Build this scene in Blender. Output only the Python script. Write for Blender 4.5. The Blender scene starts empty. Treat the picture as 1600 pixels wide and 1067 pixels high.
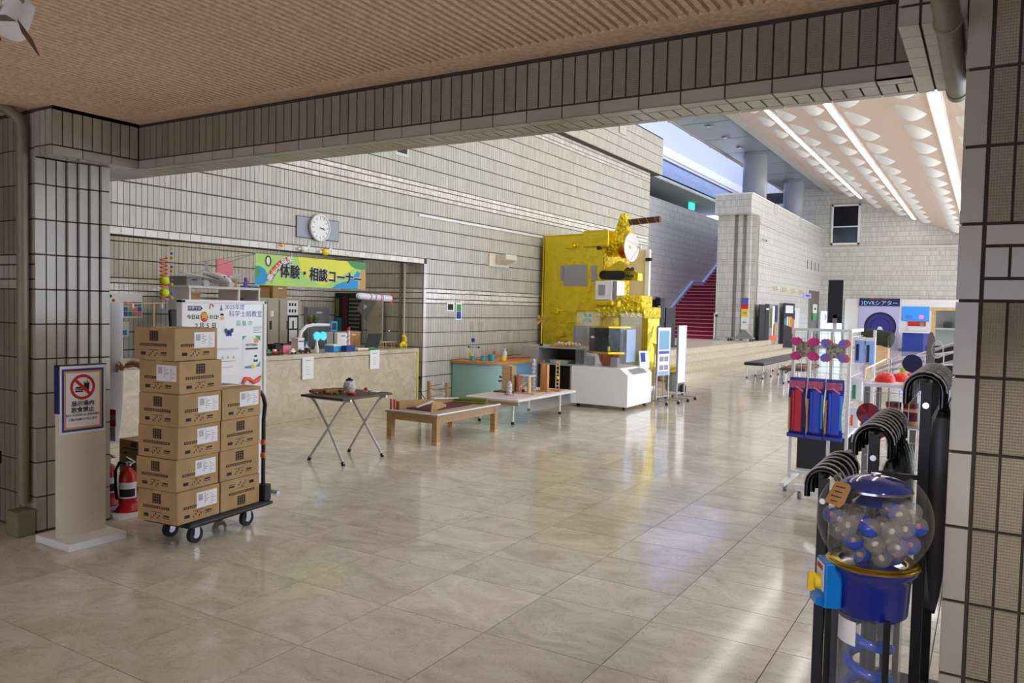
import bpy, math, random
from mathutils import Vector, Matrix
random.seed(7)
S = bpy.context.scene
COL = S.collection
PI = math.pi
# ---------------------------------------------------------------- camera
def _cam():
    yaw, pit, rol = math.radians(-31.2556), math.radians(-2.479), math.radians(1.2686)
    F = Vector((math.sin(yaw)*math.cos(pit), math.cos(yaw)*math.cos(pit), math.sin(pit)))
    Rt = Vector((math.cos(yaw), -math.sin(yaw), 0)); U = Rt.cross(F)
    R2 = Rt*math.cos(rol)+U*math.sin(rol); U2 = U*math.cos(rol)-Rt*math.sin(rol)
    c = bpy.data.cameras.new('camera'); o = bpy.data.objects.new('camera', c); COL.objects.link(o)
    c.sensor_width = 36; c.lens = 36*1225.89/1600; c.clip_start = .05; c.clip_end = 200
    o.matrix_world = Matrix(((R2.x,U2.x,-F.x,0),(R2.y,U2.y,-F.y,0),(R2.z,U2.z,-F.z,1.5),(0,0,0,1)))
    S.camera = o
_cam()
# ---------------------------------------------------------------- light levels
EXPOSURE = 0.0
STRIP = 10.5          # hall ceiling light strips
ALCOVE = 20.0         # tube light over the counter
COVE = 3.0           # cove light on the upper floor
ENTRANCE = 40.0      # daylight through the entrance glazing behind the viewer
DOWN = 84.0           # ceiling downlights of the entrance room
HALLWIN = 600.0       # daylight through the glazing on the hall's right side
SPOT = 150.0           # added unseen spotlight that brightens the right pillar
w = bpy.data.worlds.new('World'); S.world = w; w.use_nodes = True
w.node_tree.nodes['Background'].inputs[0].default_value = (.58,.68,1.0,1)   # overcast sky over the skylight
w.node_tree.nodes['Background'].inputs[1].default_value = 3.3
S.view_settings.view_transform = 'Standard'; S.view_settings.look = 'None'
S.view_settings.exposure = EXPOSURE; S.view_settings.gamma = 1
S.view_settings.use_curve_mapping = False
S.cycles.max_bounces = 8; S.cycles.diffuse_bounces = 4; S.cycles.glossy_bounces = 3; S.cycles.transmission_bounces = 4; S.cycles.transparent_max_bounces = 12; S.cycles.sample_clamp_indirect = 6
def area(name, loc, rot, sx, sy, power, col=(1,1,1)):
    l = bpy.data.lights.new(name, 'AREA'); l.shape = 'RECTANGLE'; l.size = sx; l.size_y = sy; l.energy = power; l.color = col
    o = bpy.data.objects.new(name, l); COL.objects.link(o); o.location = loc; o.rotation_euler = rot
    return o
# daylight coming in through the glazed entrance wall (window_1) behind the viewer
area('entrance_daylight', (-2.2,-4.9,.75), (math.radians(90),0,0), 6.0, 1.2, ENTRANCE, (1,.9,.76))
area('hall_daylight', (3.36,21.3,1.75), (0,math.radians(90),0), 2.3, 33.0, HALLWIN, (.90,.96,1))
# ---------------------------------------------------------------- materials
def lin(c):
    return tuple(((v/255)/12.92 if v/255 <= .04045 else ((v/255+.055)/1.055)**2.4) for v in c)+(1,)
MATS = {}
def N(t, k, **kw):
    n = t.nodes.new(k)
    for a, b in kw.items(): setattr(n, a, b)
    return n
def mat(name, col, rough=.5, metal=0, noise=0, nscale=8, bump=0, bscale=40, emis=0, trans=0, alpha=1, coat=0, stretch=None, col2=None):
    if name in MATS: return MATS[name]
    m = bpy.data.materials.new(name); m.use_nodes = True; t = m.node_tree; b = t.nodes['Principled BSDF']
    I = b.inputs
    I['Base Color'].default_value = lin(col); I['Roughness'].default_value = rough; I['Metallic'].default_value = metal
    if emis: I['Emission Color'].default_value = lin(col); I['Emission Strength'].default_value = emis
    if trans: I['Transmission Weight'].default_value = trans; I['IOR'].default_value = 1.2
    if coat: I['Coat Weight'].default_value = coat; I['Coat Roughness'].default_value = .08
    if alpha < 1: I['Alpha'].default_value = alpha
    if noise or bump:
        g = N(t,'ShaderNodeNewGeometry'); src = g.outputs['Position']
        if stretch:
            mp = N(t,'ShaderNodeMapping'); mp.inputs['Scale'].default_value = stretch; t.links.new(src, mp.inputs[0]); src = mp.outputs[0]
    if noise:
        n = N(t,'ShaderNodeTexNoise'); n.inputs['Scale'].default_value = nscale; n.inputs['Detail'].default_value = 5
        t.links.new(src, n.inputs['Vector'])
        r = N(t,'ShaderNodeValToRGB'); e = r.color_ramp.elements
        e[0].position = .3; e[1].position = .7
        c2 = col2 or tuple(max(0, v*(1-noise)) for v in col)
        e[0].color = lin(c2); e[1].color = lin(tuple(min(255, v*(1+noise*.35)) for v in col))
        t.links.new(n.outputs[0], r.inputs[0]); t.links.new(r.outputs[0], I['Base Color'])
    if bump:
        n2 = N(t,'ShaderNodeTexNoise'); n2.inputs['Scale'].default_value = bscale; n2.inputs['Detail'].default_value = 4
        t.links.new(src, n2.inputs['Vector'])
        bp = N(t,'ShaderNodeBump'); bp.inputs['Strength'].default_value = bump; bp.inputs['Distance'].default_value = .02
        t.links.new(n2.outputs[0], bp.inputs['Height']); t.links.new(bp.outputs[0], I['Normal'])
    MATS[name] = m
    return m
def rnd_node(t):
    """0..1 value that differs per object and, on joined meshes, per face (attribute 'tint')"""
    oi = N(t,'ShaderNodeObjectInfo'); at = N(t,'ShaderNodeAttribute', attribute_name='tint')
    a = N(t,'ShaderNodeMath', operation='ADD'); t.links.new(oi.outputs['Random'], a.inputs[0]); t.links.new(at.outputs['Fac'], a.inputs[1])
    f = N(t,'ShaderNodeMath', operation='FRACT'); t.links.new(a.outputs[0], f.inputs[0])
    return f.outputs[0]
def tile_mat(name, col, rough, vary=.14, ribs=0):
    m = bpy.data.materials.new(name); m.use_nodes = True; t = m.node_tree; b = t.nodes['Principled BSDF']
    r = rnd_node(t); mp = N(t,'ShaderNodeMapRange'); mp.inputs[3].default_value = 1-vary; mp.inputs[4].default_value = 1+vary*.6
    t.links.new(r, mp.inputs[0])
    g = N(t,'ShaderNodeNewGeometry'); n = N(t,'ShaderNodeTexNoise'); n.inputs['Scale'].default_value = 9; n.inputs['Detail'].default_value = 4
    t.links.new(g.outputs['Position'], n.inputs['Vector'])
    m2 = N(t,'ShaderNodeMapRange'); m2.inputs[3].default_value = .88; m2.inputs[4].default_value = 1.1; t.links.new(n.outputs[0], m2.inputs[0])
    mu = N(t,'ShaderNodeMath', operation='MULTIPLY'); t.links.new(mp.outputs[0], mu.inputs[0]); t.links.new(m2.outputs[0], mu.inputs[1])
    mx = N(t,'ShaderNodeMix', data_type='RGBA', blend_type='MULTIPLY'); mx.inputs[0].default_value = 1
    mx.inputs[6].default_value = lin(col); cb = N(t,'ShaderNodeCombineColor')
    for k in range(3): t.links.new(mu.outputs[0], cb.inputs[k])
    t.links.new(cb.outputs[0], mx.inputs[7]); t.links.new(mx.outputs[2], b.inputs['Base Color'])
    b.inputs['Roughness'].default_value = rough
    if ribs:   # combed face: fine vertical and horizontal lines
        sp = N(t,'ShaderNodeSeparateXYZ'); t.links.new(g.outputs['Position'], sp.inputs[0])
        hs = []
        for k, fr in ((0, ribs), (1, ribs), (2, ribs*.8)):
            q = N(t,'ShaderNodeMath', operation='MULTIPLY'); q.inputs[1].default_value = fr; t.links.new(sp.outputs[k], q.inputs[0])
            s = N(t,'ShaderNodeMath', operation='SINE'); t.links.new(q.outputs[0], s.inputs[0]); hs.append(s.outputs[0])
        a1 = N(t,'ShaderNodeMath', operation='ADD'); t.links.new(hs[0], a1.inputs[0]); t.links.new(hs[1], a1.inputs[1])
        a2 = N(t,'ShaderNodeMath', operation='MULTIPLY_ADD'); a2.inputs[1].default_value = .8; t.links.new(hs[2], a2.inputs[0]); t.links.new(a1.outputs[0], a2.inputs[2])
        bp = N(t,'ShaderNodeBump'); bp.inputs['Strength'].default_value = .35; bp.inputs['Distance'].default_value = .003
        t.links.new(a2.outputs[0], bp.inputs['Height']); t.links.new(bp.outputs[0], b.inputs['Normal'])
    MATS[name] = m
    return m
def brick_mat(name, axis, col, joint, uw=.063, vh=.2195):
    """far tiled walls: upright tiles, joints aligned, a band of small tiles every seventh row"""
    m = bpy.data.materials.new(name); m.use_nodes = True; t = m.node_tree; b = t.nodes['Principled BSDF']
    g = N(t,'ShaderNodeNewGeometry'); sp = N(t,'ShaderNodeSeparateXYZ'); t.links.new(g.outputs['Position'], sp.inputs[0])
    def M(op, a, c=None, v=None):
        n = N(t,'ShaderNodeMath', operation=op); t.links.new(a, n.inputs[0])
        if c is not None: t.links.new(c, n.inputs[1])
        if v is not None: n.inputs[1].default_value = v
        return n.outputs[0]
    U = M('DIVIDE', sp.outputs[axis], v=uw); V = M('DIVIDE', sp.outputs[2], v=vh)
    fu = M('FRACT', M('ADD', U, v=1000.)); fv = M('FRACT', M('ADD', V, v=100.))
    ju = M('LESS_THAN', fu, v=.10); jv = M('LESS_THAN', fv, v=.055)
    k7 = M('LESS_THAN', M('FRACT', M('DIVIDE', M('FLOOR', M('ADD', V, v=.0)), v=7.)), v=.05)
    th = M('LESS_THAN', M('ABSOLUTE', M('SUBTRACT', M('ABSOLUTE', M('SUBTRACT', fv, v=.5)), v=.2)), v=.03)
    j = M('MAXIMUM', M('MAXIMUM', ju, jv), M('MULTIPLY', k7, th))
    wn = N(t,'ShaderNodeTexWhiteNoise', noise_dimensions='2D'); cb = N(t,'ShaderNodeCombineXYZ')
    t.links.new(M('FLOOR', U), cb.inputs[0]); t.links.new(M('FLOOR', V), cb.inputs[1]); t.links.new(cb.outputs[0], wn.inputs[0])
    r = N(t,'ShaderNodeMapRange'); r.inputs[3].default_value = .86; r.inputs[4].default_value = 1.06; t.links.new(wn.outputs[0], r.inputs[0])
    c3 = N(t,'ShaderNodeCombineColor')
    for k in range(3): t.links.new(r.outputs[0], c3.inputs[k])
    mx = N(t,'ShaderNodeMix', data_type='RGBA', blend_type='MULTIPLY'); mx.inputs[0].default_value = 1; mx.inputs[6].default_value = lin(col)
    t.links.new(c3.outputs[0], mx.inputs[7])
    m2 = N(t,'ShaderNodeMix', data_type='RGBA'); t.links.new(j, m2.inputs[0]); t.links.new(mx.outputs[2], m2.inputs[6]); m2.inputs[7].default_value = lin(joint)
    t.links.new(m2.outputs[2], b.inputs['Base Color']); b.inputs['Roughness'].default_value = .4
    bp = N(t,'ShaderNodeBump', invert=True); bp.inputs['Distance'].default_value = .006; bp.inputs['Strength'].default_value = .6
    t.links.new(j, bp.inputs['Height']); t.links.new(bp.outputs[0], b.inputs['Normal'])
    MATS[name] = m
    return m
def stone_mat(name, c0, c1, c2, rough, scale=3.0, perobj=True, crack=True, squash=(1,2.2,1)):
    m = bpy.data.materials.new(name); m.use_nodes = True; t = m.node_tree; b = t.nodes['Principled BSDF']
    g = N(t,'ShaderNodeNewGeometry'); src = g.outputs['Position']
    if perobj:
        r = rnd_node(t); q = N(t,'ShaderNodeMath', operation='MULTIPLY'); q.inputs[1].default_value = 37; t.links.new(r, q.inputs[0])
        va = N(t,'ShaderNodeVectorMath', operation='ADD'); t.links.new(src, va.inputs[0]); t.links.new(q.outputs[0], va.inputs[1]); src = va.outputs[0]
    mp = N(t,'ShaderNodeMapping'); mp.inputs['Scale'].default_value = squash; mp.inputs['Rotation'].default_value = (0,0,.35); t.links.new(src, mp.inputs[0]); src = mp.outputs[0]
    n = N(t,'ShaderNodeTexNoise'); n.inputs['Scale'].default_value = scale; n.inputs['Detail'].default_value = 8; n.inputs['Roughness'].default_value = .62; n.inputs['Distortion'].default_value = 1.6
    t.links.new(src, n.inputs['Vector'])
    rp = N(t,'ShaderNodeValToRGB'); e = rp.color_ramp.elements; e[0].position = .3; e[0].color = lin(c0); e[1].position = .72; e[1].color = lin(c2)
    k = e.new(.5); k.color = lin(c1); t.links.new(n.outputs[0], rp.inputs[0]); out = rp.outputs[0]
    if crack:
        v = N(t,'ShaderNodeTexNoise'); v.inputs['Scale'].default_value = scale*2.1; v.inputs['Detail'].default_value = 6; v.inputs['Distortion'].default_value = 2.5; t.links.new(src, v.inputs['Vector'])
        s = N(t,'ShaderNodeMath', operation='SUBTRACT'); s.inputs[1].default_value = .5; t.links.new(v.outputs[0], s.inputs[0])
        a = N(t,'ShaderNodeMath', operation='ABSOLUTE'); t.links.new(s.outputs[0], a.inputs[0])
        mr = N(t,'ShaderNodeMapRange'); mr.inputs[1].default_value = 0; mr.inputs[2].default_value = .02; mr.inputs[3].default_value = .35; mr.inputs[4].default_value = 0; t.links.new(a.outputs[0], mr.inputs[0])
        mx = N(t,'ShaderNodeMix', data_type='RGBA'); t.links.new(mr.outputs[0], mx.inputs[0]); t.links.new(out, mx.inputs[6]); mx.inputs[7].default_value = lin(tuple(x*.72 for x in c0)); out = mx.outputs[2]
    if perobj:
        m3 = N(t,'ShaderNodeMapRange'); m3.inputs[3].default_value = .9; m3.inputs[4].default_value = 1.05; t.links.new(r, m3.inputs[0])
        cb = N(t,'ShaderNodeCombineColor')
        for i in range(3): t.links.new(m3.outputs[0], cb.inputs[i])
        mm = N(t,'ShaderNodeMix', data_type='RGBA', blend_type='MULTIPLY'); mm.inputs[0].default_value = 1; t.links.new(out, mm.inputs[6]); t.links.new(cb.outputs[0], mm.inputs[7]); out = mm.outputs[2]
    t.links.new(out, b.inputs['Base Color']); b.inputs['Roughness'].default_value = rough
    MATS[name] = m
    return m
# ---------------------------------------------------------------- mesh helpers
class MB:
    def __init__(s): s.v = []; s.f = []; s.m = []; s.cur = 0
    def add(s, vs, fs):
        o = len(s.v); s.v += [tuple(p) for p in vs]; s.f += [tuple(i+o for i in f) for f in fs]; s.m += [s.cur]*len(fs); return s
    def mi(s, i): s.cur = i; return s
    def box(s, x0, x1, y0, y1, z0, z1, M=None):
        vs = [Vector(p) for p in ((x0,y0,z0),(x1,y0,z0),(x1,y1,z0),(x0,y1,z0),(x0,y0,z1),(x1,y0,z1),(x1,y1,z1),(x0,y1,z1))]
        if M: vs = [M @ p for p in vs]
        return s.add(vs, [(0,3,2,1),(4,5,6,7),(0,1,5,4),(1,2,6,5),(2,3,7,6),(3,0,4,7)])
    def cb(s, c, sz, rz=0, rx=0, ry=0):
        M = Matrix.Translation(c) @ Matrix.Rotation(rz,4,'Z') @ Matrix.Rotation(ry,4,'Y') @ Matrix.Rotation(rx,4,'X')
        a, b, d = sz[0]/2, sz[1]/2, sz[2]/2
        return s.box(-a,a,-b,b,-d,d,M)
    def cyl(s, p, q, r, r2=None, n=12):
        p, q = Vector(p), Vector(q); r2 = r if r2 is None else r2
        d = (q-p).normalized(); a = d.orthogonal().normalized(); b = d.cross(a)
        vs = [p+(a*math.cos(i*2*PI/n)+b*math.sin(i*2*PI/n))*r for i in range(n)]+[q+(a*math.cos(i*2*PI/n)+b*math.sin(i*2*PI/n))*r2 for i in range(n)]
        fs = [(i,(i+1)%n,n+(i+1)%n,n+i) for i in range(n)]+[tuple(reversed(range(n))),tuple(range(n,2*n))]
        return s.add(vs, fs)
    def tube(s, pts, r, n=8, closed=False):
        pts = [Vector(p) for p in pts]; k = len(pts); rings = []; a = None
        for i, p in enumerate(pts):
            if closed: d = pts[(i+1)%k]-pts[i-1]
            else: d = pts[min(i+1,k-1)]-pts[max(i-1,0)]
            d.normalize()
            a = d.orthogonal().normalized() if a is None else (a-d*a.dot(d)).normalized()
            b = d.cross(a); rr = r[i] if isinstance(r, (list,tuple)) else r
            rings.append([p+(a*math.cos(j*2*PI/n)+b*math.sin(j*2*PI/n))*rr for j in range(n)])
        vs = [q for g in rings for q in g]; fs = []
        for i in range(k if closed else k-1):
            i2 = (i+1)%k
            fs += [(i*n+j, i*n+(j+1)%n, i2*n+(j+1)%n, i2*n+j) for j in range(n)]
        if not closed: fs += [tuple(reversed(range(n))), tuple(range((k-1)*n, k*n))]
        return s.add(vs, fs)
    def lathe(s, prof, c=(0,0,0), n=24, M=None, a0=0, a1=2*PI):
        c = Vector(c); vs = []; full = abs(a1-a0-2*PI) < 1e-4; cols = n if full else n+1
        for i in range(cols):
            a = a0+(a1-a0)*i/n
            for r, z in prof:
                p = Vector((r*math.cos(a), r*math.sin(a), z)); vs.append((M @ p if M else p)+c)
        k = len(prof); fs = []
        for i in range(n):
            i2 = (i+1)%cols
            fs += [(i*k+j, i2*k+j, i2*k+j+1, i*k+j+1) for j in range(k-1)]
        return s.add(vs, fs)
    def sph(s, c, r, n=12, sc=(1,1,1), M=None):
        prof = [(max(1e-4,math.cos(t)*r), math.sin(t)*r) for t in [(-PI/2)+PI*i/(n//2) for i in range(n//2+1)]]
        MM = Matrix.Diagonal((*sc,1))
        if M: MM = M @ MM
        return s.lathe(prof, c, n, MM)
    def prism(s, poly, o, u, v, d):
        """outline poly (2-D) in the frame o + a*u + b*v, thickness d along u x v"""
        o, u, v = Vector(o), Vector(u), Vector(v); w = u.cross(v).normalized()*d; n = len(poly)
        vs = [o+u*a+v*b for a, b in poly]+[o+u*a+v*b+w for a, b in poly]
        fs = [tuple(reversed(range(n))), tuple(range(n,2*n))]+[(i,(i+1)%n,n+(i+1)%n,n+i) for i in range(n)]
        return s.add(vs, fs)
    def xf(s, M): s.v = [tuple(M @ Vector(p)) for p in s.v]; return s
def ob(name, mb, m, parent=None, smooth=0, bevel=0, tint=False, label=None):
    me = bpy.data.meshes.new(name)
    vs = mb.v
    xs = [p[0] for p in vs]; ys = [p[1] for p in vs]; zs = [p[2] for p in vs]
    c = Vector(((min(xs)+max(xs))/2, (min(ys)+max(ys))/2, min(zs)))
    me.from_pydata([(p[0]-c.x,p[1]-c.y,p[2]-c.z) for p in vs], [], mb.f)
    ms = m if isinstance(m, (list,tuple)) else [m]
    for x in ms: me.materials.append(MATS[x] if isinstance(x, str) else x)
    if len(ms) > 1: me.polygons.foreach_set('material_index', mb.m)
    if tint:
        at = me.attributes.new('tint','FLOAT','FACE'); per = tint if isinstance(tint, int) and tint > 1 else 1
        vals = []; r = 0
        for i in range(len(mb.f)):
            if i % per == 0: r = random.random()
            vals.append(r)
        at.data.foreach_set('value', vals)
    if smooth:
        me.polygons.foreach_set('use_smooth', [True]*len(me.polygons)); me.set_sharp_from_angle(angle=math.radians(smooth))
    me.update()
    o = bpy.data.objects.new(name, me); COL.objects.link(o)
    if parent is not None:
        o.parent = parent; o.location = c-WP[parent]
    else: o.location = c
    WP[o] = c
    if bevel:
        b = o.modifiers.new('bevel','BEVEL'); b.width = bevel; b.segments = 2; b.limit_method = 'ANGLE'
    if label: o['label'] = label
    return o
WP = {}
def tag(o, label, cat, group=None):
    o['label'] = label; o['category'] = cat
    if group: o['group'] = group
    return o
def thing(name, label, cat, loc=(0,0,0), group=None):
    o = bpy.data.objects.new(name, None); COL.objects.link(o); o.location = loc; o.empty_display_size = .1
    WP[o] = Vector(loc)
    return tag(o, label, cat, group)
def struct(name, mb=None, m=None, loc=(0,0,0), **kw):
    if mb is None:
        o = bpy.data.objects.new(name, None); COL.objects.link(o); o.location = loc; WP[o] = Vector(loc)
    else: o = ob(name, mb, m, **kw)
    o['kind'] = 'structure'
    return o
def piece(name, me, loc, parent, rot=None):
    """one more object on shared mesh data, at a world position under parent"""
    o = bpy.data.objects.new(name, me); COL.objects.link(o); o.parent = parent; o.location = Vector(loc)-WP[parent]
    if rot is not None: o.rotation_euler = rot
    WP[o] = Vector(loc)
    return o
def mesh(name, mb, m, smooth=0):
    me = bpy.data.meshes.new(name); me.from_pydata(mb.v, [], mb.f); ms = m if isinstance(m, (list,tuple)) else [m]
    for x in ms: me.materials.append(MATS[x] if isinstance(x, str) else x)
    if len(ms) > 1: me.polygons.foreach_set('material_index', mb.m)
    if smooth:
        me.polygons.foreach_set('use_smooth', [True]*len(me.polygons)); me.set_sharp_from_angle(angle=math.radians(smooth))
    me.update(); return me
def dup(root, off, label=None, group=None, rz=None):
    r = root.copy(); COL.objects.link(r); r.location = root.location+Vector(off); WP[r] = WP[root]+Vector(off)
    if rz is not None: r.rotation_euler.z += rz
    if label: r['label'] = label
    if group: r['group'] = group
    for ch in list(root.children):
        c = ch.copy(); COL.objects.link(c); c.parent = r; WP[c] = WP[ch]+Vector(off)
        for gch in list(ch.children):
            d = gch.copy(); COL.objects.link(d); d.parent = c
    return r
FR = {'+X': ((0,1,0),(0,0,1)), '-Y': ((1,0,0),(0,0,1)), '+Z': ((1,0,0),(0,1,0)), '-X': ((0,-1,0),(0,0,1)), '+Y': ((-1,0,0),(0,0,1))}
def txt(body, size, loc, face, m, parent, name='lettering', al='CENTER', bold=0, ex=.0006, sx=1, roll=0, sp=1.0):
    """flat lettering; face = frame key or (right, up) vectors; loc = centre (or left end) of the line"""
    cu = bpy.data.curves.new(name,'FONT'); cu.body = body; cu.size = size; cu.align_x = al; cu.align_y = 'CENTER'
    cu.resolution_u = 2; cu.space_character = sp
    t = bpy.data.objects.new('t', cu); COL.objects.link(t)
    dg = bpy.context.evaluated_depsgraph_get(); me = bpy.data.meshes.new_from_object(t.evaluated_get(dg))
    bpy.data.objects.remove(t); bpy.data.curves.remove(cu)
    me.materials.clear(); me.materials.append(MATS[m] if isinstance(m,str) else m)
    u, v = FR[face] if isinstance(face, str) else face
    u, v = Vector(u).normalized(), Vector(v).normalized(); n = u.cross(v).normalized()
    R = Matrix(((u.x*sx,v.x,n.x,0),(u.y*sx,v.y,n.y,0),(u.z*sx,v.z,n.z,0),(0,0,0,1)))
    if roll: R = R @ Matrix.Rotation(roll,4,'Z')
    if bold:      # heavier strokes: the outline laid over itself, shifted a little each way
        k = len(me.vertices); vs = [v_.co.copy() for v_ in me.vertices]; fs = [tuple(p_.vertices) for p_ in me.polygons]; nv, nf = [], []
        for i in range(8):
            dx, dy = bold*size*math.cos(i*PI/4), bold*size*math.sin(i*PI/4)
            nv += [(c_.x+dx, c_.y+dy, c_.z+i*max(.00012,size*.0025)) for c_ in vs]; nf += [tuple(a_+i*k for a_ in f_) for f_ in fs]
        mt_ = me.materials[0]; bpy.data.meshes.remove(me); me = bpy.data.meshes.new(name); me.from_pydata(nv, [], nf); me.materials.append(mt_)
    me.transform(R); me.name = name
    o = bpy.data.objects.new(name, me); COL.objects.link(o); o.parent = parent
    p = Vector(loc)+n*ex; o.location = p-WP[parent]; WP[o] = p
    return o
def flat(name, m, face, c, wd, ht, parent=None, th=.002, label=None, roll=0, bevel=0, smooth=0):
    """thin sheet with thickness, centred at c on a face"""
    u, v = FR[face] if isinstance(face, str) else face
    u, v = Vector(u), Vector(v)
    if roll: u, v = u*math.cos(roll)+v*math.sin(roll), v*math.cos(roll)-u*math.sin(roll)
    b = MB().prism([(-wd/2,-ht/2),(wd/2,-ht/2),(wd/2,ht/2),(-wd/2,ht/2)], c, u, v, th)
    return ob(name, b, m, parent, bevel=bevel, label=label, smooth=smooth)
# ================================================================ the setting
tile_mat('tile_plain', (172,166,151), .22, .10)
tile_mat('tile_comb', (142,132,112), .3, .14, ribs=900)
tile_mat('tile_hall', (192,190,178), .36, .10)
tile_mat('tile_trim', (222,218,208), .16, .14)
mat('joint', (62,52,44), .9); mat('joint_floor', (96,84,70), .9); mat('joint_hall', (84,76,66), .9)
brick_mat('far_tile_x', 1, (214,213,206), (160,156,146)); brick_mat('far_tile_y', 0, (210,208,198), (154,150,138))
stone_mat('floor_stone', (189,179,160), (210,202,185), (226,221,208), .11, 2.4, squash=(1,1.5,1))
stone_mat('counter_stone', (186,172,144), (202,189,162), (216,205,182), .25, 4.5, perobj=False, squash=(1,1,1.3))
stone_mat('step_stone', (196,182,152), (216,204,178), (232,224,204), .3, 5, perobj=True)
mat('plaster', (250,216,184), .9, noise=.12, nscale=40, bump=.25, bscale=160)
mat('paint_grey', (128,122,98), .45, noise=.05); mat('white_paint', (232,230,226), .5); mat('hall_ceiling', (230,208,194), .75)
mat('scallop', (246,244,240), .7); mat('lavender', (186,186,214), .8); mat('panel_grey', (150,152,158), .25); mat('beam_grey', (186,182,172), .5)
mat('white_gloss', (238,238,240), .2); mat('black', (14,14,16), .5); mat('black_gloss', (10,10,12), .15); mat('chrome', (200,200,205), .18, 1)
mat('steel', (176,178,182), .3, 1); mat('soffit_dark', (120,112,116), .7); mat('glass_dark', (46,58,66), .08, coat=.5)
mat('strip_light', (250,252,248), emis=STRIP); mat('strip_side', (236,226,220), .6); mat('tube_light', (255,248,236), emis=ALCOVE); mat('cove_light', (226,255,236), emis=COVE)
mat('down_light', (255,236,208), emis=DOWN)
def clear_mat(name, col, alpha=.18, rough=.05):
    m = bpy.data.materials.new(name); m.use_nodes = True; t = m.node_tree; t.nodes.remove(t.nodes['Principled BSDF'])
    tr = N(t,'ShaderNodeBsdfTransparent'); gl = N(t,'ShaderNodeBsdfPrincipled'); gl.inputs['Base Color'].default_value = lin(col); gl.inputs['Roughness'].default_value = rough
    tr.inputs[0].default_value = (.97,.97,.97,1)
    fr = N(t,'ShaderNodeLayerWeight'); fr.inputs[0].default_value = .5; pw = N(t,'ShaderNodeMath', operation='POWER'); pw.inputs[1].default_value = 4; t.links.new(fr.outputs['Facing'], pw.inputs[0]); ad = N(t,'ShaderNodeMath', operation='MULTIPLY_ADD'); ad.inputs[1].default_value = .4; ad.inputs[2].default_value = alpha; t.links.new(pw.outputs[0], ad.inputs[0]); ad.use_clamp = True
    mx = N(t,'ShaderNodeMixShader'); t.links.new(ad.outputs[0], mx.inputs[0]); t.links.new(tr.outputs[0], mx.inputs[1]); t.links.new(gl.outputs[0], mx.inputs[2])
    t.links.new(mx.outputs[0], t.nodes['Material Output'].inputs[0]); MATS[name] = m
    return m
clear_mat('acrylic', (235,242,245), .02); clear_mat('film', (225,228,232), .12, .2); clear_mat('cover_film', (232,234,236), .035, .15); clear_mat('globe_glass', (190,188,184), .05, .03); clear_mat('pane_blue_reflect', (70,110,170), .55, .05)
RH, TW = .2195, .063
def tilebox(mb, face, p, a0, a1, z0, z1, th=.007):
    """one tile lying on a wall plane; face +X/-X: plane X=p, a = Y; face -Y/+Y: plane Y=p, a = X"""
    if face == '+X': mb.box(p, p+th, a0, a1, z0, z1)
    elif face == '-X': mb.box(p-th, p, a0, a1, z0, z1)
    elif face == '-Y': mb.box(a0, a1, p-th, p, z0, z1)
    elif face == '+Y': mb.box(a0, a1, p, p+th, z0, z1)
    elif face == '-Z': mb.box(a0, a1, z0, z1, p-th, p)
_tm = {}
def tile(parent, face, p, a0, a1, z0, z1, m='tile_plain', name='tile', th=.007):
    """a tile as a part of its own, sharing mesh data by size"""
    wd, ht = round(a1-a0,4), round(z1-z0,4); key = (face, wd, ht, m, th)
    if key not in _tm:
        b = MB(); tilebox(b, face, 0, -wd/2, wd/2, -ht/2, ht/2, th); _tm[key] = mesh(name, b, m)
    c = {'X': (p, (a0+a1)/2, (z0+z1)/2), 'Y': ((a0+a1)/2, p, (z0+z1)/2), 'Z': ((a0+a1)/2, (z0+z1)/2, p)}[face[1]]
    return piece(name, _tm[key], c, parent)
JU, JV = .0075, .0095
def tile_rows(a0, a1, ks, zoff=0., g=JU, gv=JV, tw=TW, trims=True):
    """yield (a0,a1,z0,z1,kind) for rows ks between a0 and a1, with the small-tile band every seventh row"""
    n = max(1, round((a1-a0)/tw)); pt = (a1-a0)/n
    for k in ks:
        z = k*RH+zoff
        if trims and k % 7 == 0 and k > 0:
            h = RH
            for i in range(0, n, 2):
                e = min(i+2, n)
                yield (a0+i*pt+g/2, a0+e*pt-g/2, z+gv/2, z+.29*h-gv/2, 't')
                yield (a0+i*pt+g/2, a0+e*pt-g/2, z+.71*h+gv/2, z+h-gv/2, 't')
            for i in range(n): yield (a0+i*pt+g/2, a0+(i+1)*pt-g/2, z+.29*h+gv/2, z+.71*h-gv/2, 't')
        else:
            for i in range(n): yield (a0+i*pt+g/2, a0+(i+1)*pt-g/2, z+gv/2, z+RH-gv/2, 'r')
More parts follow.
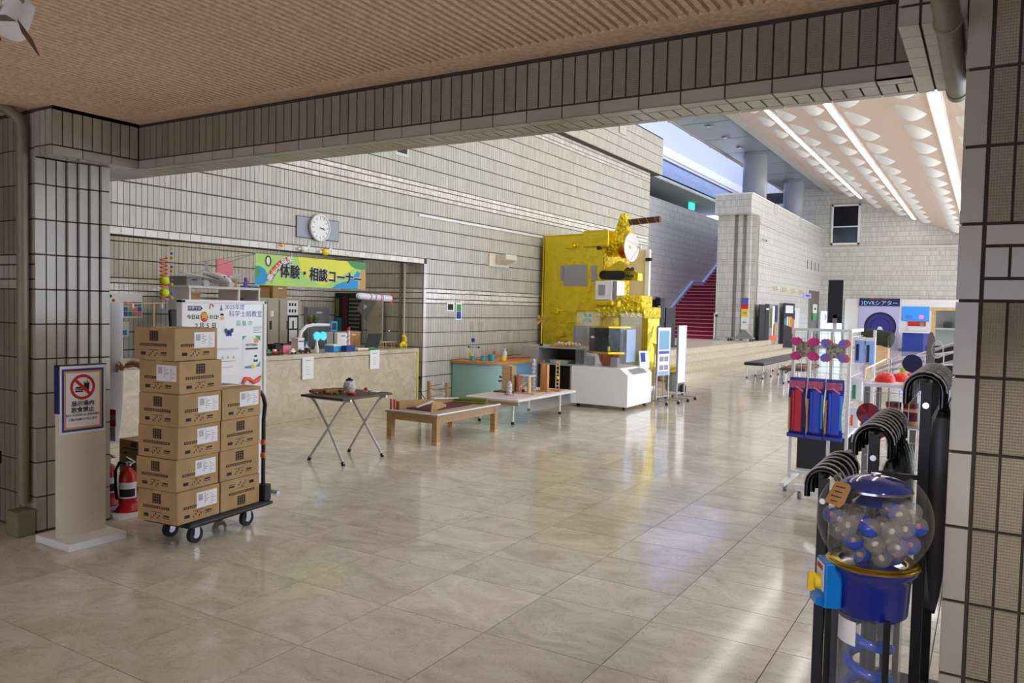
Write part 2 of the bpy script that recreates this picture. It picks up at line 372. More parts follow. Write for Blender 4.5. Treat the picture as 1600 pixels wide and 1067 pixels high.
def wall_stuff(parent, face, p, a0, a1, ks, m='tile_hall', cut=None, zoff=0, zmax=None, g=.004, name='wall_tiles', trims=True, gv=.012):
    A, B = MB(), MB()
    for (u0,u1,z0,z1,kd) in tile_rows(a0, a1, ks, zoff, g, gv, TW, trims):
        if zmax and z1 > zmax: continue
        if cut and cut(u0,u1,z0,z1): continue
        b = B if kd == 't' else A
        b.cur = 0
        # five faces only
        th = .006
        if face == '+X': q = [(p,u0,z0),(p,u1,z0),(p,u1,z1),(p,u0,z1)]; d = (th,0,0)
        elif face == '-X': q = [(p,u1,z0),(p,u0,z0),(p,u0,z1),(p,u1,z1)]; d = (-th,0,0)
        elif face == '-Y': q = [(u0,p,z0),(u1,p,z0),(u1,p,z1),(u0,p,z1)]; d = (0,-th,0)
        else: q = [(u1,p,z0),(u0,p,z0),(u0,p,z1),(u1,p,z1)]; d = (0,th,0)
        s = .0015
        f = [(a+d[0]+(0 if d[0] else (s if i in (0,3) else -s)*(1 if face != '+Y' else -1)), bb+d[1]+(0 if d[1] else (s if i in (0,3) else -s)*(1 if face != '-X' else -1)), c+(s if i < 2 else -s)) for i, (a,bb,c) in enumerate(q)]
        b.add(q+f, [(4,5,6,7),(0,1,5,4),(1,2,6,5),(2,3,7,6),(3,0,4,7)])
    for b, mm, nm in ((A, m, name), (B, 'tile_trim' if m == 'tile_hall' else m, 'band_tiles')):
        if b.f:
            o = ob(nm, b, mm, parent, tint=5); o['kind'] = 'stuff'
# ---- floor
fl = struct('floor', MB().box(-13,4,-5.2,40,-.12,-.005), 'joint_floor')
GX, FX = .5915, -1.34
def in_view(x, y):
    yaw = math.radians(-31.2556); d = x*math.sin(yaw)+y*math.cos(yaw); r = x*math.cos(yaw)-y*math.sin(yaw)
    return d > .6 and abs(r/d) < .70 and 1.5/d < .52
cells = []
for i in range(-20, 9):
    x0 = FX+i*GX
    for j in range(-15, 0):
        cells.append((x0, 3.557+j*.5695, GX, .5695))
    for j in range(0, 92):
        cells.append((x0, 3.557+j*.3955, GX, .3955))
vis = sorted([c for c in cells if in_view(c[0]+c[2]/2, c[1]+c[3]/2) and c[0] > -7.4], key=lambda c: (c[0]+c[2]/2)**2+(c[1]+c[3]/2)**2)
near = set(vis[:290]); tmesh = {}
for c in vis[:290]:
    k = round(c[3],3)
    if k not in tmesh:
        g = .0022; tmesh[k] = mesh('floor_tile', MB().box(-c[2]/2+g,c[2]/2-g,-c[3]/2+g,c[3]/2-g,-.02,0), 'floor_stone')
    piece('floor_tile', tmesh[k], (c[0]+c[2]/2, c[1]+c[3]/2, 0), fl)
b = MB(); g = .0022
for c in cells:
    if c in near or c[0] < -10.6 or c[0]+c[2] > 4: continue
    x0,x1,y0,y1 = c[0]+g, c[0]+c[2]-g, c[1]+g, c[1]+c[3]-g
    b.add([(x0,y0,-.02),(x1,y0,-.02),(x1,y1,-.02),(x0,y1,-.02),(x0,y0,0),(x1,y0,0),(x1,y1,0),(x0,y1,0)], [(4,5,6,7),(0,1,5,4),(1,2,6,5),(2,3,7,6),(3,0,4,7)])
o = ob('floor_tiles', b, 'floor_stone', fl, tint=5); o['kind'] = 'stuff'
# ---- entrance room: ceiling with ribs
ce = struct('ceiling', MB().box(-9.5,3.5,-5.2,3.4,2.686,2.76), 'plaster')
b = MB().box(-9.5,-4.92,2.47,2.66,2.668,2.69).box(-4.92,-4.76,2.47,3.24,2.668,2.69).box(-4.76,-.26,3.06,3.24,2.668,2.69).box(-.26,3.5,2.47,2.66,2.668,2.69).box(-.38,-.26,2.47,3.24,2.668,2.69)
ob('ceiling_border', b, 'plaster', ce)
RP = .0425
for nm, x0, x1, y1 in (('a',-7.9,-4.80,2.47),('b',-4.76,-.38,3.06),('c',-.36,2.4,2.47)):
    me = mesh('ceiling_rib', MB().box(-.0115,.0115,-3.6-y1,0,0,.022), 'plaster')
    x = x0+RP/2
    while x < x1:
        piece('ceiling_rib', me, (x,y1,2.668), ce); x += RP
# remaining shell of the entrance room (behind and beside the viewer)
struct('wall_back', MB().box(-9.5,-5.4,-5.2,-5.05,0,2.7).box(1.0,3.5,-5.2,-5.05,0,2.7).box(-5.4,1.0,-5.2,-5.05,2.45,2.7), 'white_paint')
wn = struct('window_1', MB().box(-5.4,-5.32,-5.2,-5.08,0,2.45).box(.92,1,-5.2,-5.08,0,2.45).box(-2.25,-2.15,-5.2,-5.08,0,2.45).box(-5.4,1,-5.2,-5.08,0,.12).box(-5.4,1,-5.2,-5.08,2.4,2.45), 'steel')
ob('pane', MB().box(-5.33,.95,-5.15,-5.14,.1,2.42), 'acrylic', wn)
struct('wall_side_right', MB().box(3.4,3.5,-5.2,4.5,0,4).box(3.4,3.5,38,39,0,4).box(3.4,3.5,4.5,38,0,.55).box(3.4,3.5,4.5,38,2.95,4), 'far_tile_x')
w4 = struct('window_4', MB().box(3.42,3.5,4.5,38,.55,.62).box(3.42,3.5,4.5,38,2.88,2.95), 'steel')
for i in range(13): ob('mullion', MB().box(3.42,3.5,4.5+i*2.59,4.58+i*2.59,.55,2.95), 'steel', w4)
ob('pane', MB().box(3.45,3.46,4.5,38,.6,2.9), 'acrylic', w4)
struct('wall_side_left', MB().box(-9.5,-9.4,-5.2,2.7,0,2.7), 'tile_plain')
# ---- entrance wall, left: wall end, stepped pier
Y0, XP = 2.66, -5.115
wl = struct('wall_entrance_left', MB().box(-9.5,XP,Y0,3.10,0,2.37).box(-9.5,-4.932,Y0,3.47,2.38,2.69), 'joint')
for (a0,a1,z0,z1,kd) in tile_rows(-5.93, XP+.004, range(0,12), .012):
    if kd == 'r' and a1 > XP-.02: tile(wl,'-Y',Y0,a0,a1,z0,z1,'tile_plain')
    elif z1 < 2.7: tile(wl,'-Y',Y0,a0,a1,z0,z1,'tile_comb' if kd == 'r' else 'tile_plain')
for j in range(7):
    xs = XP+max(0,j-2)*.019
    if j > 2: ob('pier_rib', MB().box(XP-.05,xs-.004,Y0+j*TW+.006,Y0+(j+1)*TW-.004,0,2.37), 'joint', wl)
    for k in range(0,11):
        z0 = k*RH+.012+JV/2; z1 = min((k+1)*RH+.012-JV/2, 2.366)
        if z1-z0 > .05: tile(wl,'+X',xs-(.019 if j > 2 else 0),Y0+j*TW+(.001 if j else -.007),Y0+(j+1)*TW-JU,z0,z1,'tile_plain',th=.026 if j > 2 else .007)
# ---- header beam with return blocks and soffit
ZB, ZM, ZT, Y1, Y2 = 2.373, 2.432, 2.65, 3.23, 3.48
XL, XR = -4.925, -.274
hd = struct('wall_header', MB().box(-5.2,.4,Y1+.007,Y2,ZB+.007,2.69).box(-5.2,.4,Y2,Y2+.35,2.55,9.2).box(-5.1,XL-.007,Y0+.007,Y1+.01,ZB+.007,2.69).box(XR+.007,3.5,Y0+.007,Y1+.01,ZB+.007,2.69), 'joint')
n = 74; pt = (XR-XL)/n
for i in range(n): tile(hd,'-Y',Y1+.007,XL+i*pt+JU/2,XL+(i+1)*pt-JU/2,ZM+.004,ZT-.004,'tile_comb')
for i in range(0,n,3):
    e = min(i+3,n); a0, a1 = XL+i*pt+.003, XL+e*pt-.003
    tile(hd,'-Y',Y1+.007,a0,a1,ZB,ZM-.004,'tile_plain','trim_tile')
    tile(hd,'-Z',ZB+.007,a0,a1,Y1,Y1+.07,'tile_plain','trim_tile')
    tile(hd,'-Z',ZB+.007,a0,a1,Y2-.045,Y2,'tile_plain','trim_tile')
for i in range(n): tile(hd,'-Z',ZB+.007,XL+i*pt+.004,XL+(i+1)*pt-.004,Y1+.077,Y2-.052,'tile_plain','soffit_tile')
for i in range(9):
    y = Y0+i*TW; tile(hd,'+X',XL-.007,y+JU/2,y+TW-JU/2,ZM+.004,ZT-.004,'tile_plain')
for i in range(3):
    y = Y0+i*.19; tile(hd,'+X',XL-.007,y+.003,y+.187,ZB,ZM-.004,'tile_plain','trim_tile')
    tile(hd,'-Z',ZB+.007,XP+.02,XL,y+.003,y+.187,'tile_plain','soffit_tile')
tile(hd,'-Z',ZB+.007,XP+.02,XL,Y1+.003,Y2,'tile_plain','soffit_tile')
for i in range(5): tile(hd,'-Z',ZB+.007,XP-.02-.12*(i+1),XP+.015-.12*i,3.11,Y2,'tile_plain','soffit_tile')
for i in range(3):
    x = XP+i*TW; tile(hd,'-Y',Y0,x+.004,x+TW-.003,ZM+.004,ZT-.004,'tile_plain'); tile(hd,'-Y',Y0,x+.004,x+TW-.003,ZB,ZM-.004,'tile_plain','trim_tile')
for i in range(3):     # right return block
    x = XR+i*TW; tile(hd,'-Y',Y0+.007,x+.002,x+TW-.006,ZB,ZM-.004,'tile_plain','trim_tile'); tile(hd,'-Y',Y0+.007,x+.002,x+TW-.006,ZM+.004,ZT,'tile_plain')
    for j in range(5): tile(hd,'-Z',ZB+.007,x+.002,x+TW-.006,Y0+j*.114+.002,Y0+(j+1)*.114-.002,'tile_plain','soffit_tile')
for i in range(3): tile(hd,'-Z',ZB+.007,XR+i*TW+.002,XR+(i+1)*TW-.006,Y1+.002,Y2,'tile_plain','soffit_tile')
# ---- entrance wall, right: the pillar
YP, XQ = 2.62, -.083
wr = struct('wall_entrance_right', MB().box(XQ+.005,3.5,YP,3.2,0,2.69), 'joint')
for k in range(0,12):
    z0, z1 = k*RH+.012+JV/2, (k+1)*RH+.012-JV/2
    tile(wr,'-Y',YP,XQ,XQ+TW-JU,z0,z1,'tile_plain')
    tile(wr,'-X',XQ+.005,YP-.005,YP+.05,z0,z1,'tile_plain')
for (a0,a1,z0,z1,kd) in tile_rows(XQ+TW, XQ+TW*13, range(0,12), .012): tile(wr,'-Y',YP,a0,a1,z0,z1,'tile_comb' if kd == 'r' else 'tile_plain')
wall_stuff(wr,'-X',XQ+.005,YP+.06,3.2,range(0,12),'tile_plain',zoff=.012)
# ---- hall: left wall with the counter opening
HX = -7.18; OY0, OY1, OZ = 3.75, 9.26, 2.125
wh = struct('wall_left', MB().box(-7.5,HX,OY1,18.12,0,4.84).box(-7.5,HX,3.48,OY1,OZ,4.84).box(-7.5,HX,3.48,OY0,0,OZ).box(-7.7,-7.06,3.48,18.62,4.84,5.75), 'joint_hall')
wall_stuff(wh,'+X',HX,OY1+.07,18.12,range(0,22))
wall_stuff(wh,'+X',HX,3.48,OY1+.07,range(10,22))
wall_stuff(wh,'+X',-7.06,3.48,18.62,range(22,26),zoff=.015)
wall_stuff(wh,'-Y',3.49+15.13,-7.7,-7.06,range(22,26),zoff=.015)
wall_stuff(wh,'+Y',18.12,-7.5,-7.18,range(0,22))
wall_stuff(wh,'-Y',OY1,-7.5,-7.19,range(0,10))
n = 43; p = (OY1-OY0)/n
for i in range(n): tile(wh,'+X',HX,OY0+i*p+.003,OY0+(i+1)*p-.003,OZ-.005,10*RH-.005,'tile_trim','trim_tile',.012)
for k in range(10): tile(wh,'+X',HX,OY1+.002,OY1+.066,k*RH+.004,min((k+1)*RH-.004,OZ-.008) if k == 9 else (k+1)*RH-.004,'tile_trim','trim_tile',.012)
ob('parapet_notch', MB().box(-7.08,-7.02,15.9,16.25,5.35,5.78), 'tile_hall', wh)
struct('trim_1', MB().box(HX+.006,HX+.03,9.1,14.5,2.80,2.835), 'white_paint')
# alcove behind the counter
wa = struct('wall_alcove_back', MB().box(-9.1,-9.0,3.48,9.4,0,2.9), 'joint'); wall_stuff(wa,'+X',-9.0,3.5,9.3,range(0,13))
ws = struct('wall_alcove_side', MB().box(-9.0,-7.5,9.3,9.42,0,2.9), 'joint'); wall_stuff(ws,'-Y',9.3,-9.0,-7.19,range(0,13))
struct('ceiling_alcove', MB().box(-9.1,-7.3,3.48,9.42,2.62,2.7), 'white_paint')
tl = thing('ceiling_tube_lamp','white fluorescent tube lamp on the alcove ceiling over the counter','lamp',(-8.0,6.5,2.55))
ob('housing', MB().box(-8.07,-7.93,5.2,8.8,2.585,2.62), 'white_paint', tl); ob('tube', MB().cyl((-8,5.25,2.565),(-8,8.75,2.565),.018), 'tube_light', tl)
# ---- platform, stairs and the pier beside them
pf = struct('floor_platform', loc=(-8,22,0))
for i in range(4):
    z = .14*i; xe = -5.6-.31*i; ya, yb = 16.4+.33*i, 29.6-.42*i
    ob('step', MB().box(-10.4,xe,ya,yb,z,z+.125), 'step_stone', pf); ob('nosing', MB().box(-10.4,xe+.02,ya-.01,yb+.02,z+.125,z+.14), 'step_stone', pf)
mat('carpet_red', (150,22,52), .95, noise=.12, nscale=60); mat('nosing_grey', (206,186,196), .4)
st = struct('stairs', loc=(-9.2,26.65,.56))
BX, SX1, RI, TR = -10.4, -8.06, .134, .30
sm = mesh('stair_step', MB().box(0,SX1-BX,0,TR+.02,-.3,RI-.018), 'carpet_red'); nm = mesh('nosing', MB().box(0,SX1-BX,-.015,.05,RI-.018,RI), 'nosing_grey')
y, z = 26.65, .56
for i in range(29):
    piece('stair_step', sm, (BX,y,z), st); piece('nosing', nm, (BX,y,z), st)
    y += TR; z += RI
    if i == 14:
        ob('landing', MB().box(BX,SX1,y-.01,y+1.3,z-.3,z), 'carpet_red', st); y += 1.25
ob('stringer', MB().prism([(26.4,.56),(26.6,.72),(31.1,2.74),(32.4,2.74),(36.6,4.65),(36.6,.56)], (BX,0,0), (0,1,0), (0,0,1), .10), 'lavender', st)
struct('wall_stair_left', MB().box(-10.6,BX,18.12,39,0,5.55), 'far_tile_x')
struct('ceiling_upper', MB().box(-15,BX,18,39,6.33,6.45), 'soffit_dark'); struct('wall_upper_back', MB().box(-15.1,-15,18,39,4,9), 'soffit_dark')
ob_ = struct('floor_upper', MB().box(-15,-10.6,18,39,5.2,5.35), 'soffit_dark')
cl = thing('cove_light_strip','pale green cove light along the top of the bluish stair wall','lamp',(-11,28,5.6)); ob('light_bar', MB().box(-10.9,-10.72,18.3,38.6,5.36,5.5), 'cove_light', cl)
# clerestory glazing, light well wall, grey ceiling panel, beam
wg = struct('window_2', MB().box(BX-.06,BX+.05,18,39,6.30,6.36).box(BX-.06,BX+.08,18,39,7.02,7.12).box(BX-.02,BX+.12,18,39,7.12,7.44), 'white_paint')
for i in range(14): ob('pane', MB().box(BX-.02,BX,18.05+i*1.5,19.5+i*1.5,6.36,7.02), 'pane_blue_reflect', wg)  # blue reflected in the clerestory glass is put into the pane colour
struct('wall_upper_left', MB().box(BX-.2,BX,3.5,39,7.44,9.3).box(BX-.2,BX,3.5,18.1,0,7.44), 'lavender')
struct('wall_upper_front', MB().box(-10.6,-5.1,3.5,3.7,2.7,9.3), 'white_paint')
cp = struct('ceiling_panel', MB().box(-8.6,-6.72,3.6,38.9,7.34,7.46), 'panel_grey')
for i in range(12):
    ob('panel_joint', MB().box(-8.6,-6.72,9+i*2.5,9.015+i*2.5,7.336,7.34), 'black', cp)
struct('trim_2', MB().box(-6.72,-6.45,3.6,38.9,7.16,7.46).box(-8.66,-8.58,3.6,38.9,7.30,7.62), 'beam_grey')
mat('joist', (214,176,184), .6)
for i in range(11): struct('trim_%d' % (3+i), MB().box(-8.95,-8.58,15.3+i*2.15,15.42+i*2.15,7.46,7.66), 'joist')
for k, y in enumerate((24.4,26.2,28.0,30.0)):
    d = thing('downlight',('nearest','second','third','farthest')[k]+' round chrome downlight in the grey panel ceiling above the stairs','lamp',(-7.75,y,7.33),'downlights in the grey ceiling panel')
    ob('rim', MB().lathe([(.14,.01),(.15,-.03),(.10,-.05),(.09,.0)],(-7.75,y,7.34),16), 'chrome', d, smooth=40); ob('lens', MB().cyl((-7.75,y,7.335),(-7.75,y,7.32),.09), 'white_gloss', d)
# round columns
for k, (x,y) in enumerate(((-7.55,29.35),(-7.55,35.95))):
    b = MB().lathe([(.001,5.2),(.43,5.2),(.43,7.3),(.40,7.3),(.40,7.36)],(x,y,0),32)
    c = struct('column', b, 'panel_grey', smooth=40)
    ob('collar', MB().lathe([(.435,7.18),(.445,7.2),(.435,7.22)],(x,y,0),32), 'panel_grey', c, smooth=40)
# pier between stairs and hall
PX0, PX1, PY = -8.06, -6.8, 26.7
b = MB().box(PX0,-7.5,PY,38.9,0,4.80).box(-7.5,PX1,27.2,38.9,0,4.8)
wp = struct('wall_stair_right', b, ['far_tile_y'])
wp.data.materials.append(MATS['far_tile_x'])
for f in wp.data.polygons:
    if abs(f.normal.x) > .5: f.material_index = 1
for i in range(5): ob('pier_flute', MB().box(-7.5+i*.14,-7.5+(i+1)*.14,PY+(.18 if i % 2 == 0 else .0),27.25,0,4.8), 'far_tile_y', wp)
o = ob('parapet', MB().box(-8.12,-6.9,26.5,38.9,4.80,5.45), ['far_tile_y','far_tile_x'], wp)
for f in o.data.polygons:
    if abs(f.normal.x) > .5: f.material_index = 1
ob('coping', MB().box(-8.14,-6.86,26.48,38.9,5.45,5.5), 'white_paint', wp)
for y in (29.6,34.0): ob('parapet_notch', MB().box(-6.9,-6.84,y,y+.4,5.15,5.5), 'tile_trim', wp)
mat('doorway_shade', (112,104,98), .6)
dr = struct('door_1', MB().box(PX1-.02,PX1+.012,36.2,38.6,0,2.55), 'doorway_shade')  # flat sheet whose dark colour stands in for shade in the doorway recess
# far wall
wf = struct('wall_far', MB().box(-10.6,3.5,38.9,39.1,0,9.3), 'far_tile_y'); ob('dark_slot', MB().box(-10.3,-8.2,38.86,38.9,6.75,7.25), 'black', wf)
struct('trim_20', MB().box(PX1,PX1+.05,27.2,38.9,4.52,4.6).box(-6.8,3.5,38.84,38.9,4.52,4.62), 'tile_trim')
w3 = struct('window_3', MB().box(-6.42,-6.34,38.8,38.9,4.72,6.56).box(-5.28,-5.2,38.8,38.9,4.72,6.56).box(-6.42,-5.2,38.8,38.9,4.72,4.8).box(-6.42,-5.2,38.8,38.9,6.48,6.56).box(-6.36,-5.26,38.82,38.9,5.52,5.57), 'white_paint')
ob('pane', MB().box(-6.35,-5.27,38.86,38.89,5.55,6.5), 'black_gloss', w3); ob('pane', MB().box(-6.35,-5.27,38.85,38.89,4.78,5.54), 'glass_dark', w3)
# ---- sloped hall ceiling with scallops and light strips
def zc(x): return 7.33-.414*(x+6.75)
b = MB().prism([(-6.6,zc(-6.6)),(3.4,zc(3.4)),(3.4,zc(3.4)+.15),(-6.6,zc(-6.6)+.15)], (0,3.6,0), (1,0,0), (0,0,1), -35.3)
hc = struct('ceiling_hall', b, 'hall_ceiling')
sl = math.atan(-.414)
# scallop: leaf outline, near edge flush with the ceiling, far edge peeled down; a raised lip round the near edge
def scallop():
    b = MB(); L, n, m, W, D = .29, 14, 5, .52, .14; vs = []
    for i in range(n+1):
        t = -1+2*i/n; hw = (1-t*t)*W
        for j in range(m+1):
            s = j/m; vs.append((t*L, -hw*.45+hw*s, -D*(1-t*t)*math.sin(s*PI/2)))
    fs = [(i*(m+1)+j, (i+1)*(m+1)+j, (i+1)*(m+1)+j+1, i*(m+1)+j+1) for i in range(n) for j in range(m)]
    b.add(vs, fs)
    # underside rim thickness towards the back
    bk = [(t*L, (1-t*t)*W*.55, z) for t in [-1+2*i/n for i in range(n+1)] for z in (-D*(1-t*t), .02)]
    b.add(bk, [(2*i,2*i+1,2*i+3,2*i+2) for i in range(n)])
    return b
smesh = mesh('scallop', scallop(), 'scallop', smooth=40)
lines = (-4.95,-2.97,-.85,1.25,2.9)
for cx in lines:
    for sd in (-.47,.5):
        x = cx+sd; ph = 15.2 if abs(cx+.85) < .2 else 15.6
        y = (15.31-9*1.63)+(x+1.36)*-.45
        while y < 38.0:
            if y > 11.5 or cx > -1: piece('scallop', smesh, (x,y,zc(x)+.004), hc, (0,-sl,0))
            y += 1.63
for i, cx in enumerate(lines):
    t = thing('strip_light', ('leftmost long white light strip on the sloped hall ceiling','middle long white light strip on the sloped hall ceiling','long white light strip on the hall ceiling nearest the right pillar','long white light strip on the hall ceiling hidden beyond the right pillar','outermost long white light strip by the hall windows')[i], 'lamp', (cx,20,zc(cx)), 'hall ceiling light strips')
    ye = (36.9,38.4,37.5,37.5,37.5)[i]; M = Matrix.Translation((cx,0,zc(cx))) @ Matrix.Rotation(-sl,4,'Y')
    ob('channel', MB().box(-.12,.12,4.2,ye,-.03,.0,M), 'strip_side', t); ob('diffuser', MB().box(-.065,.065,4.2,ye-.02,-.05,-.03,M), 'strip_light', t)
# ---- counter
ct = struct('counter', loc=(-7.45,6.6,0))
ob('counter_front', MB().box(-7.24,HX+.005,4.0,9.13,.06,.81), 'counter_stone', ct); ob('counter_base', MB().box(-7.24,HX+.012,4.0,9.13,0,.058), 'counter_stone', ct)
ob('counter_top', MB().box(-7.85,HX+.02,4.0,9.14,.815,.87), 'counter_stone', ct, bevel=.004); ob('counter_body', MB().box(-7.6,-7.24,4.0,9.13,0,.812), 'joint', ct)
mat('yellow_tape', (206,196,92), .6); ob('edge_tape', MB().box(HX-.02,HX+.012,9.131,9.17,.1,.865), 'yellow_tape', ct)
# pipes
pp = thing('wall_pipe','beige painted vertical pipe on the dark tiled wall beside the pier','pipe',(-5.16,2.60,0))
ob('pipe', MB().tube([(-5.165,2.605,.2),(-5.165,2.605,2.55),(-5.17,2.59,2.60),(-5.20,2.54,2.645),(-5.22,2.50,2.665)],.034,12), 'paint_grey', pp, smooth=50)
ob('pipe_foot', MB().box(-5.235,-5.095,2.53,2.645,0,.16), 'paint_grey', pp, bevel=.01)
p2 = thing('ceiling_pipe','beige pipe stub with end cap under the beam by the right pillar','pipe',(-.13,3,2.33))
ob('pipe', MB().cyl((-.135,1.6,2.335),(-.135,3.33,2.335),.034,n=16), 'paint_grey', p2, smooth=50); ob('end_cap', MB().cyl((-.135,3.33,2.335),(-.135,3.38,2.335),.037,n=16), 'paint_grey', p2, smooth=50)
ob('collar', MB().cyl((-.135,2.55,2.335),(-.135,2.57,2.335),.038,n=16), 'paint_grey', p2, smooth=50)
# entrance-room downlights (over and behind the viewer)
for k, (x,y) in enumerate(((-2.6,.2),(-4.6,-.6),(-.6,-.6),(-2.6,-2.6))):
    d = thing('ceiling_downlight','round warm downlight in the ribbed entrance ceiling, '+('nearest the opening','left of the middle','right of the middle','nearest the glazing')[k],'lamp',(x,y,2.64),'entrance ceiling downlights')
    ob('rim', MB().lathe([(.10,.03),(.10,0),(.085,-.005),(.08,.03)],(x,y,2.645),20), 'white_paint', d, smooth=40); ob('lens', MB().cyl((x,y,2.665),(x,y,2.652),.08,n=20), 'down_light', d)

# unseen spotlight, added to brighten the foot of the right pillar
ps2 = thing('added_pillar_spotlight','small white spotlight added out of view to brighten the right pillar','lamp',(1.0,.5,2.5)); q = Vector((.30,2.6,.45))-Vector((1.0,.5,2.56)); q.normalize()
ob('spot_can', MB().cyl(Vector((1.0,.5,2.56))-q*.08,Vector((1.0,.5,2.56))+q*.05,.04,n=18), 'white_paint', ps2, smooth=40); ob('spot_stem', MB().cyl((1.0,.5,2.58),(1.0,.5,2.67),.01), 'white_paint', ps2)
l = bpy.data.lights.new('added_pillar_beam','SPOT'); l.energy = SPOT; l.spot_size = math.radians(40); l.spot_blend = .7; l.shadow_soft_size = .04; l.color = (1,.97,.93)
o = bpy.data.objects.new('added_pillar_beam', l); COL.objects.link(o); o.location = Vector((1.0,.5,2.56))+q*.06; o.rotation_euler = q.to_track_quat('-Z','Y').to_euler()
# ================================================================ left foreground
mat('cardboard', (176,144,98), .8, noise=.08, nscale=6, bump=.05, bscale=30); mat('cardboard_dark', (140,104,64), .85)
mat('print_dark', (46,34,26), .8); mat('tape', (188,156,112), .25); mat('label_white', (232,232,234), .5); mat('ink_grey', (150,152,158), .7)
mat('ink_black', (22,22,26), .7); mat('ink_blue', (34,62,150), .6); mat('ink_red', (206,34,40), .6); mat('ink_orange', (222,160,84), .6); mat('navy', (24,30,84), .5)
mat('ink_green', (60,170,140), .6); mat('sky_blue', (60,150,214), .5); mat('paper', (240,240,238), .7); mat('yellow', (240,208,40), .5); mat('ink_purple', (92,88,176), .6)
mat('cream', (222,212,190), .45, noise=.03); mat('rubber', (24,24,26), .7); mat('red_paint', (186,26,34), .3); mat('wood', (188,148,100), .5, noise=.18, nscale=10, stretch=(1,6,6)); mat('wood_pale', (214,178,128), .55, noise=.12, nscale=9, stretch=(1,5,5))
mat('skin', (222,168,140), .5); mat('cloth_navy', (40,48,72), .9); mat('cloth_grey', (96,98,104), .9); mat('hair', (28,22,20), .6)
# ---- sign stand
sg = thing('sign_stand','cream floor sign stand forbidding food and drinks beside the tiled pier','sign',(-4.76,2.74,0))
ob('base', MB().box(-4.94,-4.57,2.56,2.92,0,.045), 'white_paint', sg, bevel=.003)
ob('panel', MB().box(-4.785,-4.74,2.595,2.888,.045,1.088), 'cream', sg, bevel=.003)
ob('blue_cap', MB().box(-4.788,-4.738,2.592,2.60,.80,1.09).box(-4.788,-4.738,2.592,2.891,1.086,1.093), 'navy', sg)
ps = flat('poster','paper','+X',(-4.739,2.738,.879),.278,.415,sg,.002,'white prohibition poster with blue and orange border')
def frame(nm, m, x, y0,y1,z0,z1,t,par): return ob(nm, MB().box(x,x+.0008,y0,y1,z0,z0+t).box(x,x+.0008,y0,y1,z1-t,z1).box(x,x+.0008,y0,y0+t,z0+t,z1-t).box(x,x+.0008,y1-t,y1,z0+t,z1-t), m, par)
frame('blue_border','ink_blue',-4.737,2.61,2.87,.686,1.069,.014,ps); frame('orange_border','ink_orange',-4.737,2.624,2.856,.70,1.055,.012,ps)
XS = -4.7368
ci = lambda r, n=40: [(math.cos(2*PI*i/n)*r, math.sin(2*PI*i/n)*r) for i in range(n)]
b = MB(); n = 40; o_, i_ = ci(.078), ci(.060)
b.add([(XS,2.738+a,.955+c) for a,c in o_]+[(XS,2.738+a,.955+c) for a,c in i_], [(i,(i+1)%n,n+(i+1)%n,n+i) for i in range(n)])
b.add([(XS+.0004,2.738+a,.955+c) for a,c in ((-.050,.035),(-.036,.049),(.050,-.035),(.036,-.049))], [(0,3,2,1),(0,2,3,1)][:1])
b.prism([(-.049,.037),(-.037,.049),(.049,-.037),(.037,-.049)], (XS+.0006,2.738,.955), (0,1,0), (0,0,1), -.0004)
ob('prohibition_ring', b, 'ink_red', ps)
b = MB()
for z0,z1,h in ((.925,.934,.026),(.937,.943,.028),(.946,.957,.024)): b.prism([(-h,z0-.94),(h,z0-.94),(h*.92,z1-.94),(-h*.92,z1-.94)], (XS,2.716,.94), (0,1,0), (0,0,1), .0003)
b.prism([(-.014,-.03),(.014,-.03),(.018,.022),(-.018,.022)], (XS,2.762,.957), (0,1,0), (0,0,1), .0003).prism([(-.02,.024),(.02,.024),(.02,.028),(-.02,.028)], (XS,2.762,.957), (0,1,0), (0,0,1), .0003).prism([(.001,.028),(.004,.028),(.010,.048),(.007,.048)], (XS,2.762,.957), (0,1,0), (0,0,1), .0003)
ob('burger_and_cup', b, 'ink_black', ps)['kind'] = 'stuff'
for s, sz, z, bo in (('展示場内',.036,.852,.02),('飲食禁止',.036,.814,.02),('NO FOOD or DRINKS',.0215,.784,.012),('ご協力お願いいたします',.0165,.757,.012)): txt(s,sz,(XS,2.738,z),'+X','ink_black',ps,bold=bo)
# ---- trolley (turned a little) and its ten cartons
RZ = math.radians(6.5); TM = Matrix.Translation((-4.42,2.872,0)) @ Matrix.Rotation(RZ,4,'Z')
def TP(x,y,z): return TM @ Vector((x,y,z))
tr = thing('platform_trolley','black platform trolley with folding handle carrying stacked cartons','trolley',TP(.18,.36,0))
ob('deck', MB().box(-.02,.36,.10,.80,.112,.150).xf(TM), 'rubber', tr, bevel=.012)
ob('bumper', MB().box(-.03,.37,.088,.812,.120,.142).xf(TM), 'black', tr, bevel=.008)
hp = [(.03,.775,.15),(.03,.775,.70),(.03,.79,.80),(.03,.77,.86),(.03,.745,.89)]
ob('handle', MB().tube([TP(*p) for p in hp]+[TP(.31,p[1],p[2]) for p in reversed(hp)],.014,10), 'black', tr, smooth=50)
for x in (.28,-.02): ob('handle_bracket', MB().box(x,x+.08,.74,.80,.15,.26).xf(TM), 'black', tr, bevel=.006)
mat('orange_plastic',(206,110,30),.4); [ob('lock_lever', MB().box(.30,.335,.755,.775,z,z+.033).xf(TM), 'orange_plastic', tr, bevel=.003) for z in (.44,.53)]
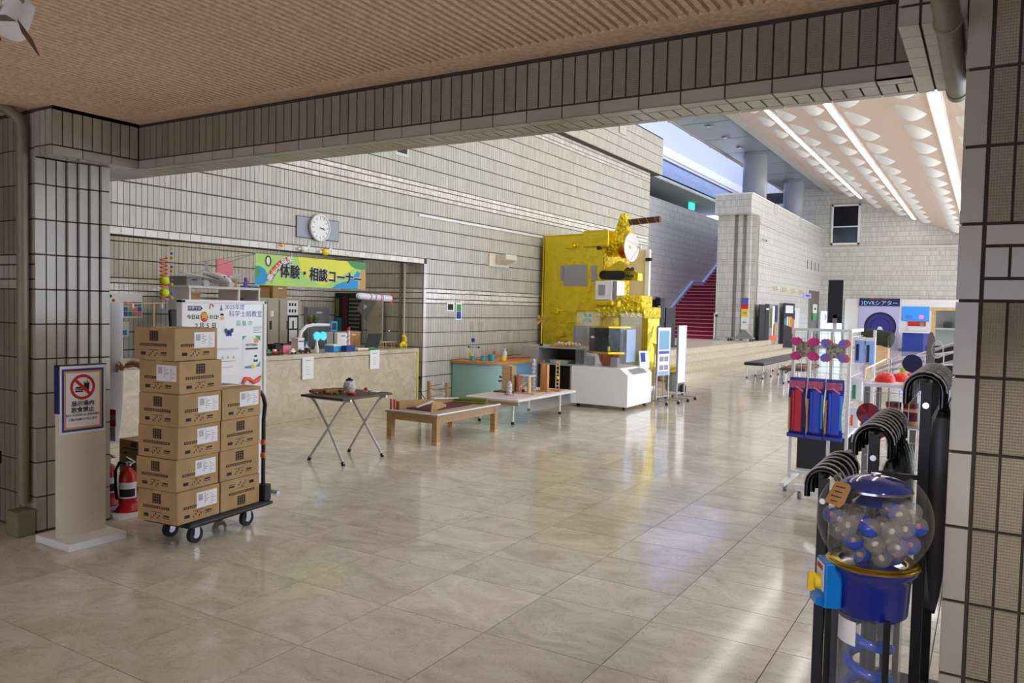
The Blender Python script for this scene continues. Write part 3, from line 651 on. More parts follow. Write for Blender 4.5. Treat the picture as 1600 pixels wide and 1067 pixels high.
for (x,y) in ((.06,.22),(.29,.20),(.05,.64),(.29,.64)):
    wv = ob('wheel', MB().cyl(TP(x-.015,y,.0525),TP(x+.015,y,.0525),.0525,n=24), 'rubber', tr, smooth=40)
    ob('hub', MB().cyl(TP(x-.017,y,.0525),TP(x+.017,y,.0525),.024,n=16), 'steel', wv, smooth=40)
    for s in (-.02,.02): ob('fork', MB().box(x+s-.002,x+s+.002,y-.02,y+.02,.05,.112).xf(TM), 'steel', tr)
def carton(label, M, sx, sy, sz, fr='logo', rt='label', flip=False, group='cartons on the trolley', mt='cardboard'):
    """carton with printed faces; M places its bottom left front corner"""
    p = M @ Vector((sx/2,sy/2,0)); t = thing('carton', label, 'carton', p, group)
    ob('box_body', MB().box(0,sx,0,sy,0,sz).xf(M), mt, t, bevel=.004)
    ob('tape_strip', MB().box(sx/2-.03,sx/2+.03,-.0006,sy+.0006,sz-.012,sz+.001).xf(M), 'tape', t)
    e = .0008
    for face, kd in (('f',fr),('r',rt)):
        if not kd: continue
        W = sx if face == 'f' else sy
        def bx(b, a0,a1,z0,z1,d=1):
            if flip: a0,a1,z0,z1 = W-a1,W-a0,sz-z1,sz-z0
            if face == 'f': b.box(a0,a1,-e*d,0,z0,z1)
            else: b.box(sx,sx+e*d,a0,a1,z0,z1)
        b = MB(); k = sz/.197
        if kd == 'logo': bx(b,W*.38,W*.38+.07,.118*k,.178*k)
        bx(b,W*.14,W*.80,.086*k,.102*k); bx(b,W*.16,W*.28,.03*k,.05*k); bx(b,W*.64,W*.80,.032*k,.036*k); bx(b,W*.66,W*.80,.042*k,.052*k)
        for q in range(5): bx(b,W*(.36+.045*q),W*(.385+.045*q),(.025+.012*(q%3))*k,(.035+.012*(q%3))*k)
        bx(b,W*.36,W*.6,.062*k,.065*k)
        ob('print', b.xf(M), 'print_dark', t)['kind'] = 'stuff'
        b = MB()
        if kd == 'logo':
            for r in range(3):
                for q in range(3):
                    a, z = W*.38+.008+q*.019, (.124+r*.018)*k
                    bx(b,a+.001,a+.012,z+.001,z+.0025,1.4); bx(b,a+.001,a+.012,z+.008,z+.0095,1.4); bx(b,a+.006,a+.0075,z,z+.011,1.4)
        for q in range(14): bx(b,W*(.17+.044*q),W*(.17+.044*q)+.007,.090*k,.098*k,1.4)
        ob('print_letters', b.xf(M), mt, t)['kind'] = 'stuff'
        if kd == 'label':
            b = MB(); bx(b,W*.44,W*.93,.075*k,.172*k,1.8); lb = ob('shipping_label', b.xf(M), 'label_white', t)
            b = MB()
            for q in range(9): bx(b,W*.48+q*.004,W*.48+q*.004+.002,.12*k,.16*k,2.4)
            for q in range(6): bx(b,W*.62,W*(.66+.02*(q*7%5)),(.10+.011*q)*k,(.104+.011*q)*k,2.4); bx(b,W*.78,W*(.82+.02*(q*3%5)),(.085+.012*q)*k,(.088+.012*q)*k,2.4)
            ob('label_print', b.xf(M), 'ink_grey', lb)['kind'] = 'stuff'
    return t
CH = .197
LB = ['bottom carton of the tall stack, square logo on its darker side','second carton from the bottom of the tall stack','third carton up the tall stack, white label near the right edge','fourth carton up the tall stack on the trolley','fifth carton up the tall stack, logo where others have the label','topmost carton of the tall stack, above the whiteboard edge']
jit = [(0,0),(-.012,.0),(-.004,.006),(.008,.0),(.008,.004),(-.022,-.004)]
for i in range(6):
    M = TM @ Matrix.Translation((.0+jit[i][0],.025+jit[i][1],.151+i*CH))
    carton(LB[i], M, .335, .332, CH-.002, 'logo' if i != 4 else 'label', 'label' if i != 4 else 'logo')
LR = ['bottom carton of the short stack, printed upside down','second carton from the bottom of the short stack with square logo','third carton up the short stack below the labelled one','top carton of the short stack with white label by the handle']
for i in range(4):
    M = TM @ Matrix.Translation((.0+(0,-.006,.0,.006)[i],.368,.151+i*CH))
    carton(LR[i], M, .335, .345, CH-.002, None, 'label' if i == 3 else 'logo', flip=(i == 0))
# ---- behind the pier: plinth, extinguishers, small cartons, white sheet
tag(ob('floor_board', MB().box(-5.62,-4.97,3.12,3.62,0,.03), 'white_paint', bevel=.003), 'low white board on the floor under the fire extinguishers', 'board')
def extinguisher(label, x, y):
    t = thing('fire_extinguisher', label, 'extinguisher', (x,y,.03), 'fire extinguishers behind the pier')
    ob('stand', MB().lathe([(.001,0),(.095,0),(.10,.012),(.07,.035),(.06,.05),(.055,.05)],(x,y,.03),24), 'red_paint', t, smooth=40)
    ob('cylinder', MB().lathe([(.055,.012),(.058,.02),(.058,.23),(.05,.262),(.03,.285),(.016,.295),(.016,.31)],(x,y,.03),24), 'red_paint', t, smooth=50)
    lb = ob('label_band', MB().lathe([(.0585,.09),(.0585,.20)],(x,y,.03),20,a0=-1.9,a1=.6), 'label_white', t, smooth=60)
    ob('label_print', MB().lathe([(.0590,.10),(.0590,.155)],(x,y,.03),16,a0=-1.6,a1=.3), 'ink_black', lb, smooth=60)
    ob('valve', MB().cyl((x,y,.335),(x,y,.365),.016).cyl((x-.02,y,.35),(x+.03,y,.35),.008), 'steel', t, smooth=40)
    ob('lever', MB().cb((x+.03,y,.385),(.10,.018,.008),ry=.25).cb((x+.02,y,.362),(.07,.018,.006)), 'chrome', t)
    ob('hose', MB().tube([(x-.01,y-.01,.355),(x-.05,y-.03,.36),(x-.075,y-.045,.30),(x-.07,y-.045,.16),(x-.062,y-.04,.10)],.010,8), 'rubber', t, smooth=60)
extinguisher('red fire extinguisher just left of the carton stack', -5.09, 3.26); extinguisher('red fire extinguisher half hidden by the sign stand', -5.34, 3.27)
es = thing('extinguisher_sign','red and white extinguisher sign plate by the white sheet','sign',(-5.42,3.33,.45)); ob('plate', MB().box(-5.50,-5.352,3.33,3.336,.47,.58), 'paper', es); rp = ob('red_field', MB().box(-5.50,-5.352,3.33,3.336,.58,.70), 'ink_red', es)
ob('post', MB().cyl((-5.47,3.345,.0),(-5.47,3.345,.69),.008), 'steel', es); txt('消火器',.05,(-5.42,3.3295,.64),'-Y','paper',rp); ob('arrow_mark', MB().box(-5.43,-5.41,3.3285,3.33,.49,.55).prism([(-.025,0),(.025,0),(0,.025)],(-5.42,3.3295,.545),(1,0,0),(0,0,1),.001), 'ink_red', es)
MS = Matrix.Translation((-5.86,3.68,0))
for i, l in enumerate(('lowest small carton behind the extinguishers','middle small carton behind the extinguishers','uppermost small carton behind the extinguishers')): carton(l, MS @ Matrix.Translation((0,0,i*.132)), .40, .30, .13, 'logo', None, group='small cartons behind the extinguishers')
def sheet():
    b = MB(); nz, nx = 16, 8; vs = []
    for i in range(nz+1):
        s = i/nz; z = .19+1.275*s
        for j in range(nx+1):
            t = j/nx; xr = -6.705+.10*s; 
            if s > .96: xr -= .03*((s-.96)/.04)**2
            vs.append((-7.10+(xr+7.10)*t, 4.2-.55*(1-t)+.02*math.sin(s*5), z))
    n = len(vs); vs += [(x,y+.006,z) for x,y,z in vs]; fs = []
    for i in range(nz):
        for j in range(nx):
            a = i*(nx+1)+j; fs += [(a,a+1,a+nx+2,a+nx+1),(n+a,n+a+nx+1,n+a+nx+2,n+a+1)]
    for i in range(nz):
        a = i*(nx+1)+nx; fs.append((a,a+n,a+n+nx+1,a+nx+1)); a = i*(nx+1); fs.append((a,a+nx+1,a+n+nx+1,a+n))
    for j in range(nx): a = nz*(nx+1)+j; fs.append((a,a+1,a+1+n,a+n))
    return b.add(vs, fs)
tag(ob('white_sheet', sheet(), 'white_gloss', smooth=60), 'tall white panel sheet held upright beside the tiled pier', 'panel')
# ---- person bending behind the cartons, only hand and forearm in sight
def skin_mesh(name, pts, edges, rad, m, parent, root=0, sub=2):
    me = bpy.data.meshes.new(name); me.from_pydata(pts, edges, []); o = bpy.data.objects.new(name, me); COL.objects.link(o)
    o.modifiers.new('skin','SKIN'); sv = me.skin_vertices[0].data
    for i, r in enumerate(rad): sv[i].radius = r if isinstance(r, tuple) else (r, r)
    sv[root].use_root = True
    s = o.modifiers.new('sub','SUBSURF'); s.levels = sub; s.render_levels = sub
    me.materials.append(MATS[m]); o.parent = parent; o.location = -WP[parent]
    return o
pe = thing('person','person bending behind the cartons, bare hand holding the white sheet','person',(-5.72,4.48,0))
P0 = [(-5.62,4.50,.80),(-5.70,4.47,.95),(-5.80,4.44,1.06),(-5.86,4.42,1.11),(-5.92,4.40,1.15),(-5.99,4.37,1.19),     # pelvis..head 5
      (-5.78,4.30,1.04),(-6.02,4.26,.94),(-6.28,4.23,.90),(-6.47,4.205,.935),(-6.585,4.19,.895),                 # left arm: shoulder, mid, elbow, mid, wrist 10
      (-5.80,4.58,1.04),(-5.95,4.58,.84),(-6.12,4.50,.72),                                                       # right arm 13
      (-5.60,4.40,.76),(-5.72,4.36,.44),(-5.62,4.38,.08),(-5.74,4.37,.04),
      (-5.58,4.60,.76),(-5.70,4.62,.44),(-5.60,4.64,.08),(-5.72,4.63,.04)]
E0 = [(0,1),(1,2),(2,3),(3,4),(4,5),(2,6),(6,7),(7,8),(8,9),(9,10),(2,11),(11,12),(12,13),(0,14),(14,15),(15,16),(16,17),(0,18),(18,19),(19,20),(20,21)]
R0 = [(.13,.11),(.125,.10),(.12,.10),(.055,.055),(.085,.075),(.075,.07),.06,.047,.04,.036,.026,.06,.05,.034,.085,.06,.042,.04,.085,.06,.042,.04]
bd = skin_mesh('body', P0, E0, R0, 'skin', pe)
skin_mesh('jacket', [P0[i] for i in (0,1,2,6,7,8,11,12)], [(0,1),(1,2),(2,3),(3,4),(4,5),(2,6),(6,7)], [(.145,.125),(.14,.115),(.135,.115),.072,.06,.052,.072,.06], 'cloth_navy', pe)
skin_mesh('trousers', [P0[i] for i in (0,14,15,16,18,19,20)], [(0,1),(1,2),(2,3),(0,4),(4,5),(5,6)], [(.145,.125),.098,.073,.055,.098,.073,.055], 'cloth_grey', pe)
ob('hair', MB().sph((-5.955,4.395,1.20),.105,14,(1.0,.9,.85)), 'hair', pe, smooth=80)
# hand: palm with four fingers and a thumb curled on the sheet's edge
ha = [(-6.585,4.19,.895),(-6.625,4.185,.885),(-6.655,4.183,.878)]
skin_mesh('palm', ha, [(0,1),(1,2)], [(.024,.026),(.02,.034),(.016,.034)], 'skin', pe)
for k,(dz,dl) in enumerate(((.028,.9),(.010,1.0),(-.010,.95),(-.028,.78))):
    a = Vector((-6.658,4.180,.880+dz)); 
    skin_mesh('finger', [a, a+Vector((-.030*dl,-.010,-.004)), a+Vector((-.052*dl,-.004,-.010)), a+Vector((-.066*dl,.010,-.014))], [(0,1),(1,2),(2,3)], [.0095,.009,.0082,.007], 'skin', pe)
a = Vector((-6.60,4.178,.906)); skin_mesh('thumb', [a, a+Vector((-.022,-.006,.022)), a+Vector((-.046,-.002,.030)), a+Vector((-.062,.006,.028))], [(0,1),(1,2),(2,3)], [.012,.0105,.0095,.008], 'skin', pe)
# ---- whiteboard
WX_ = -4.905
wb = thing('whiteboard','white framed standing whiteboard with posters behind the carton stacks','whiteboard',(-4.93,3.93,0))
ob('board', MB().box(-4.95,WX_-.004,3.56,4.30,.06,1.49), 'white_gloss', wb)
ob('frame', MB().box(-4.96,WX_+.008,3.545,3.575,.0,1.505).box(-4.96,WX_+.008,4.285,4.31,.0,1.505).box(-4.96,WX_+.008,3.545,4.31,1.483,1.507).box(-4.96,WX_+.008,3.545,4.31,.06,.085), 'white_paint', wb, bevel=.003)
ob('foot', MB().box(-5.15,-4.72,3.56,3.59,0,.02).box(-5.15,-4.72,4.27,4.30,0,.02), 'steel', wb)
p = flat('calendar_poster','paper','+X',(WX_-.004,3.750,1.378),.345,.208,wb,.0015); XW = WX_-.0022
ob('blue_tag', MB().prism([(-.062,-.017),(.045,-.017),(.062,0),(.045,.017),(-.062,.017)],(XW,3.662,1.444),(0,1,0),(0,0,1),.0006), 'navy', p); txt('科学では',.026,(XW+.0008,3.655,1.444),'+X','paper',p,bold=.01)
txt('今日は',.036,(XW,3.645,1.379),'+X','ink_black',p,bold=.02); txt('の日?',.036,(XW,3.822,1.379),'+X','ink_black',p,bold=.02)
ob('red_disc', MB().prism([(a*.9,c*1.05) for a,c in ci(.036,28)],(XW,3.738,1.382),(0,1,0),(0,0,1),.0006), 'ink_red', p); txt('何',.052,(XW+.0008,3.738,1.384),'+X','yellow',p,bold=.03,roll=-.12)
for s, y in (('2',3.672),('月',3.716),('5',3.768),('日',3.822)): txt(s,.044,(XW,y,1.316),'+X','navy' if s in '25' else 'ink_black',p,bold=.02)
ob('magnet_drawing', MB().tube([(XW+.001,3.80+.014*math.cos(a),1.458+.018*math.sin(a)) for a in [i*PI/8-.2 for i in range(9)]]+[(XW+.001,3.784,1.44)],.0035,6), 'ink_red', p)
ob('flask_drawing', MB().prism([(-.014,-.02),(.014,-.02),(.004,.004),(.004,.02),(-.004,.02),(-.004,.004)],(XW,3.886,1.45),(0,1,0),(0,0,1),.0005), 'ink_purple', p)
fg = MB().prism([(-.018,0),(.018,0),(.012,.014),(-.012,.014)],(XW,3.893,1.392),(0,1,0),(0,0,1),.0006); ob('cap_drawing', fg, 'ink_black', p); ob('face_drawing', MB().prism([(a,c*.8) for a,c in ci(.018,20)],(XW,3.893,1.372),(0,1,0),(0,0,1),.0005), 'skin', p)
for s, sz, y, z, m in (('2025年度',.046,4.01,1.455,'ink_purple'),('科学士前教室',.052,4.115,1.402,'ink_blue'),('募集中',.048,4.10,1.328,'ink_green')): txt(s,sz,(WX_-.0038,y,z),'+X',m,wb,name='handwriting',sp=1.05 if sz != .048 else 1.3)
bm = MB()
for i in range(4): bm.box(WX_-.004,WX_-.003,4.19,4.27-.012*(i%3),1.300-i*.014,1.303-i*.014)
ob('small_notes', bm, 'ink_blue', wb)['kind'] = 'stuff'
bf = thing('butterfly','blue paper butterfly stuck on the whiteboard','decoration',(WX_,3.955,1.26))
for s in (-1,1): ob('wing', MB().prism([(0,0),(s*.02,.03),(s*.038,.034),(s*.036,.006),(s*.022,-.004),(s*.024,-.026),(s*.008,-.024)][::s],(WX_-.003,3.955,1.262),(.25*s,.97,0),(0,0,1),.001), 'ink_blue', bf)
ob('butterfly_body', MB().cyl((WX_,3.955,1.238),(WX_,3.955,1.285),.003), 'ink_black', bf)
p = flat('event_poster','paper','+X',(WX_-.004,4.171,1.113),.172,.245,wb,.0015); ob('poster_corner', MB().prism([(.03,.122),(.086,.122),(.086,.08)],(XW,4.171,1.113),(0,1,0),(0,0,1),.0005).prism([(-.086,.122),(-.05,.122),(-.086,.09)],(XW,4.171,1.113),(0,1,0),(0,0,1),.0005).prism([(.086,-.122),(.04,-.122),(.086,-.08)],(XW,4.171,1.113),(0,1,0),(0,0,1),.0005), 'ink_green', p)
ob('picture', MB().prism([(a,c*.8) for a,c in ci(.024,20)],(XW,4.216,1.197),(0,1,0),(0,0,1),.0005), 'ink_orange', p); txt('PATTERN',.026,(XW,4.171,1.163),'+X','ink_black',p,bold=.01)
ob('poster_bar', MB().box(XW,XW+.0005,4.112,4.232,1.128,1.141), 'navy', p); ob('poster_cap', MB().prism([(-.016,0),(.016,0),(.01,.016),(-.01,.016)],(XW,4.212,1.068),(0,1,0),(0,0,1),.0005).prism([(-.02,-.03),(.02,-.03),(.02,-.006),(0,-.018),(-.02,-.006)],(XW,4.212,1.06),(0,1,0),(0,0,1),.0005), 'navy', p)
p = flat('notice_sheet','paper','+X',(WX_-.004,3.935,1.045),.24,.20,wb,.0015,roll=-.02); ob('notice_print', MB().box(XW,XW+.0006,3.85,4.02,1.045,1.049).box(XW,XW+.0006,3.87,4.0,1.00,1.003), 'ink_grey', p)
for k, y in enumerate((3.90,3.95,4.0)): ob('notice_character', MB().box(XW,XW+.0006,y-.012,y+.012,1.075,1.078).box(XW,XW+.0006,y-.002,y+.002,1.066,1.09).box(XW,XW+.0006,y-.01,y+.01,1.066,1.069), 'ink_grey', p)
ob('notice_clip', MB().box(WX_-.002,WX_+.006,3.85,4.04,1.136,1.148), 'film', wb)
ob('blue_fish', MB().prism([(-.06,-.008),(-.05,.008),(.02,.012),(.03,.0),(.02,-.010)],(WX_-.003,4.165,.992),(0,1,0),(0,0,1),.004), 'sky_blue', wb); ob('yellow_fish', MB().prism([(a,c) for a,c in ci(.018,16)],(WX_-.003,4.185,.994),(0,1,0),(0,0,1),.005), 'yellow', wb)
ob('red_dragon', MB().tube([(WX_+.001,4.09+.0,.80),(WX_+.001,4.085,.86),(WX_+.001,4.11,.905),(WX_+.001,4.15,.90),(WX_+.001,4.19,.87),(WX_+.001,4.23,.885),(WX_+.001,4.265,.915)],[.013,.015,.016,.016,.016,.02,.006],8), mat('coral',(240,96,84),.6), wb, smooth=60)
# ================================================================ counter alcove
mat('lime', (176,212,96), .6, noise=.15, nscale=2.2, col2=(150,200,120)); mat('lime_yellow', (222,222,70), .6); mat('cyan', (22,150,214), .6); mat('leaf', (70,150,90), .6); mat('tan_print', (200,150,92), .6)
mat('violet', (110,80,160), .6); mat('cabinet', (176,168,146), .5); mat('pink', (226,130,150), .6); mat('beige_plastic', (206,198,178), .5); mat('grey_plastic', (132,134,134), .55); mat('orange', (236,104,46), .4); mat('tennis', (196,232,40), .8)
mat('glow_cyan', (70,205,240), .3, emis=.6); mat('maroon', (92,32,40), .8); mat('olive', (112,116,52), .9); mat('brown', (92,66,44), .7, noise=.15, nscale=20); mat('grey_mid', (140,140,138), .6); mat('teal', (40,130,150), .5)
BXX = -7.0
bn = thing('banner','green and blue hanging banner with bold black Japanese lettering above the counter','banner',(BXX,6.9,1.69))
ob('banner_sheet', MB().box(BXX-.004,BXX,5.995,7.80,1.69,2.042), 'lime', bn)
def pr(nm, m, pts, d=.0006, par=bn, x=BXX): return ob(nm, MB().prism(pts,(x,0,0),(0,1,0),(0,0,1),d), m, par)
pr('yellow_field','lime_yellow',[(6.62,2.04),(7.46,2.04),(7.56,1.95),(7.40,1.86),(7.25,1.78),(7.0,1.72),(6.75,1.80),(6.66,1.92)])
pr('river','cyan',[(7.18,1.691),(7.28,1.745),(7.45,1.79),(7.58,1.86),(7.64,1.93),(7.70,1.90),(7.66,1.80),(7.66,1.691)],.0009); pr('tree_crown','leaf',[(7.46,2.041),(7.52,1.99),(7.60,1.955),(7.70,1.945),(7.797,1.95),(7.797,2.041)],.0009); pr('orange_strip','tan_print',[(7.67,1.691),(7.70,1.82),(7.70,1.945),(7.797,1.945),(7.797,1.691)],.001)
pr('globe_print','cyan',[(5.997,1.90),(6.06,1.905),(6.13,1.87),(6.17,1.80),(6.16,1.74),(6.12,1.695),(5.997,1.695)],.0009); pr('globe_land','leaf',[(5.997,1.90),(6.05,1.88),(6.07,1.82),(6.03,1.78),(5.997,1.79)],.0012)
arc = lambda r0, r1, cy, cz, a0, a1, n=14: [(cy+r0*math.cos(a0+(a1-a0)*i/n), cz+r0*math.sin(a0+(a1-a0)*i/n)) for i in range(n+1)]+[(cy+r1*math.cos(a1+(a0-a1)*i/n), cz+r1*math.sin(a1+(a0-a1)*i/n)) for i in range(n+1)]
for k, m in enumerate(('ink_red','orange','yellow','ink_purple')): pr('rainbow_band', m, [(y, 1.72+(z-1.72)) for y, z in arc(.50-.022*k,.478-.022*k,6.60,1.55,1.75,2.72)], .0012+.0001*k)
for i, s in enumerate('楽しい科学'):
    a = 2.62-i*.205; y, z = 6.60+.455*math.cos(a), 1.55+.455*math.sin(a)
    txt(s,.088,(BXX+.0018,y,z),'+X','ink_black',bn,roll=a-PI/2,bold=.05); txt(s,.088,(BXX+.0045,y,z),'+X','paper',bn,roll=a-PI/2,bold=.028)
txt('体験・相談コーナー',.17,(BXX+.0014,7.03,1.83),'+X','paper',bn,bold=.065,sx=.90,roll=-.035); txt('体験・相談コーナー',.17,(BXX+.007,7.03,1.83),'+X','ink_black',bn,bold=.026,sx=.90,roll=-.035)
lens = MB(); lens.tube([(BXX+.003,6.175+.035*math.cos(t),1.965+.055*math.sin(t)) for t in [i*2*PI/20 for i in range(20)]],.007,6,closed=True); ob('magnifier_print', lens, 'ink_black', bn); pr('magnifier_glass','label_white',[(6.175+.033*math.cos(i*.4),1.965+.052*math.sin(i*.4)) for i in range(16)],.001)
for (y0,x1,y1,z1) in ((6.0,-8.9,6.4,1.95),(6.0,-8.9,6.6,1.85),(6.3,-7.17,6.5,2.14),(7.75,-7.17,7.6,2.14)): ob('string', MB().cyl((BXX-.002,y0,2.035),(x1,y1,z1),.002,n=5), 'ink_grey', bn)
# clock on grey plate
cp = thing('wall_clock','round white wall clock on a grey plate above the counter opening','clock',(-7.1,7.08,2.28)); CX = HX+.012
ob('plate', MB().box(HX,CX+.008,6.752,7.46,2.297,2.545), mat('plate_grey',(150,154,164),.35), cp, bevel=.002); ob('plate_edge', MB().box(HX,CX+.006,6.745,7.467,2.29,2.552), 'black', cp)
RM = Matrix(((0,0,1,0),(1,0,0,0),(0,1,0,0),(0,0,0,1)))
ob('clock_rim', MB().lathe([(.155,0),(.168,.02),(.166,.045),(.150,.05),(.146,.035)],(CX+.01,7.10,2.432),40,RM), 'white_paint', cp, smooth=50)
df = ob('dial', MB().cyl((CX+.01,7.10,2.432),(CX+.045,7.10,2.432),.148,n=40), 'paper', cp); XD = CX+.046
tk = MB()
for i in range(12):
    a = i*PI/6; r = .122; tk.prism([(-.006,-.014),(.006,-.014),(.006,.014),(-.006,.014)],(XD,7.10+r*math.sin(a),2.432+r*math.cos(a)),(0,math.cos(a),-math.sin(a)),(0,math.sin(a),math.cos(a)),.001)
ob('hour_marks', tk, 'ink_grey', df)['kind'] = 'stuff'; ob('hour_hand', MB().cb((XD+.002,7.13,2.428),(.002,.075,.010),rx=-.12), 'ink_black', df); ob('minute_hand', MB().cb((XD+.004,7.14,2.420),(.002,.10,.006),rx=-.25), 'ink_black', df)
# wall light box, pictures, papers, ornaments on the opening trim
wl2 = thing('wall_uplight','cream wedge wall light on the tiled hall wall','lamp',(-7.1,11.3,2.2)); ob('back_plate', MB().box(HX,HX+.03,11.0,11.62,2.18,2.39), 'cream', wl2); ob('shade', MB().prism([(0,.02),(.20,.10),(.20,.19),(0,.19)],(HX+.03,11.55,2.2),(1,0,0),(0,0,1),.35), 'cream', wl2, bevel=.01)
for nm, lb, y0,y1,z0,z1, cols in (('photo_card','small white photo card with dark picture on the hall wall',9.85,10.04,1.42,1.556,('ink_black',)),('photo_card','tall photo card with green and blue pictures on the hall wall',10.085,10.255,1.285,1.555,('ink_blue','leaf'))):
    t = thing(nm, lb, 'picture', (HX,(y0+y1)/2,z0)); ob('card', MB().box(HX+.008,HX+.012,y0,y1,z0,z1), 'paper', t); h = (z1-z0-.04)/len(cols)
    for i, c in enumerate(cols): ob('picture', MB().box(HX+.012,HX+.0135,y0+.025,y1-.025,z0+.02+i*h,z0+.02+(i+1)*h-.004), c, t)
for y0,y1,z0,z1,lb in ((6.86,7.05,.56,.835,'white notice sheet taped to the counter front, left of the two'),(8.09,8.28,.62,.878,'white notice sheet taped to the counter front, right of the two')):
    t = thing('notice_paper', lb, 'paper', (HX,(y0+y1)/2,z0)); ob('sheet', MB().box(HX+.02,HX+.023,y0,y1,z0,z1), 'paper', t)
    b = MB().box(HX+.023,HX+.0238,y0+.05,y1-.05,z1-.05,z1-.042); 
    for i in range(4): b.box(HX+.023,HX+.0236,y0+.06,y1-.06-.01*(i%2),z0+.06+.03*i,z0+.064+.03*i)
    ob('sheet_print', b, 'ink_grey', t)['kind'] = 'stuff'
def bird(lb, y, z, m, m2, s=1):
    t = thing('bird_ornament', lb, 'ornament', (HX+.05,y,z-.05*s)); x = HX+.05
    ob('bird_body', MB().sph((x,y,z),.045*s,12,(.7,1.2,.9)), m, t, smooth=80); ob('wing', MB().prism([(0,0),(.06*s,.055*s),(.09*s,.05*s),(.04*s,-.01)],(x,y,z),(0,1,0),(.3,0,1),.006), m2, t); ob('tail', MB().prism([(0,0),(-.05*s,.02*s),(-.05*s,-.02*s)],(x,y-.04*s,z),(0,1,0),(0,0,1),.006), m2, t)
bird('white paper bird perched on the opening trim under the clock',6.84,2.15,'paper','paper'); bird('yellow paper bird perched on the opening trim right of the clock',7.20,2.14,'yellow','paper',1.1); bird('tiny flat yellow ornament on the trim left of the clock',6.50,2.17,'yellow','tan_print',.5)
ob_s = thing('wall_speaker_recess','small square dark recess high on the hall wall','recess',(HX,8.7,3.6)); ob('recess_frame', MB().box(HX,HX+.015,8.56,8.86,3.60,3.80), 'tile_trim', ob_s); ob('dark_back', MB().box(HX+.012,HX+.017,8.60,8.82,3.64,3.77), 'black', ob_s)
# spring toy, bead string, airplane, rocket, kite
sp = thing('hanging_spring_toy','orange coil spring toy with two yellow green balls hanging over the counter','toy',(-7.3,5.07,1.5)); n = 90
ob('coil', MB().tube([(-7.3+.032*math.cos(i*.785),5.07+.04*math.sin(i*.785),1.94-.0049*i) for i in range(n)],.0065,6), 'orange', sp, smooth=60)
for z in (1.70,1.575): ob('ball', MB().sph((-7.3,5.075,z),.048,14), 'tennis', sp, smooth=80)
ob('cord', MB().cyl((-7.3,5.07,1.93),(-7.3,5.07,2.12),.002,n=5), 'ink_grey', sp); ob('hanger_bar', MB().cyl((-7.3,5.02,2.06),(-7.3,5.12,2.06),.006), 'black', sp)
bs = thing('bead_string','string of violet and silver beads hanging beside the orange spring','decoration',(-7.3,5.16,1.5)); ob('cord', MB().cyl((-7.3,5.16,1.48),(-7.3,5.16,2.13),.0015,n=5), 'ink_grey', bs)
for i in range(12): ob('bead', MB().sph((-7.3,5.16,2.03-.046*i),.010+.004*(i%3),8), ('steel','violet','ink_orange')[i%3], bs, smooth=80)
ap = thing('model_airplane','white inflatable jet airplane hanging above the shelf unit','toy',(-7.4,5.82,1.65)); mat('plane_white',(226,228,238),.3)
AM = Matrix.Translation((-7.42,5.82,1.755)) @ Matrix.Rotation(math.radians(-16),4,'Z') @ Matrix.Rotation(math.radians(8),4,'Y')
ob('fuselage', MB().lathe([(.001,-.36),(.03,-.34),(.05,-.2),(.062,0),(.06,.2),(.045,.28),(.02,.33),(.001,.345)],(0,0,0),20,Matrix(((0,0,1,0),(0,1,0,0),(-1,0,0,0),(0,0,0,1)))).xf(AM), 'plane_white', ap, smooth=70)
for s in (-1,1):
    ob('wing', MB().prism([(.06,0),(-.06,0),(-.20,s*.34),(-.13,s*.34)][::s],(0,0,-.02),(1,0,0),(0,1,.12*s),.014).xf(AM), 'plane_white', ap, bevel=.004)
    ob('engine', MB().cyl((-.02,s*.14,-.055),(.07,s*.14,-.055),.03,.034,n=14).xf(AM), 'plane_white', ap, smooth=50)
    ob('tailplane', MB().prism([(-.26,0),(-.33,0),(-.37,s*.12),(-.33,s*.12)][::s],(0,0,.02),(1,0,0),(0,1,0),.008).xf(AM), 'plane_white', ap)
ob('fin', MB().prism([(-.22,.04),(-.34,.04),(-.38,.16),(-.34,.16)],(0,.004,0),(1,0,0),(0,0,1),.008).xf(AM), 'plane_white', ap); ob('cockpit_window', MB().cb((.26,0,.035),(.05,.06,.015),ry=.5).xf(AM), 'navy', ap); ob('window_row', MB().box(-.15,.2,-.0615,.0615,.008,.016).xf(AM), 'navy', ap); ob('cord', MB().cyl(AM @ Vector((0,0,.06)),(-7.42,5.82,2.6),.0015,n=5), 'ink_grey', ap)
rk = thing('model_rocket','white toy rocket with red bands hanging over the counter end','toy',(-7.4,8.45,1.55)); q0, q1 = Vector((-7.4,8.07,1.615)), Vector((-7.4,8.85,1.585)); d = (q1-q0)
ob('rocket_body', MB().tube([q0-d*.0,q0+d*.03,q0+d*.08,q0+d*.9],[.012,.035,.045,.045],16), 'plane_white', rk, smooth=50)
for f in (.32,.45,.6,.64): ob('red_band', MB().cyl(q0+d*f,q0+d*(f+.02),.0462,n=16), 'ink_red', rk)
for a in (0,PI/2,PI,3*PI/2): ob('fin', MB().prism([(0,0),(.10,0),(.12,.07),(.07,.07)],q0+d*.84,(0,1,-.04),(math.cos(a),0,math.sin(a)),.006), 'ink_red', rk)
ob('cord', MB().cyl(q0+d*.62,(-7.4,8.55,2.1),.002,n=5), 'ink_grey', rk)
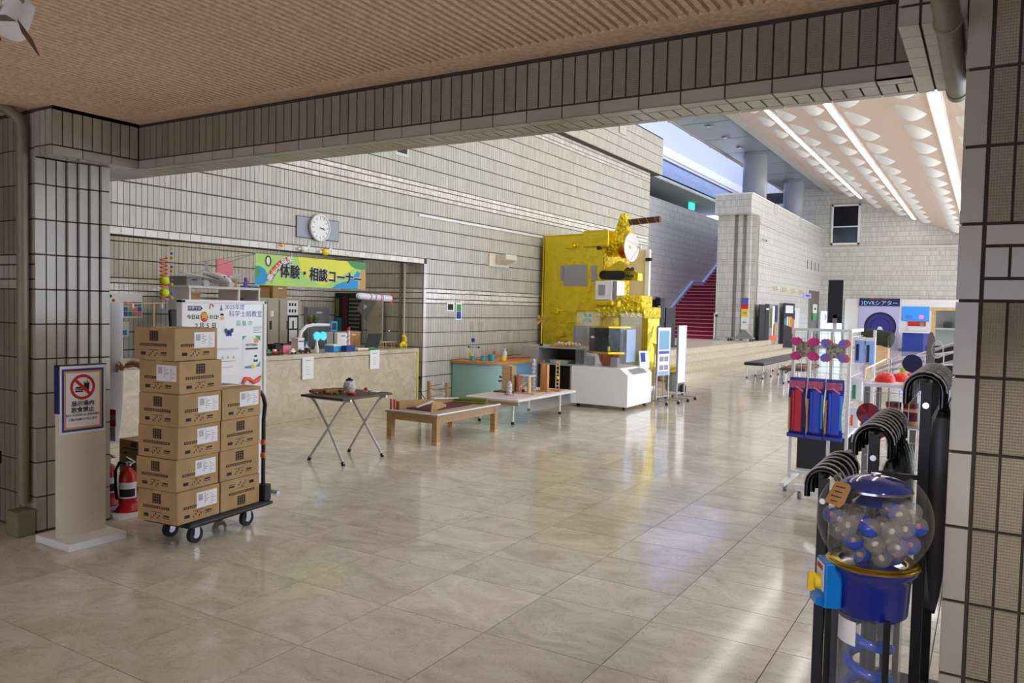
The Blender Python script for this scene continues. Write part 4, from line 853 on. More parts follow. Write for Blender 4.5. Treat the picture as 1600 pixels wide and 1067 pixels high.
kt = thing('diamond_panel','grey diamond shaped panel with white triangle leaning by the side wall','panel',(-8.02,8.98,1.2)); ob('panel', MB().prism([(-8.22,1.42),(-8.04,1.25),(-7.84,1.55),(-8.10,1.60)],(0,9.0,0),(1,0,0),(0,0,1),.02), 'grey_plastic', kt); ob('cord', MB().cyl((-8.0,9.0,1.57),(-8.0,9.0,2.62),.0015,n=5), 'ink_grey', kt); ob('white_mark', MB().prism([(-8.08,1.42),(-8.01,1.465),(-8.08,1.50)],(0,8.978,0),(1,0,0),(0,0,1),.002), 'paper', kt)
b2 = thing('grey_board','beige perforated board with dark dots standing at the side wall','board',(-8.05,9.2,0)); ob('board', MB().box(-8.2,-7.91,9.2,9.23,0,1.56), 'beige_plastic', b2)
for i in range(5): ob('hole', MB().cyl((-7.955,9.2,1.0+.11*i),(-7.955,9.195,1.0+.11*i),.008,n=8), 'black', b2)
cu = thing('dark_curtain_sheet','dark patterned wall hanging with coloured stripe at the alcove back','poster',(-8.68,9.26,1.0)); ob('hanging', MB().box(-8.95,-8.40,9.262,9.275,.9,1.67), 'black', cu); ob('maroon_stripe', MB().box(-8.78,-8.68,9.258,9.262,.9,1.62), 'maroon', cu); ob('yellow_stripe', MB().box(-8.93,-8.86,9.258,9.262,1.3,1.58), 'olive', cu); ob('blue_stripe', MB().box(-8.93,-8.80,9.257,9.261,.95,1.28), 'teal', cu)
gm = MB()
for i in range(10):
    for j in range(9): gm.box(-8.64+j*.026,-8.626+j*.026,9.259,9.262,1.0+i*.062,1.03+i*.062)
o = ob('dot_pattern', gm, 'grey_mid', cu); o['kind'] = 'stuff'
pl = thing('support_pole','thin pale vertical pole from counter to alcove ceiling','pole',(-7.48,9.2,.87)); ob('pole', MB().cyl((-7.48,9.2,.87),(-7.48,9.2,2.62),.013), 'cream', pl); ob('pole_foot', MB().cyl((-7.48,9.2,.87),(-7.48,9.2,.885),.03), 'cream', pl)
cn = thing('wall_conduit','beige conduit running down the alcove side wall','pipe',(-7.62,9.27,.9)); ob('conduit', MB().cyl((-7.62,9.275,.2),(-7.62,9.275,2.6),.018), 'paint_grey', cn); ob('conduit_clip', MB().box(-7.65,-7.59,9.27,9.3,1.9,1.93), 'paint_grey', cn)
# furniture at the back of the alcove
su = thing('shelf_unit','white open shelf unit behind the whiteboard','shelf',(-8.5,6.72,0))
ob('top_board', MB().box(-8.8,-8.4,6.17,7.28,1.655,1.685), 'white_paint', su)
for y in (6.18,6.92,7.25): ob('upright', MB().box(-8.8,-8.4,y,y+.025,0,1.655), 'white_paint', su)
for z in (.35,.8,1.22): ob('shelf', MB().box(-8.8,-8.4,6.18,7.27,z,z+.022), 'white_paint', su)
def small_box(nm, lb, cat, x0,x1,y0,y1,z0,z1,m,lid=None,grp=None,extra=None):
    t = thing(nm, lb, cat, ((x0+x1)/2,(y0+y1)/2,z0), grp); ob('box_body', MB().box(x0,x1,y0,y1,z0,z1-.02), m, t, bevel=.003); ob('lid', MB().box(x0-.004,x1+.004,y0-.004,y1+.004,z1-.02,z1), lid or m, t, bevel=.003)
    if extra: ob(extra[0], MB().box(x1,x1+.003,(y0+y1)/2-.04,(y0+y1)/2+.04,z1-.05,z1-.035), extra[1], t)
    return t
small_box('storage_box','grey plastic storage box on the shelf top, left of the pair','box',-8.78,-8.45,6.18,6.40,1.686,1.80,'grey_plastic',extra=('handle_slot','black')); small_box('storage_box','grey plastic storage box on the shelf top behind the airplane','box',-8.78,-8.45,6.42,6.66,1.686,1.79,'grey_plastic',extra=('handle_slot','black'))
small_box('carton_small','small cardboard box on the top right of the shelf','box',-8.7,-8.5,6.82,6.98,1.686,1.80,'cardboard',extra=('round_hole','black')); small_box('carton_small','cardboard box on the upper shelf behind the whiteboard','box',-8.75,-8.45,6.21,6.38,1.243,1.60,'cardboard'); small_box('file_box','black file box on the upper shelf under the airplane','box',-8.75,-8.45,6.95,7.05,1.243,1.55,'black')
tag(flat('pink_sheet','pink','+X',(-8.985,7.17,1.94),.27,.25,roll=-.05), 'pale pink patterned sheet pinned to the alcove back wall', 'poster')
bl = thing('blue_figure','dark violet toy figure on the shelf end by the banner','toy',(-8.5,7.12,1.686)); ob('figure_body', MB().lathe([(.001,0),(.035,0),(.03,.06),(.015,.08),(.025,.10),(.02,.13),(.001,.14)],(-8.5,7.12,1.686),12), 'violet', bl, smooth=60); ob('arm', MB().cyl((-8.5,7.08,1.75),(-8.5,7.17,1.77),.008), 'violet', bl)
def cabinet(lb, y0, y1, poster):
    t = thing('metal_cabinet', lb, 'cabinet', (-8.7,(y0+y1)/2,0), 'metal cabinets behind the counter'); ob('body', MB().box(-8.95,-8.52,y0,y1,0,1.56), 'cabinet', t, bevel=.004); ym = (y0+y1)/2
    for a, b_, hy in ((y0+.01,ym-.004,ym-.05),(ym+.004,y1-.01,ym+.05)):
        d = ob('door', MB().box(-8.52,-8.502,a,b_,.08,1.53), 'cabinet', t, bevel=.003); ob('handle', MB().box(-8.502,-8.49,hy-.012,hy+.012,1.12,1.24), 'black', d)
    return t
c1 = cabinet('beige metal cabinet with poster on its door, left of the pair',7.30,7.70,1); c2 = cabinet('beige metal cabinet with photo poster, right of the pair',7.71,8.10,1)
for par, y, z, wd, ht, k in ((c1,7.37,1.33,.11,.36,2),(c2,7.95,1.42,.20,.22,3),(c2,7.96,1.12,.20,.40,0)):
    q = flat('poster','paper' if k else 'ink_black','+X',(-8.50,y,z),wd,ht,par,.003)
    for i in range(3):
        for j in range(2): 
            if k: ob('poster_picture', MB().box(-8.497,-8.4962,y-wd*.36+i*wd*.26,y-wd*.2+i*wd*.26,z-.06+j*.09,z-.015+j*.09), 'ink_black', q)
    if not k:
        for j in range(2): ob('poster_sheet', MB().box(-8.497,-8.4955,y-.075,y+.075,z-.17+j*.18,z-.01+j*.18), 'paper', q)
ob('sticker', MB().box(-8.5,-8.497,7.55,7.60,1.30,1.38), 'paper', c1)
small_box('carton_small','open cardboard box on top of the left cabinet','box',-8.85,-8.6,7.42,7.62,1.561,1.70,'cardboard_dark'); small_box('carton_small','cardboard box with white tag on top of the right cabinet','box',-8.85,-8.58,7.66,7.92,1.561,1.74,'cardboard',extra=('tag','paper')); small_box('blue_crate','blue round container on the cabinet beside the shelf','box',-8.8,-8.6,7.28,7.40,1.561,1.72,'teal')
ls = thing('list_poster','grey paper list with dark lines on the alcove back wall','poster',(-8.98,8.62,1.1)); ob('sheet', MB().box(-8.994,-8.99,8.36,8.56,1.10,1.55), 'label_white', ls)
for i in range(8): ob('text_line', MB().box(-8.99,-8.989,8.39,8.53,1.15+.048*i,1.165+.048*i), 'ink_grey', ls)
ep = thing('electric_panel','grey metal electric panel on the back wall','panel',(-8.9,8.87,.85)); ob('panel_box', MB().box(-8.99,-8.9,8.64,9.09,.83,1.44), 'grey_mid', ep, bevel=.005); ob('panel_door', MB().box(-8.9,-8.89,8.67,9.06,.86,1.41), 'grey_plastic', ep); ob('name_plate', MB().box(-8.89,-8.888,8.80,8.92,1.34,1.37), 'label_white', ep); ob('green_sign', MB().box(-8.89,-8.886,8.70,8.85,1.22,1.29), 'leaf', ep)
pt = thing('periodic_table_poster','white science poster with coloured periodic table on the back wall','poster',(-8.98,5.7,1.27)); ob('sheet', MB().box(-8.994,-8.99,5.42,5.95,1.27,1.57), 'paper', pt)
for i in range(4):
    for j in range(3): ob('coloured_cell', MB().box(-8.99,-8.9885,5.70+.06*i,5.755+.06*i,1.29+.06*j,1.345+.06*j), ('violet','teal','tan_print','pink')[(i+j)%4], pt)
for (y,z,m) in ((5.50,1.50,'ink_blue'),(5.57,1.48,'ink_red'),(5.53,1.53,'ink_black')): ob('molecule', MB().cyl((-8.99,y,z),(-8.987,y,z),.02,n=14), m, pt)
for (y,z,m,lb) in ((5.42,1.14,'violet','violet and orange flyer under the periodic table poster'),(5.66,1.13,'label_white','pale flyer with small pictures under the periodic table poster')):
    t = thing('flyer', lb, 'poster', (-8.98,y,z)); ob('sheet', MB().box(-8.994,-8.99,y-.11,y+.11,z-.09,z+.09), m, t); ob('flyer_picture', MB().box(-8.99,-8.988,y-.08,y+.08,z-.07,z-.01), 'tan_print' if m == 'violet' else 'sky_blue', t)
wr_ = thing('wooden_rack','pale wooden frame rack with white pegs at the alcove back','rack',(-8.3,5.6,.9)); ob('post', MB().cyl((-8.3,5.63,0),(-8.3,5.63,1.47),.014), 'wood_pale', wr_); ob('cross_bar', MB().cyl((-8.3,5.30,1.445),(-8.3,5.78,1.46),.008), 'wood_pale', wr_); ob('foot', MB().box(-8.45,-8.15,5.58,5.68,0,.03), 'wood_pale', wr_)
for y in (5.37,5.74): ob('peg', MB().cyl((-8.3,y,1.40),(-8.3,y,1.45),.016), 'paper', wr_)
oc = thing('office_chair','black office chair seen past the shelf edge','chair',(-8.25,6.0,0)); ob('backrest', MB().cb((-8.3,6.02,1.18),(.05,.36,.42),ry=-.1), 'black', oc, bevel=.05); ob('seat', MB().cb((-8.1,6.02,.82),(.4,.4,.07)), 'black', oc, bevel=.03); ob('stem', MB().cyl((-8.1,6.02,.05),(-8.1,6.02,.8),.025), 'steel', oc)
for i in range(5): ob('leg', MB().cyl((-8.1,6.02,.09),(-8.1+.25*math.cos(i*1.256),6.02+.25*math.sin(i*1.256),.03),.015), 'black', oc)
# ---- on the counter (top z .87)
Z = .872
def pot(nm, lb, cat, x, y, prof, m, extra=None, n=16, z=None, grp=None):
    z = Z if z is None else z
    t = thing(nm, lb, cat, (x,y,z), grp); ob('vessel', MB().lathe([(.001,0)]+prof,(x,y,z),n), m, t, smooth=45)
    if extra: ob(extra[0], MB().lathe(extra[1],(x,y,z),n), extra[2], t, smooth=45)
    return t
lp = thing('curved_lamp','white arched desk stand with cyan hexagon pendants on the counter','lamp',(-7.5,7.2,Z))
ob('base', MB().box(-7.62,-7.38,7.10,7.22,Z,Z+.03), 'white_gloss', lp, bevel=.01); ob('arch', MB().tube([(-7.5,7.14,Z+.02),(-7.5,7.13,1.03),(-7.5,7.16,1.13),(-7.5,7.25,1.20),(-7.5,7.38,1.22),(-7.5,7.66,1.215)],[.024,.024,.024,.024,.022,.018],10), 'white_gloss', lp, smooth=60)
for y in (7.44,7.55): ob('pendant', MB().cyl((-7.512,y,1.07),(-7.488,y,1.07),.062,n=6), 'glow_cyan', lp); ob('pendant_wire', MB().cyl((-7.5,y,1.12),(-7.5,y,1.21),.002,n=5), 'steel', lp)
ob('glass_drop', MB().lathe([(.001,0),(.035,.03),(.04,.06),(.015,.13),(.004,.16)],(-7.5,7.655,1.03),14), 'acrylic', lp, smooth=60)
for y, lb in ((7.31,'small brown owl figure on the lamp arch, left of two'),(7.40,'small dark owl figure on the lamp arch, right of two')):
    t = thing('owl_figure', lb, 'figurine', (-7.5,y,1.235)); ob('figure_body', MB().sph((-7.5,y,1.272),.035,10,(1,1,1.2)), 'brown', t, smooth=80); ob('figure_head', MB().sph((-7.5,y,1.325),.026,10), 'olive', t, smooth=80)
small_box('white_carton','white and green packing box at the counter back','box',-7.8,-7.6,7.92,8.15,Z,1.10,'paper',extra=('green_print','leaf')); small_box('white_carton','white packing box with brown side at the counter back','box',-7.86,-7.66,8.17,8.45,Z,1.11,'tan_print',extra=('label','paper'))
small_box('pale_blue_box','pale blue box on the counter beside the lamp','box',-7.42,-7.26,7.50,7.70,Z,.965,'sky_blue','label_white'); small_box('blue_box','deep blue box at the counter edge','box',-7.25,-7.165,7.64,7.80,Z,.95,'ink_blue'); small_box('flat_tray_box','flat pale wooden tray on the counter edge','box',-7.36,-7.22,7.92,8.12,Z,.905,'wood_pale','label_white')
small_box('book_pile','pink and black book pile on the counter left end','book',-7.5,-7.34,6.72,6.84,Z,1.0,'pink','black'); small_box('book_pile','black box beside the pink books','book',-7.5,-7.36,6.62,6.70,Z,.99,'black'); small_box('white_box','narrow white box with blue print beside the lamp base','box',-7.48,-7.36,6.98,7.08,Z,1.06,'paper',extra=('print','ink_blue'))
pot('bottle','small white bottle, left of two near the lamp','bottle',-7.36,7.12,[(.03,0),(.03,.07),(.012,.09),(.012,.11),(.001,.11)],'label_white',('cap',[(.016,.11),(.018,.12),(.016,.14),(.001,.14)],'sky_blue')); pot('bottle','taller white bottle, right of two near the lamp','bottle',-7.30,7.24,[(.026,0),(.03,.05),(.016,.10),(.012,.15),(.001,.15)],'label_white',('cap',[(.014,.15),(.014,.175),(.001,.175)],'paper'))
for i,(y,m,lb) in enumerate(((6.42,'leaf','green plant trinket at the counter left end'),(6.52,'ink_red','red trinket at the counter left end'),(6.60,'brown','brown trinket beside the red one'),(6.95,'brown','dark wooden car toy on the counter edge'),(7.04,'ink_black','small black car toy on the counter edge'),(6.80,'paper','white car toy with dark wheels on the counter edge'))):
    t = thing('trinket', lb, 'toy', (-7.27,y,Z), 'trinkets along the counter edge'); ob('toy_body', MB().cb((-7.27,y,Z+.03),(.05,.085,.03)), m, t, bevel=.01); ob('toy_top', MB().cb((-7.27,y,Z+.055),(.04,.045,.025)), 'label_white' if i%2 else m, t, bevel=.008)
    for s in (-1,1): ob('wheel', MB().cyl((-7.24,y+s*.027,Z+.014),(-7.25,y+s*.027,Z+.014),.014), 'rubber', t)
lt = thing('laptop','open black laptop on the counter','laptop',(-7.45,8.4,Z)); ob('keyboard_base', MB().box(-7.62,-7.40,8.24,8.52,Z,Z+.015), 'black', lt, bevel=.003); ob('screen', MB().prism([(0,0),(.27,0),(.27,.205),(0,.205)],(-7.395,8.245,Z+.016),(0,1,0),(.02,.35,1),.008), 'black', lt)
bd_ = thing('balloon_dog','yellow balloon animal at the counter end','toy',(-7.4,9.08,Z))
for c, r, s in (((-7.4,9.09,.93),.04,(1,1.3,1)),((-7.4,9.13,.99),.035,(1,1,1.6)),((-7.4,9.10,1.04),.03,(1,1.2,1)),((-7.4,9.03,.905),.028,(1,1,1.2)),((-7.4,9.15,.905),.028,(1,1,1.2))): ob('balloon_segment', MB().sph(c,r,12,s), 'yellow', bd_, smooth=80)
pot('glass_jar','clear glass jar on a wooden frame at the counter end','jar',-7.5,8.86,[(.05,0),(.062,.03),(.062,.10),(.03,.13),(.03,.15)],'acrylic',('lid',[(.034,.15),(.034,.165),(.001,.165)],'steel'),z=.965)
fr_ = thing('wooden_stand_frame','thin wooden stick frame carrying the glass jar','stand',(-7.5,8.83,Z)); 
for y in (8.72,8.78,8.90,8.96): ob('stick', MB().cyl((-7.46,y,Z),(-7.5,y+.02,.962),.006), 'wood_pale', fr_)
ob('top_plate', MB().box(-7.57,-7.43,8.66,8.98,.955,.964), 'wood_pale', fr_)
rv = thing('green_reptile','green toy reptile lying on the counter edge','toy',(-7.24,8.22,Z)); ob('reptile_body', MB().tube([(-7.24,8.08,Z+.01),(-7.24,8.15,Z+.02),(-7.25,8.24,Z+.022),(-7.24,8.33,Z+.012)],[.006,.018,.02,.008],8), 'leaf', rv, smooth=60); ob('reptile_head', MB().sph((-7.24,8.345,Z+.014),.014,10), 'leaf', rv, smooth=80)
tw = thing('ribbon_tower','small white tower wound with striped ribbon on the counter','ornament',(-7.45,7.98,Z)); ob('core', MB().cyl((-7.45,7.98,Z),(-7.45,7.98,1.14),.022,.016), 'label_white', tw); ob('ribbon', MB().tube([(-7.45+.026*math.cos(i*.7),7.98+.026*math.sin(i*.7),Z+.01+i*.007) for i in range(36)],.005,5), 'pink', tw); ob('finial', MB().sph((-7.45,7.98,1.16),.022,10), 'ink_red', tw, smooth=80)
bt = thing('blue_tablet','small blue framed display on the counter','display',(-7.6,7.86,1.05)); ob('display_frame', MB().box(-7.62,-7.60,7.80,7.92,1.12,1.26), 'sky_blue', bt, bevel=.006); ob('display_screen', MB().box(-7.60,-7.598,7.82,7.90,1.145,1.235), 'black', bt); ob('stem', MB().cyl((-7.61,7.86,Z),(-7.61,7.86,1.13),.008), 'black', bt)
# ================================================================ tables, rounded cabinet, shelf
mat('leg_silver',(206,202,200),.35,.3); mat('walnut', (74,54,42), .4, noise=.2, nscale=8, stretch=(6,1,1)); mat('cab_green', (150,190,182), .45); mat('cab_blue', (118,170,202), .45); mat('cab_edge', (150,170,180), .4); mat('wood_orange', (206,140,62), .4, noise=.12, nscale=8, stretch=(5,1,1))
mat('shelf_grey', (176,182,178), .5); mat('shelf_dark', (86,80,66), .7); mat('lilac', (206,186,196), .7); mat('white_tube', (232,230,220), .35); mat('beaker_teal', (50,160,168), .2); mat('liquid_lime', (206,216,70), .3); mat('shell', (226,212,192), .6); mat('speckle', (214,214,214), .6, noise=.35, nscale=60)
ft = thing('folding_table','dark topped folding table on crossed steel legs before the counter','table',(-5.28,5.65,0))
ob('table_top', MB().box(-5.55,-5.01,5.30,6.0,.612,.634), 'walnut', ft, bevel=.006)
for y in (5.40,5.90):
    for s in (-1,1):
        x0, x1 = -5.28+s*.225, -5.28-s*.20
        l = ob('leg', MB().tube([(x0,y-.03 if y < 5.6 else y+.02,.012),(x0+(x1-x0)*.55,y,.34),(x1+s*.03,y,.55),(x1-s*.02,y,.595),(x1-s*.08,y,.606)],.0125,10), 'leg_silver', ft, smooth=60)
        ob('foot_cap', MB().cyl((x0,y-.03 if y < 5.6 else y+.02,0),(x0+(x1-x0)*.04,y-.028 if y < 5.6 else y+.018,.03),.017), 'rubber', l)
for y in (5.38,5.92): ob('cross_bar', MB().cyl((-5.48,y,.60),(-5.08,y,.60),.008), 'steel', ft)
zt = .635
for i,(x,y,l,a,lb) in enumerate(((-5.50,5.46,.13,.3,'wooden stick bundle at the left corner of the folding table'),(-5.45,5.56,.12,-.2,'wooden stick bundle beside the left corner one'),(-5.36,5.50,.12,.5,'wooden stick bundle at the front edge of the folding table'),(-5.44,5.66,.12,.1,'wooden stick bundle behind the front ones'),(-5.30,5.58,.11,-.4,'wooden stick bundle next to the speckled jar'))):
    t = thing('stick_bundle', lb, 'sticks', (x,y,zt), 'stick bundles on the folding table')
    for k in range(5): ob('stick', MB().cb((x+(k%3-1)*.02,y+.01*(k-2),zt+.008+.013*(k//2)),(l,.016,.012),rz=a+.25*(k-2)), 'brown' if k%2 else 'wood', t)
def lathe_thing(nm, lb, cat, c, prof, m, parts=(), grp=None, n=20):
    t = thing(nm, lb, cat, c, grp); ob('vessel' if not parts or parts[0][0] != 'vessel' else 'base', MB().lathe([(.001,0)]+prof,c,n), m, t, smooth=45)
    for (pn, pf, pm) in parts: ob(pn, MB().lathe(pf,c,n), pm, t, smooth=45)
    return t
lathe_thing('speckled_jar','white speckled jar with dark lid on the folding table','jar',(-5.34,5.74,zt),[(.045,0),(.058,.02),(.06,.06),(.05,.10),(.034,.115)],'speckle',[('lid',[(.036,.113),(.036,.125),(.02,.13),(.012,.142),(.001,.142)],'ink_black')])
lathe_thing('red_tin','flat red tin at the front edge of the folding table','tin',(-5.16,5.58,zt),[(.038,0),(.04,.004),(.04,.02),(.001,.02)],'red_paint',[('lid',[(.041,.016),(.041,.024),(.001,.025)],'red_paint')])
rb = thing('red_ball_holder','small red ball on a dish on the folding table','toy',(-5.27,5.90,zt)); ob('ball', MB().sph((-5.27,5.90,zt+.022),.020,14), 'red_paint', rb, smooth=80); ob('dish', MB().lathe([(.001,0),(.024,0),(.026,.006)],(-5.27,5.90,zt),16), 'label_white', rb)
tag(ob('card', MB().cb((-5.17,5.93,zt+.004),(.07,.10,.006),rz=.3), 'paper'), 'small white card on the right end of the folding table', 'card')
# low wooden table
LX0,LX1,LY0,LY1,LZ = -5.72,-5.0,6.73,7.98,.325
lt_ = thing('low_wooden_table','low pale wooden table with cardboard marble run on it','table',(-5.36,7.35,0))
ob('table_top', MB().box(LX0,LX1,LY0,LY1,LZ-.022,LZ), 'wood', lt_, bevel=.004); ob('apron', MB().box(LX0+.02,LX1-.02,LY0+.02,LY1-.02,LZ-.095,LZ-.022), 'wood', lt_)
for x in (LX0+.045,LX1-.045):
    for y in (LY0+.045,LY1-.045): l = ob('leg', MB().box(x-.034,x+.034,y-.034,y+.034,0,LZ-.022), 'wood', lt_, bevel=.004); ob('leg_tip', MB().box(x-.035,x+.035,y-.035,y+.035,0,.035), 'wood_pale', l)
ob('plastic_cover', MB().box(LX0-.006,LX1+.006,LY0-.006,LY1+.006,LZ,LZ+.003).box(LX1+.004,LX1+.006,LY0,LY1+.03,LZ-.07,LZ).box(LX0-.006,LX0-.004,LY0-.05,LY1,LZ-.12,LZ).box(LX0,LX1+.03,LY1+.006,LY1+.008,.12,LZ), 'cover_film', lt_)
ob('white_edging', MB().box(LX1-.012,LX1+.010,LY0-.008,LY1+.008,LZ+.002,LZ+.014).box(LX0,LX1,LY0-.010,LY0+.008,LZ+.002,LZ+.012), 'white_gloss', lt_)
mr = thing('cardboard_marble_run','open cardboard marble run box on the low wooden table','toy',(-5.4,7.2,LZ)); z0 = LZ+.004
ob('back_wall', MB().prism([(0,0),(1.05,0),(1.05,.035),(.45,.075),(0,.10)],(-5.66,6.84,z0),(.12,1,0),(0,0,1),.012), 'cardboard', mr); ob('side_panel', MB().prism([(0,0),(.42,.0),(.42,.04),(.18,.10),(.03,.11)],(-5.22,6.90,z0),(-.25,1,0),(0,0,1),.010), 'cardboard', mr); ob('end_wall', MB().box(-5.66,-5.62,6.84,6.86,z0,z0+.09), 'cardboard_dark', mr); ob('run_floor', MB().box(-5.60,-5.25,6.95,7.75,z0,z0+.010), 'maroon', mr); ob('white_lip', MB().prism([(0,0),(.62,-.05),(.62,-.04),(0,.01)],(-5.5,7.32,z0+.09),(.0,1,0),(0,0,1),.02), 'paper', mr); ob('inner_ramp', MB().cb((-5.45,7.1,z0+.05),(.03,.3,.008),rx=.15), 'label_white', mr)
rr = thing('red_rack','small red plastic rack on the low table corner','toy',(-5.66,6.80,LZ)); 
for x in (-5.69,-5.64): ob('post', MB().box(x-.008,x+.008,6.782,6.798,z0,z0+.12), 'red_paint', rr)
for i in range(4): ob('rung', MB().box(-5.69,-5.64,6.786,6.794,z0+.02+.027*i,z0+.028+.027*i), 'paper', rr)
gr = thing('green_roll','folded olive green cloth roll on the low table','cloth',(-5.42,7.82,LZ)); ob('roll', MB().cyl((-5.62,7.80,z0+.035),(-5.15,7.93,z0+.035),.032,n=16), 'olive', gr, smooth=50); ob('fold', MB().cb((-5.38,7.86,z0+.012),(.46,.12,.02),rz=.27), 'olive', gr, bevel=.006)
wc = thing('white_cloth','crumpled white cloth beside the green roll','cloth',(-5.62,7.68,LZ))
for (x,y,r) in ((-5.67,7.62,.02),(-5.66,7.67,.024),(-5.65,7.72,.022),(-5.68,7.74,.02)): ob('crumple', MB().sph((x,y,z0+r*.7),r,10,(1.2,1.1,.8)), 'paper', wc, smooth=80)
# wooden rail toy standing by the wall
wr2 = thing('wooden_rail_toy','wooden frame with slanted rails standing before the tiled wall','toy',(-6.55,8.8,0))
for x in (-6.69,-6.38): ob('post', MB().box(x-.02,x+.02,8.78,8.82,0,.44), 'wood', wr2)
for i in range(3): ob('rail', MB().cb((-6.535,8.8,.40-.075*i),(.32,.03,.012),ry=(-.22 if i%2==0 else .12)), 'wood_pale', wr2)
for (x,z) in ((-6.63,.31),(-6.41,.29),(-6.43,.43)): ob('white_clip', MB().box(x-.02,x+.02,8.77,8.78,z-.02,z+.02), 'paper', wr2)
ob('foot', MB().box(-6.74,-6.33,8.68,8.92,0,.025), 'wood', wr2)
# low white table
VX0,VX1,VY0,VY1,VZ = -5.75,-4.95,8.34,9.94,.352
vt = thing('low_white_table','low white table with tube legs carrying wooden science toys','table',(-5.36,9.1,0)); ob('table_top', MB().box(VX0,VX1,VY0,VY1,VZ-.035,VZ), 'white_tube', vt, bevel=.014); ob('cloth', MB().box(VX0+.05,VX1-.06,VY0+.06,VY1-.06,VZ,VZ+.004), 'lilac', vt); ob('under_frame', MB().box(VX0+.06,VX1-.06,VY0+.10,VY0+.13,VZ-.09,VZ-.035), 'wood_pale', vt)
for x in (VX0+.07,VX1-.22):
    for y in (VY0+.24,VY1-.07): l = ob('leg', MB().cyl((x,y,.03),(x,y,VZ-.03),.016), 'white_tube', vt, smooth=50); ob('leg_tip', MB().cyl((x,y,0),(x,y,.035),.022), 'rubber', l, smooth=50)
ob('plastic_cover', MB().box(VX1+.002,VX1+.004,VY0,VY1,VZ-.18,VZ).box(VX0,VX1,VY1+.004,VY1+.006,.14,VZ).box(VX0,VX1,VY0-.006,VY0-.004,VZ-.14,VZ), 'cover_film', vt)
z0 = VZ+.005
wt = thing('wooden_block_tower','tall flat pale wooden tower on the low white table','toy',(-5.52,9.0,VZ)); ob('tower_slab', MB().box(-5.60,-5.47,8.98,9.05,z0,.72), 'wood_pale', wt); ob('tower_side', MB().box(-5.47,-5.44,8.98,9.07,z0,.71), 'wood', wt); ob('base', MB().box(-5.68,-5.40,8.9,9.12,z0,z0+.015), 'brown', wt); ob('pegs', MB().cyl((-5.61,9.0,.5),(-5.66,9.0,.5),.012).cyl((-5.61,9.0,.55),(-5.65,9.0,.56),.012), 'ink_black', wt)
lathe_thing('spiral_bottle','clear ribbed bottle filled with white spirals on the low white table','bottle',(-5.33,8.74,z0),[(.035,0),(.037,.02),(.035,.04),(.037,.06),(.035,.09),(.037,.12),(.03,.15),(.012,.18),(.001,.18)],'speckle',[('base_disc',[(.07,0),(.07,.012),(.001,.012)],'wood')])
bx_ = thing('wooden_machine','wooden box machine with white ramp on the low white table','toy',(-5.35,9.12,VZ))
ob('left_wall', MB().box(-5.46,-5.38,9.10,9.22,z0,.58), 'wood', bx_); ob('red_wall', MB().box(-5.40,-5.365,9.04,9.10,z0,.60), mat('terracotta',(196,126,100),.6), bx_); ob('top_plate', MB().box(-5.44,-5.22,9.06,9.26,.575,.59), 'speckle', bx_); ob('right_post', MB().box(-5.25,-5.22,9.06,9.12,z0,.575), 'wood_pale', bx_); ob('ramp', MB().cb((-5.31,9.06,.47),(.12,.03,.008),ry=-.6), 'paper', bx_); ob('black_cup', MB().cyl((-5.30,9.05,z0+.01),(-5.30,9.05,z0+.05),.022), 'ink_black', bx_); ob('machine_base', MB().box(-5.45,-5.08,8.96,9.24,z0,z0+.012), 'wood_pale', bx_)
lathe_thing('clear_spiral_tube','tall clear tube of spirals behind the wooden machine','tube',(-5.36,9.42,z0),[(.045,0),(.045,.44),(.001,.44)],'film',[('spiral_filling',[(.02,.01)]+[(.034 if i%2 else .022,.02+.026*i) for i in range(16)]+[(.001,.45)],'speckle')])
wg_ = thing('wooden_gate_toy','two upright orange wooden boards on the low white table','toy',(-5.19,9.45,VZ))
for x in (-5.23,-5.16): ob('board', MB().box(x-.018,x+.018,9.42,9.48,z0,.73), 'wood_orange', wg_)
ob('foot', MB().box(-5.28,-5.1,9.36,9.54,z0,z0+.014), 'wood', wg_)
wc_ = thing('woodpecker_ladder','pale ladder toy with small yellow climber on the low white table','toy',(-5.13,9.5,VZ))
for x in (-5.115,-5.065): ob('rail', MB().box(x-.006,x+.006,9.62,9.632,z0,.78), 'wood_pale', wc_)
for i in range(7): ob('rung', MB().box(-5.115,-5.065,9.622,9.63,.42+.055*i,.432+.055*i), 'paper', wc_)
ob('climber', MB().sph((-5.08,9.61,.54),.018,10,(1,1,1.4)), 'yellow', wc_, smooth=80); ob('ladder_base', MB().box(-5.17,-5.01,9.54,9.70,z0,z0+.02), 'terracotta', wc_)
hw = thing('basket','small woven brown bowl on the low white table','bowl',(-5.62,9.2,VZ)); ob('bowl', MB().lathe([(.001,0),(.05,0),(.075,.03),(.08,.06),(.072,.06),(.06,.03)],(-5.62,9.25,z0),18), 'brown', hw, smooth=45); ob('bowl_filling', MB().sph((-5.62,9.25,z0+.055),.06,12,(1,1,.5)), 'terracotta', hw, smooth=80)
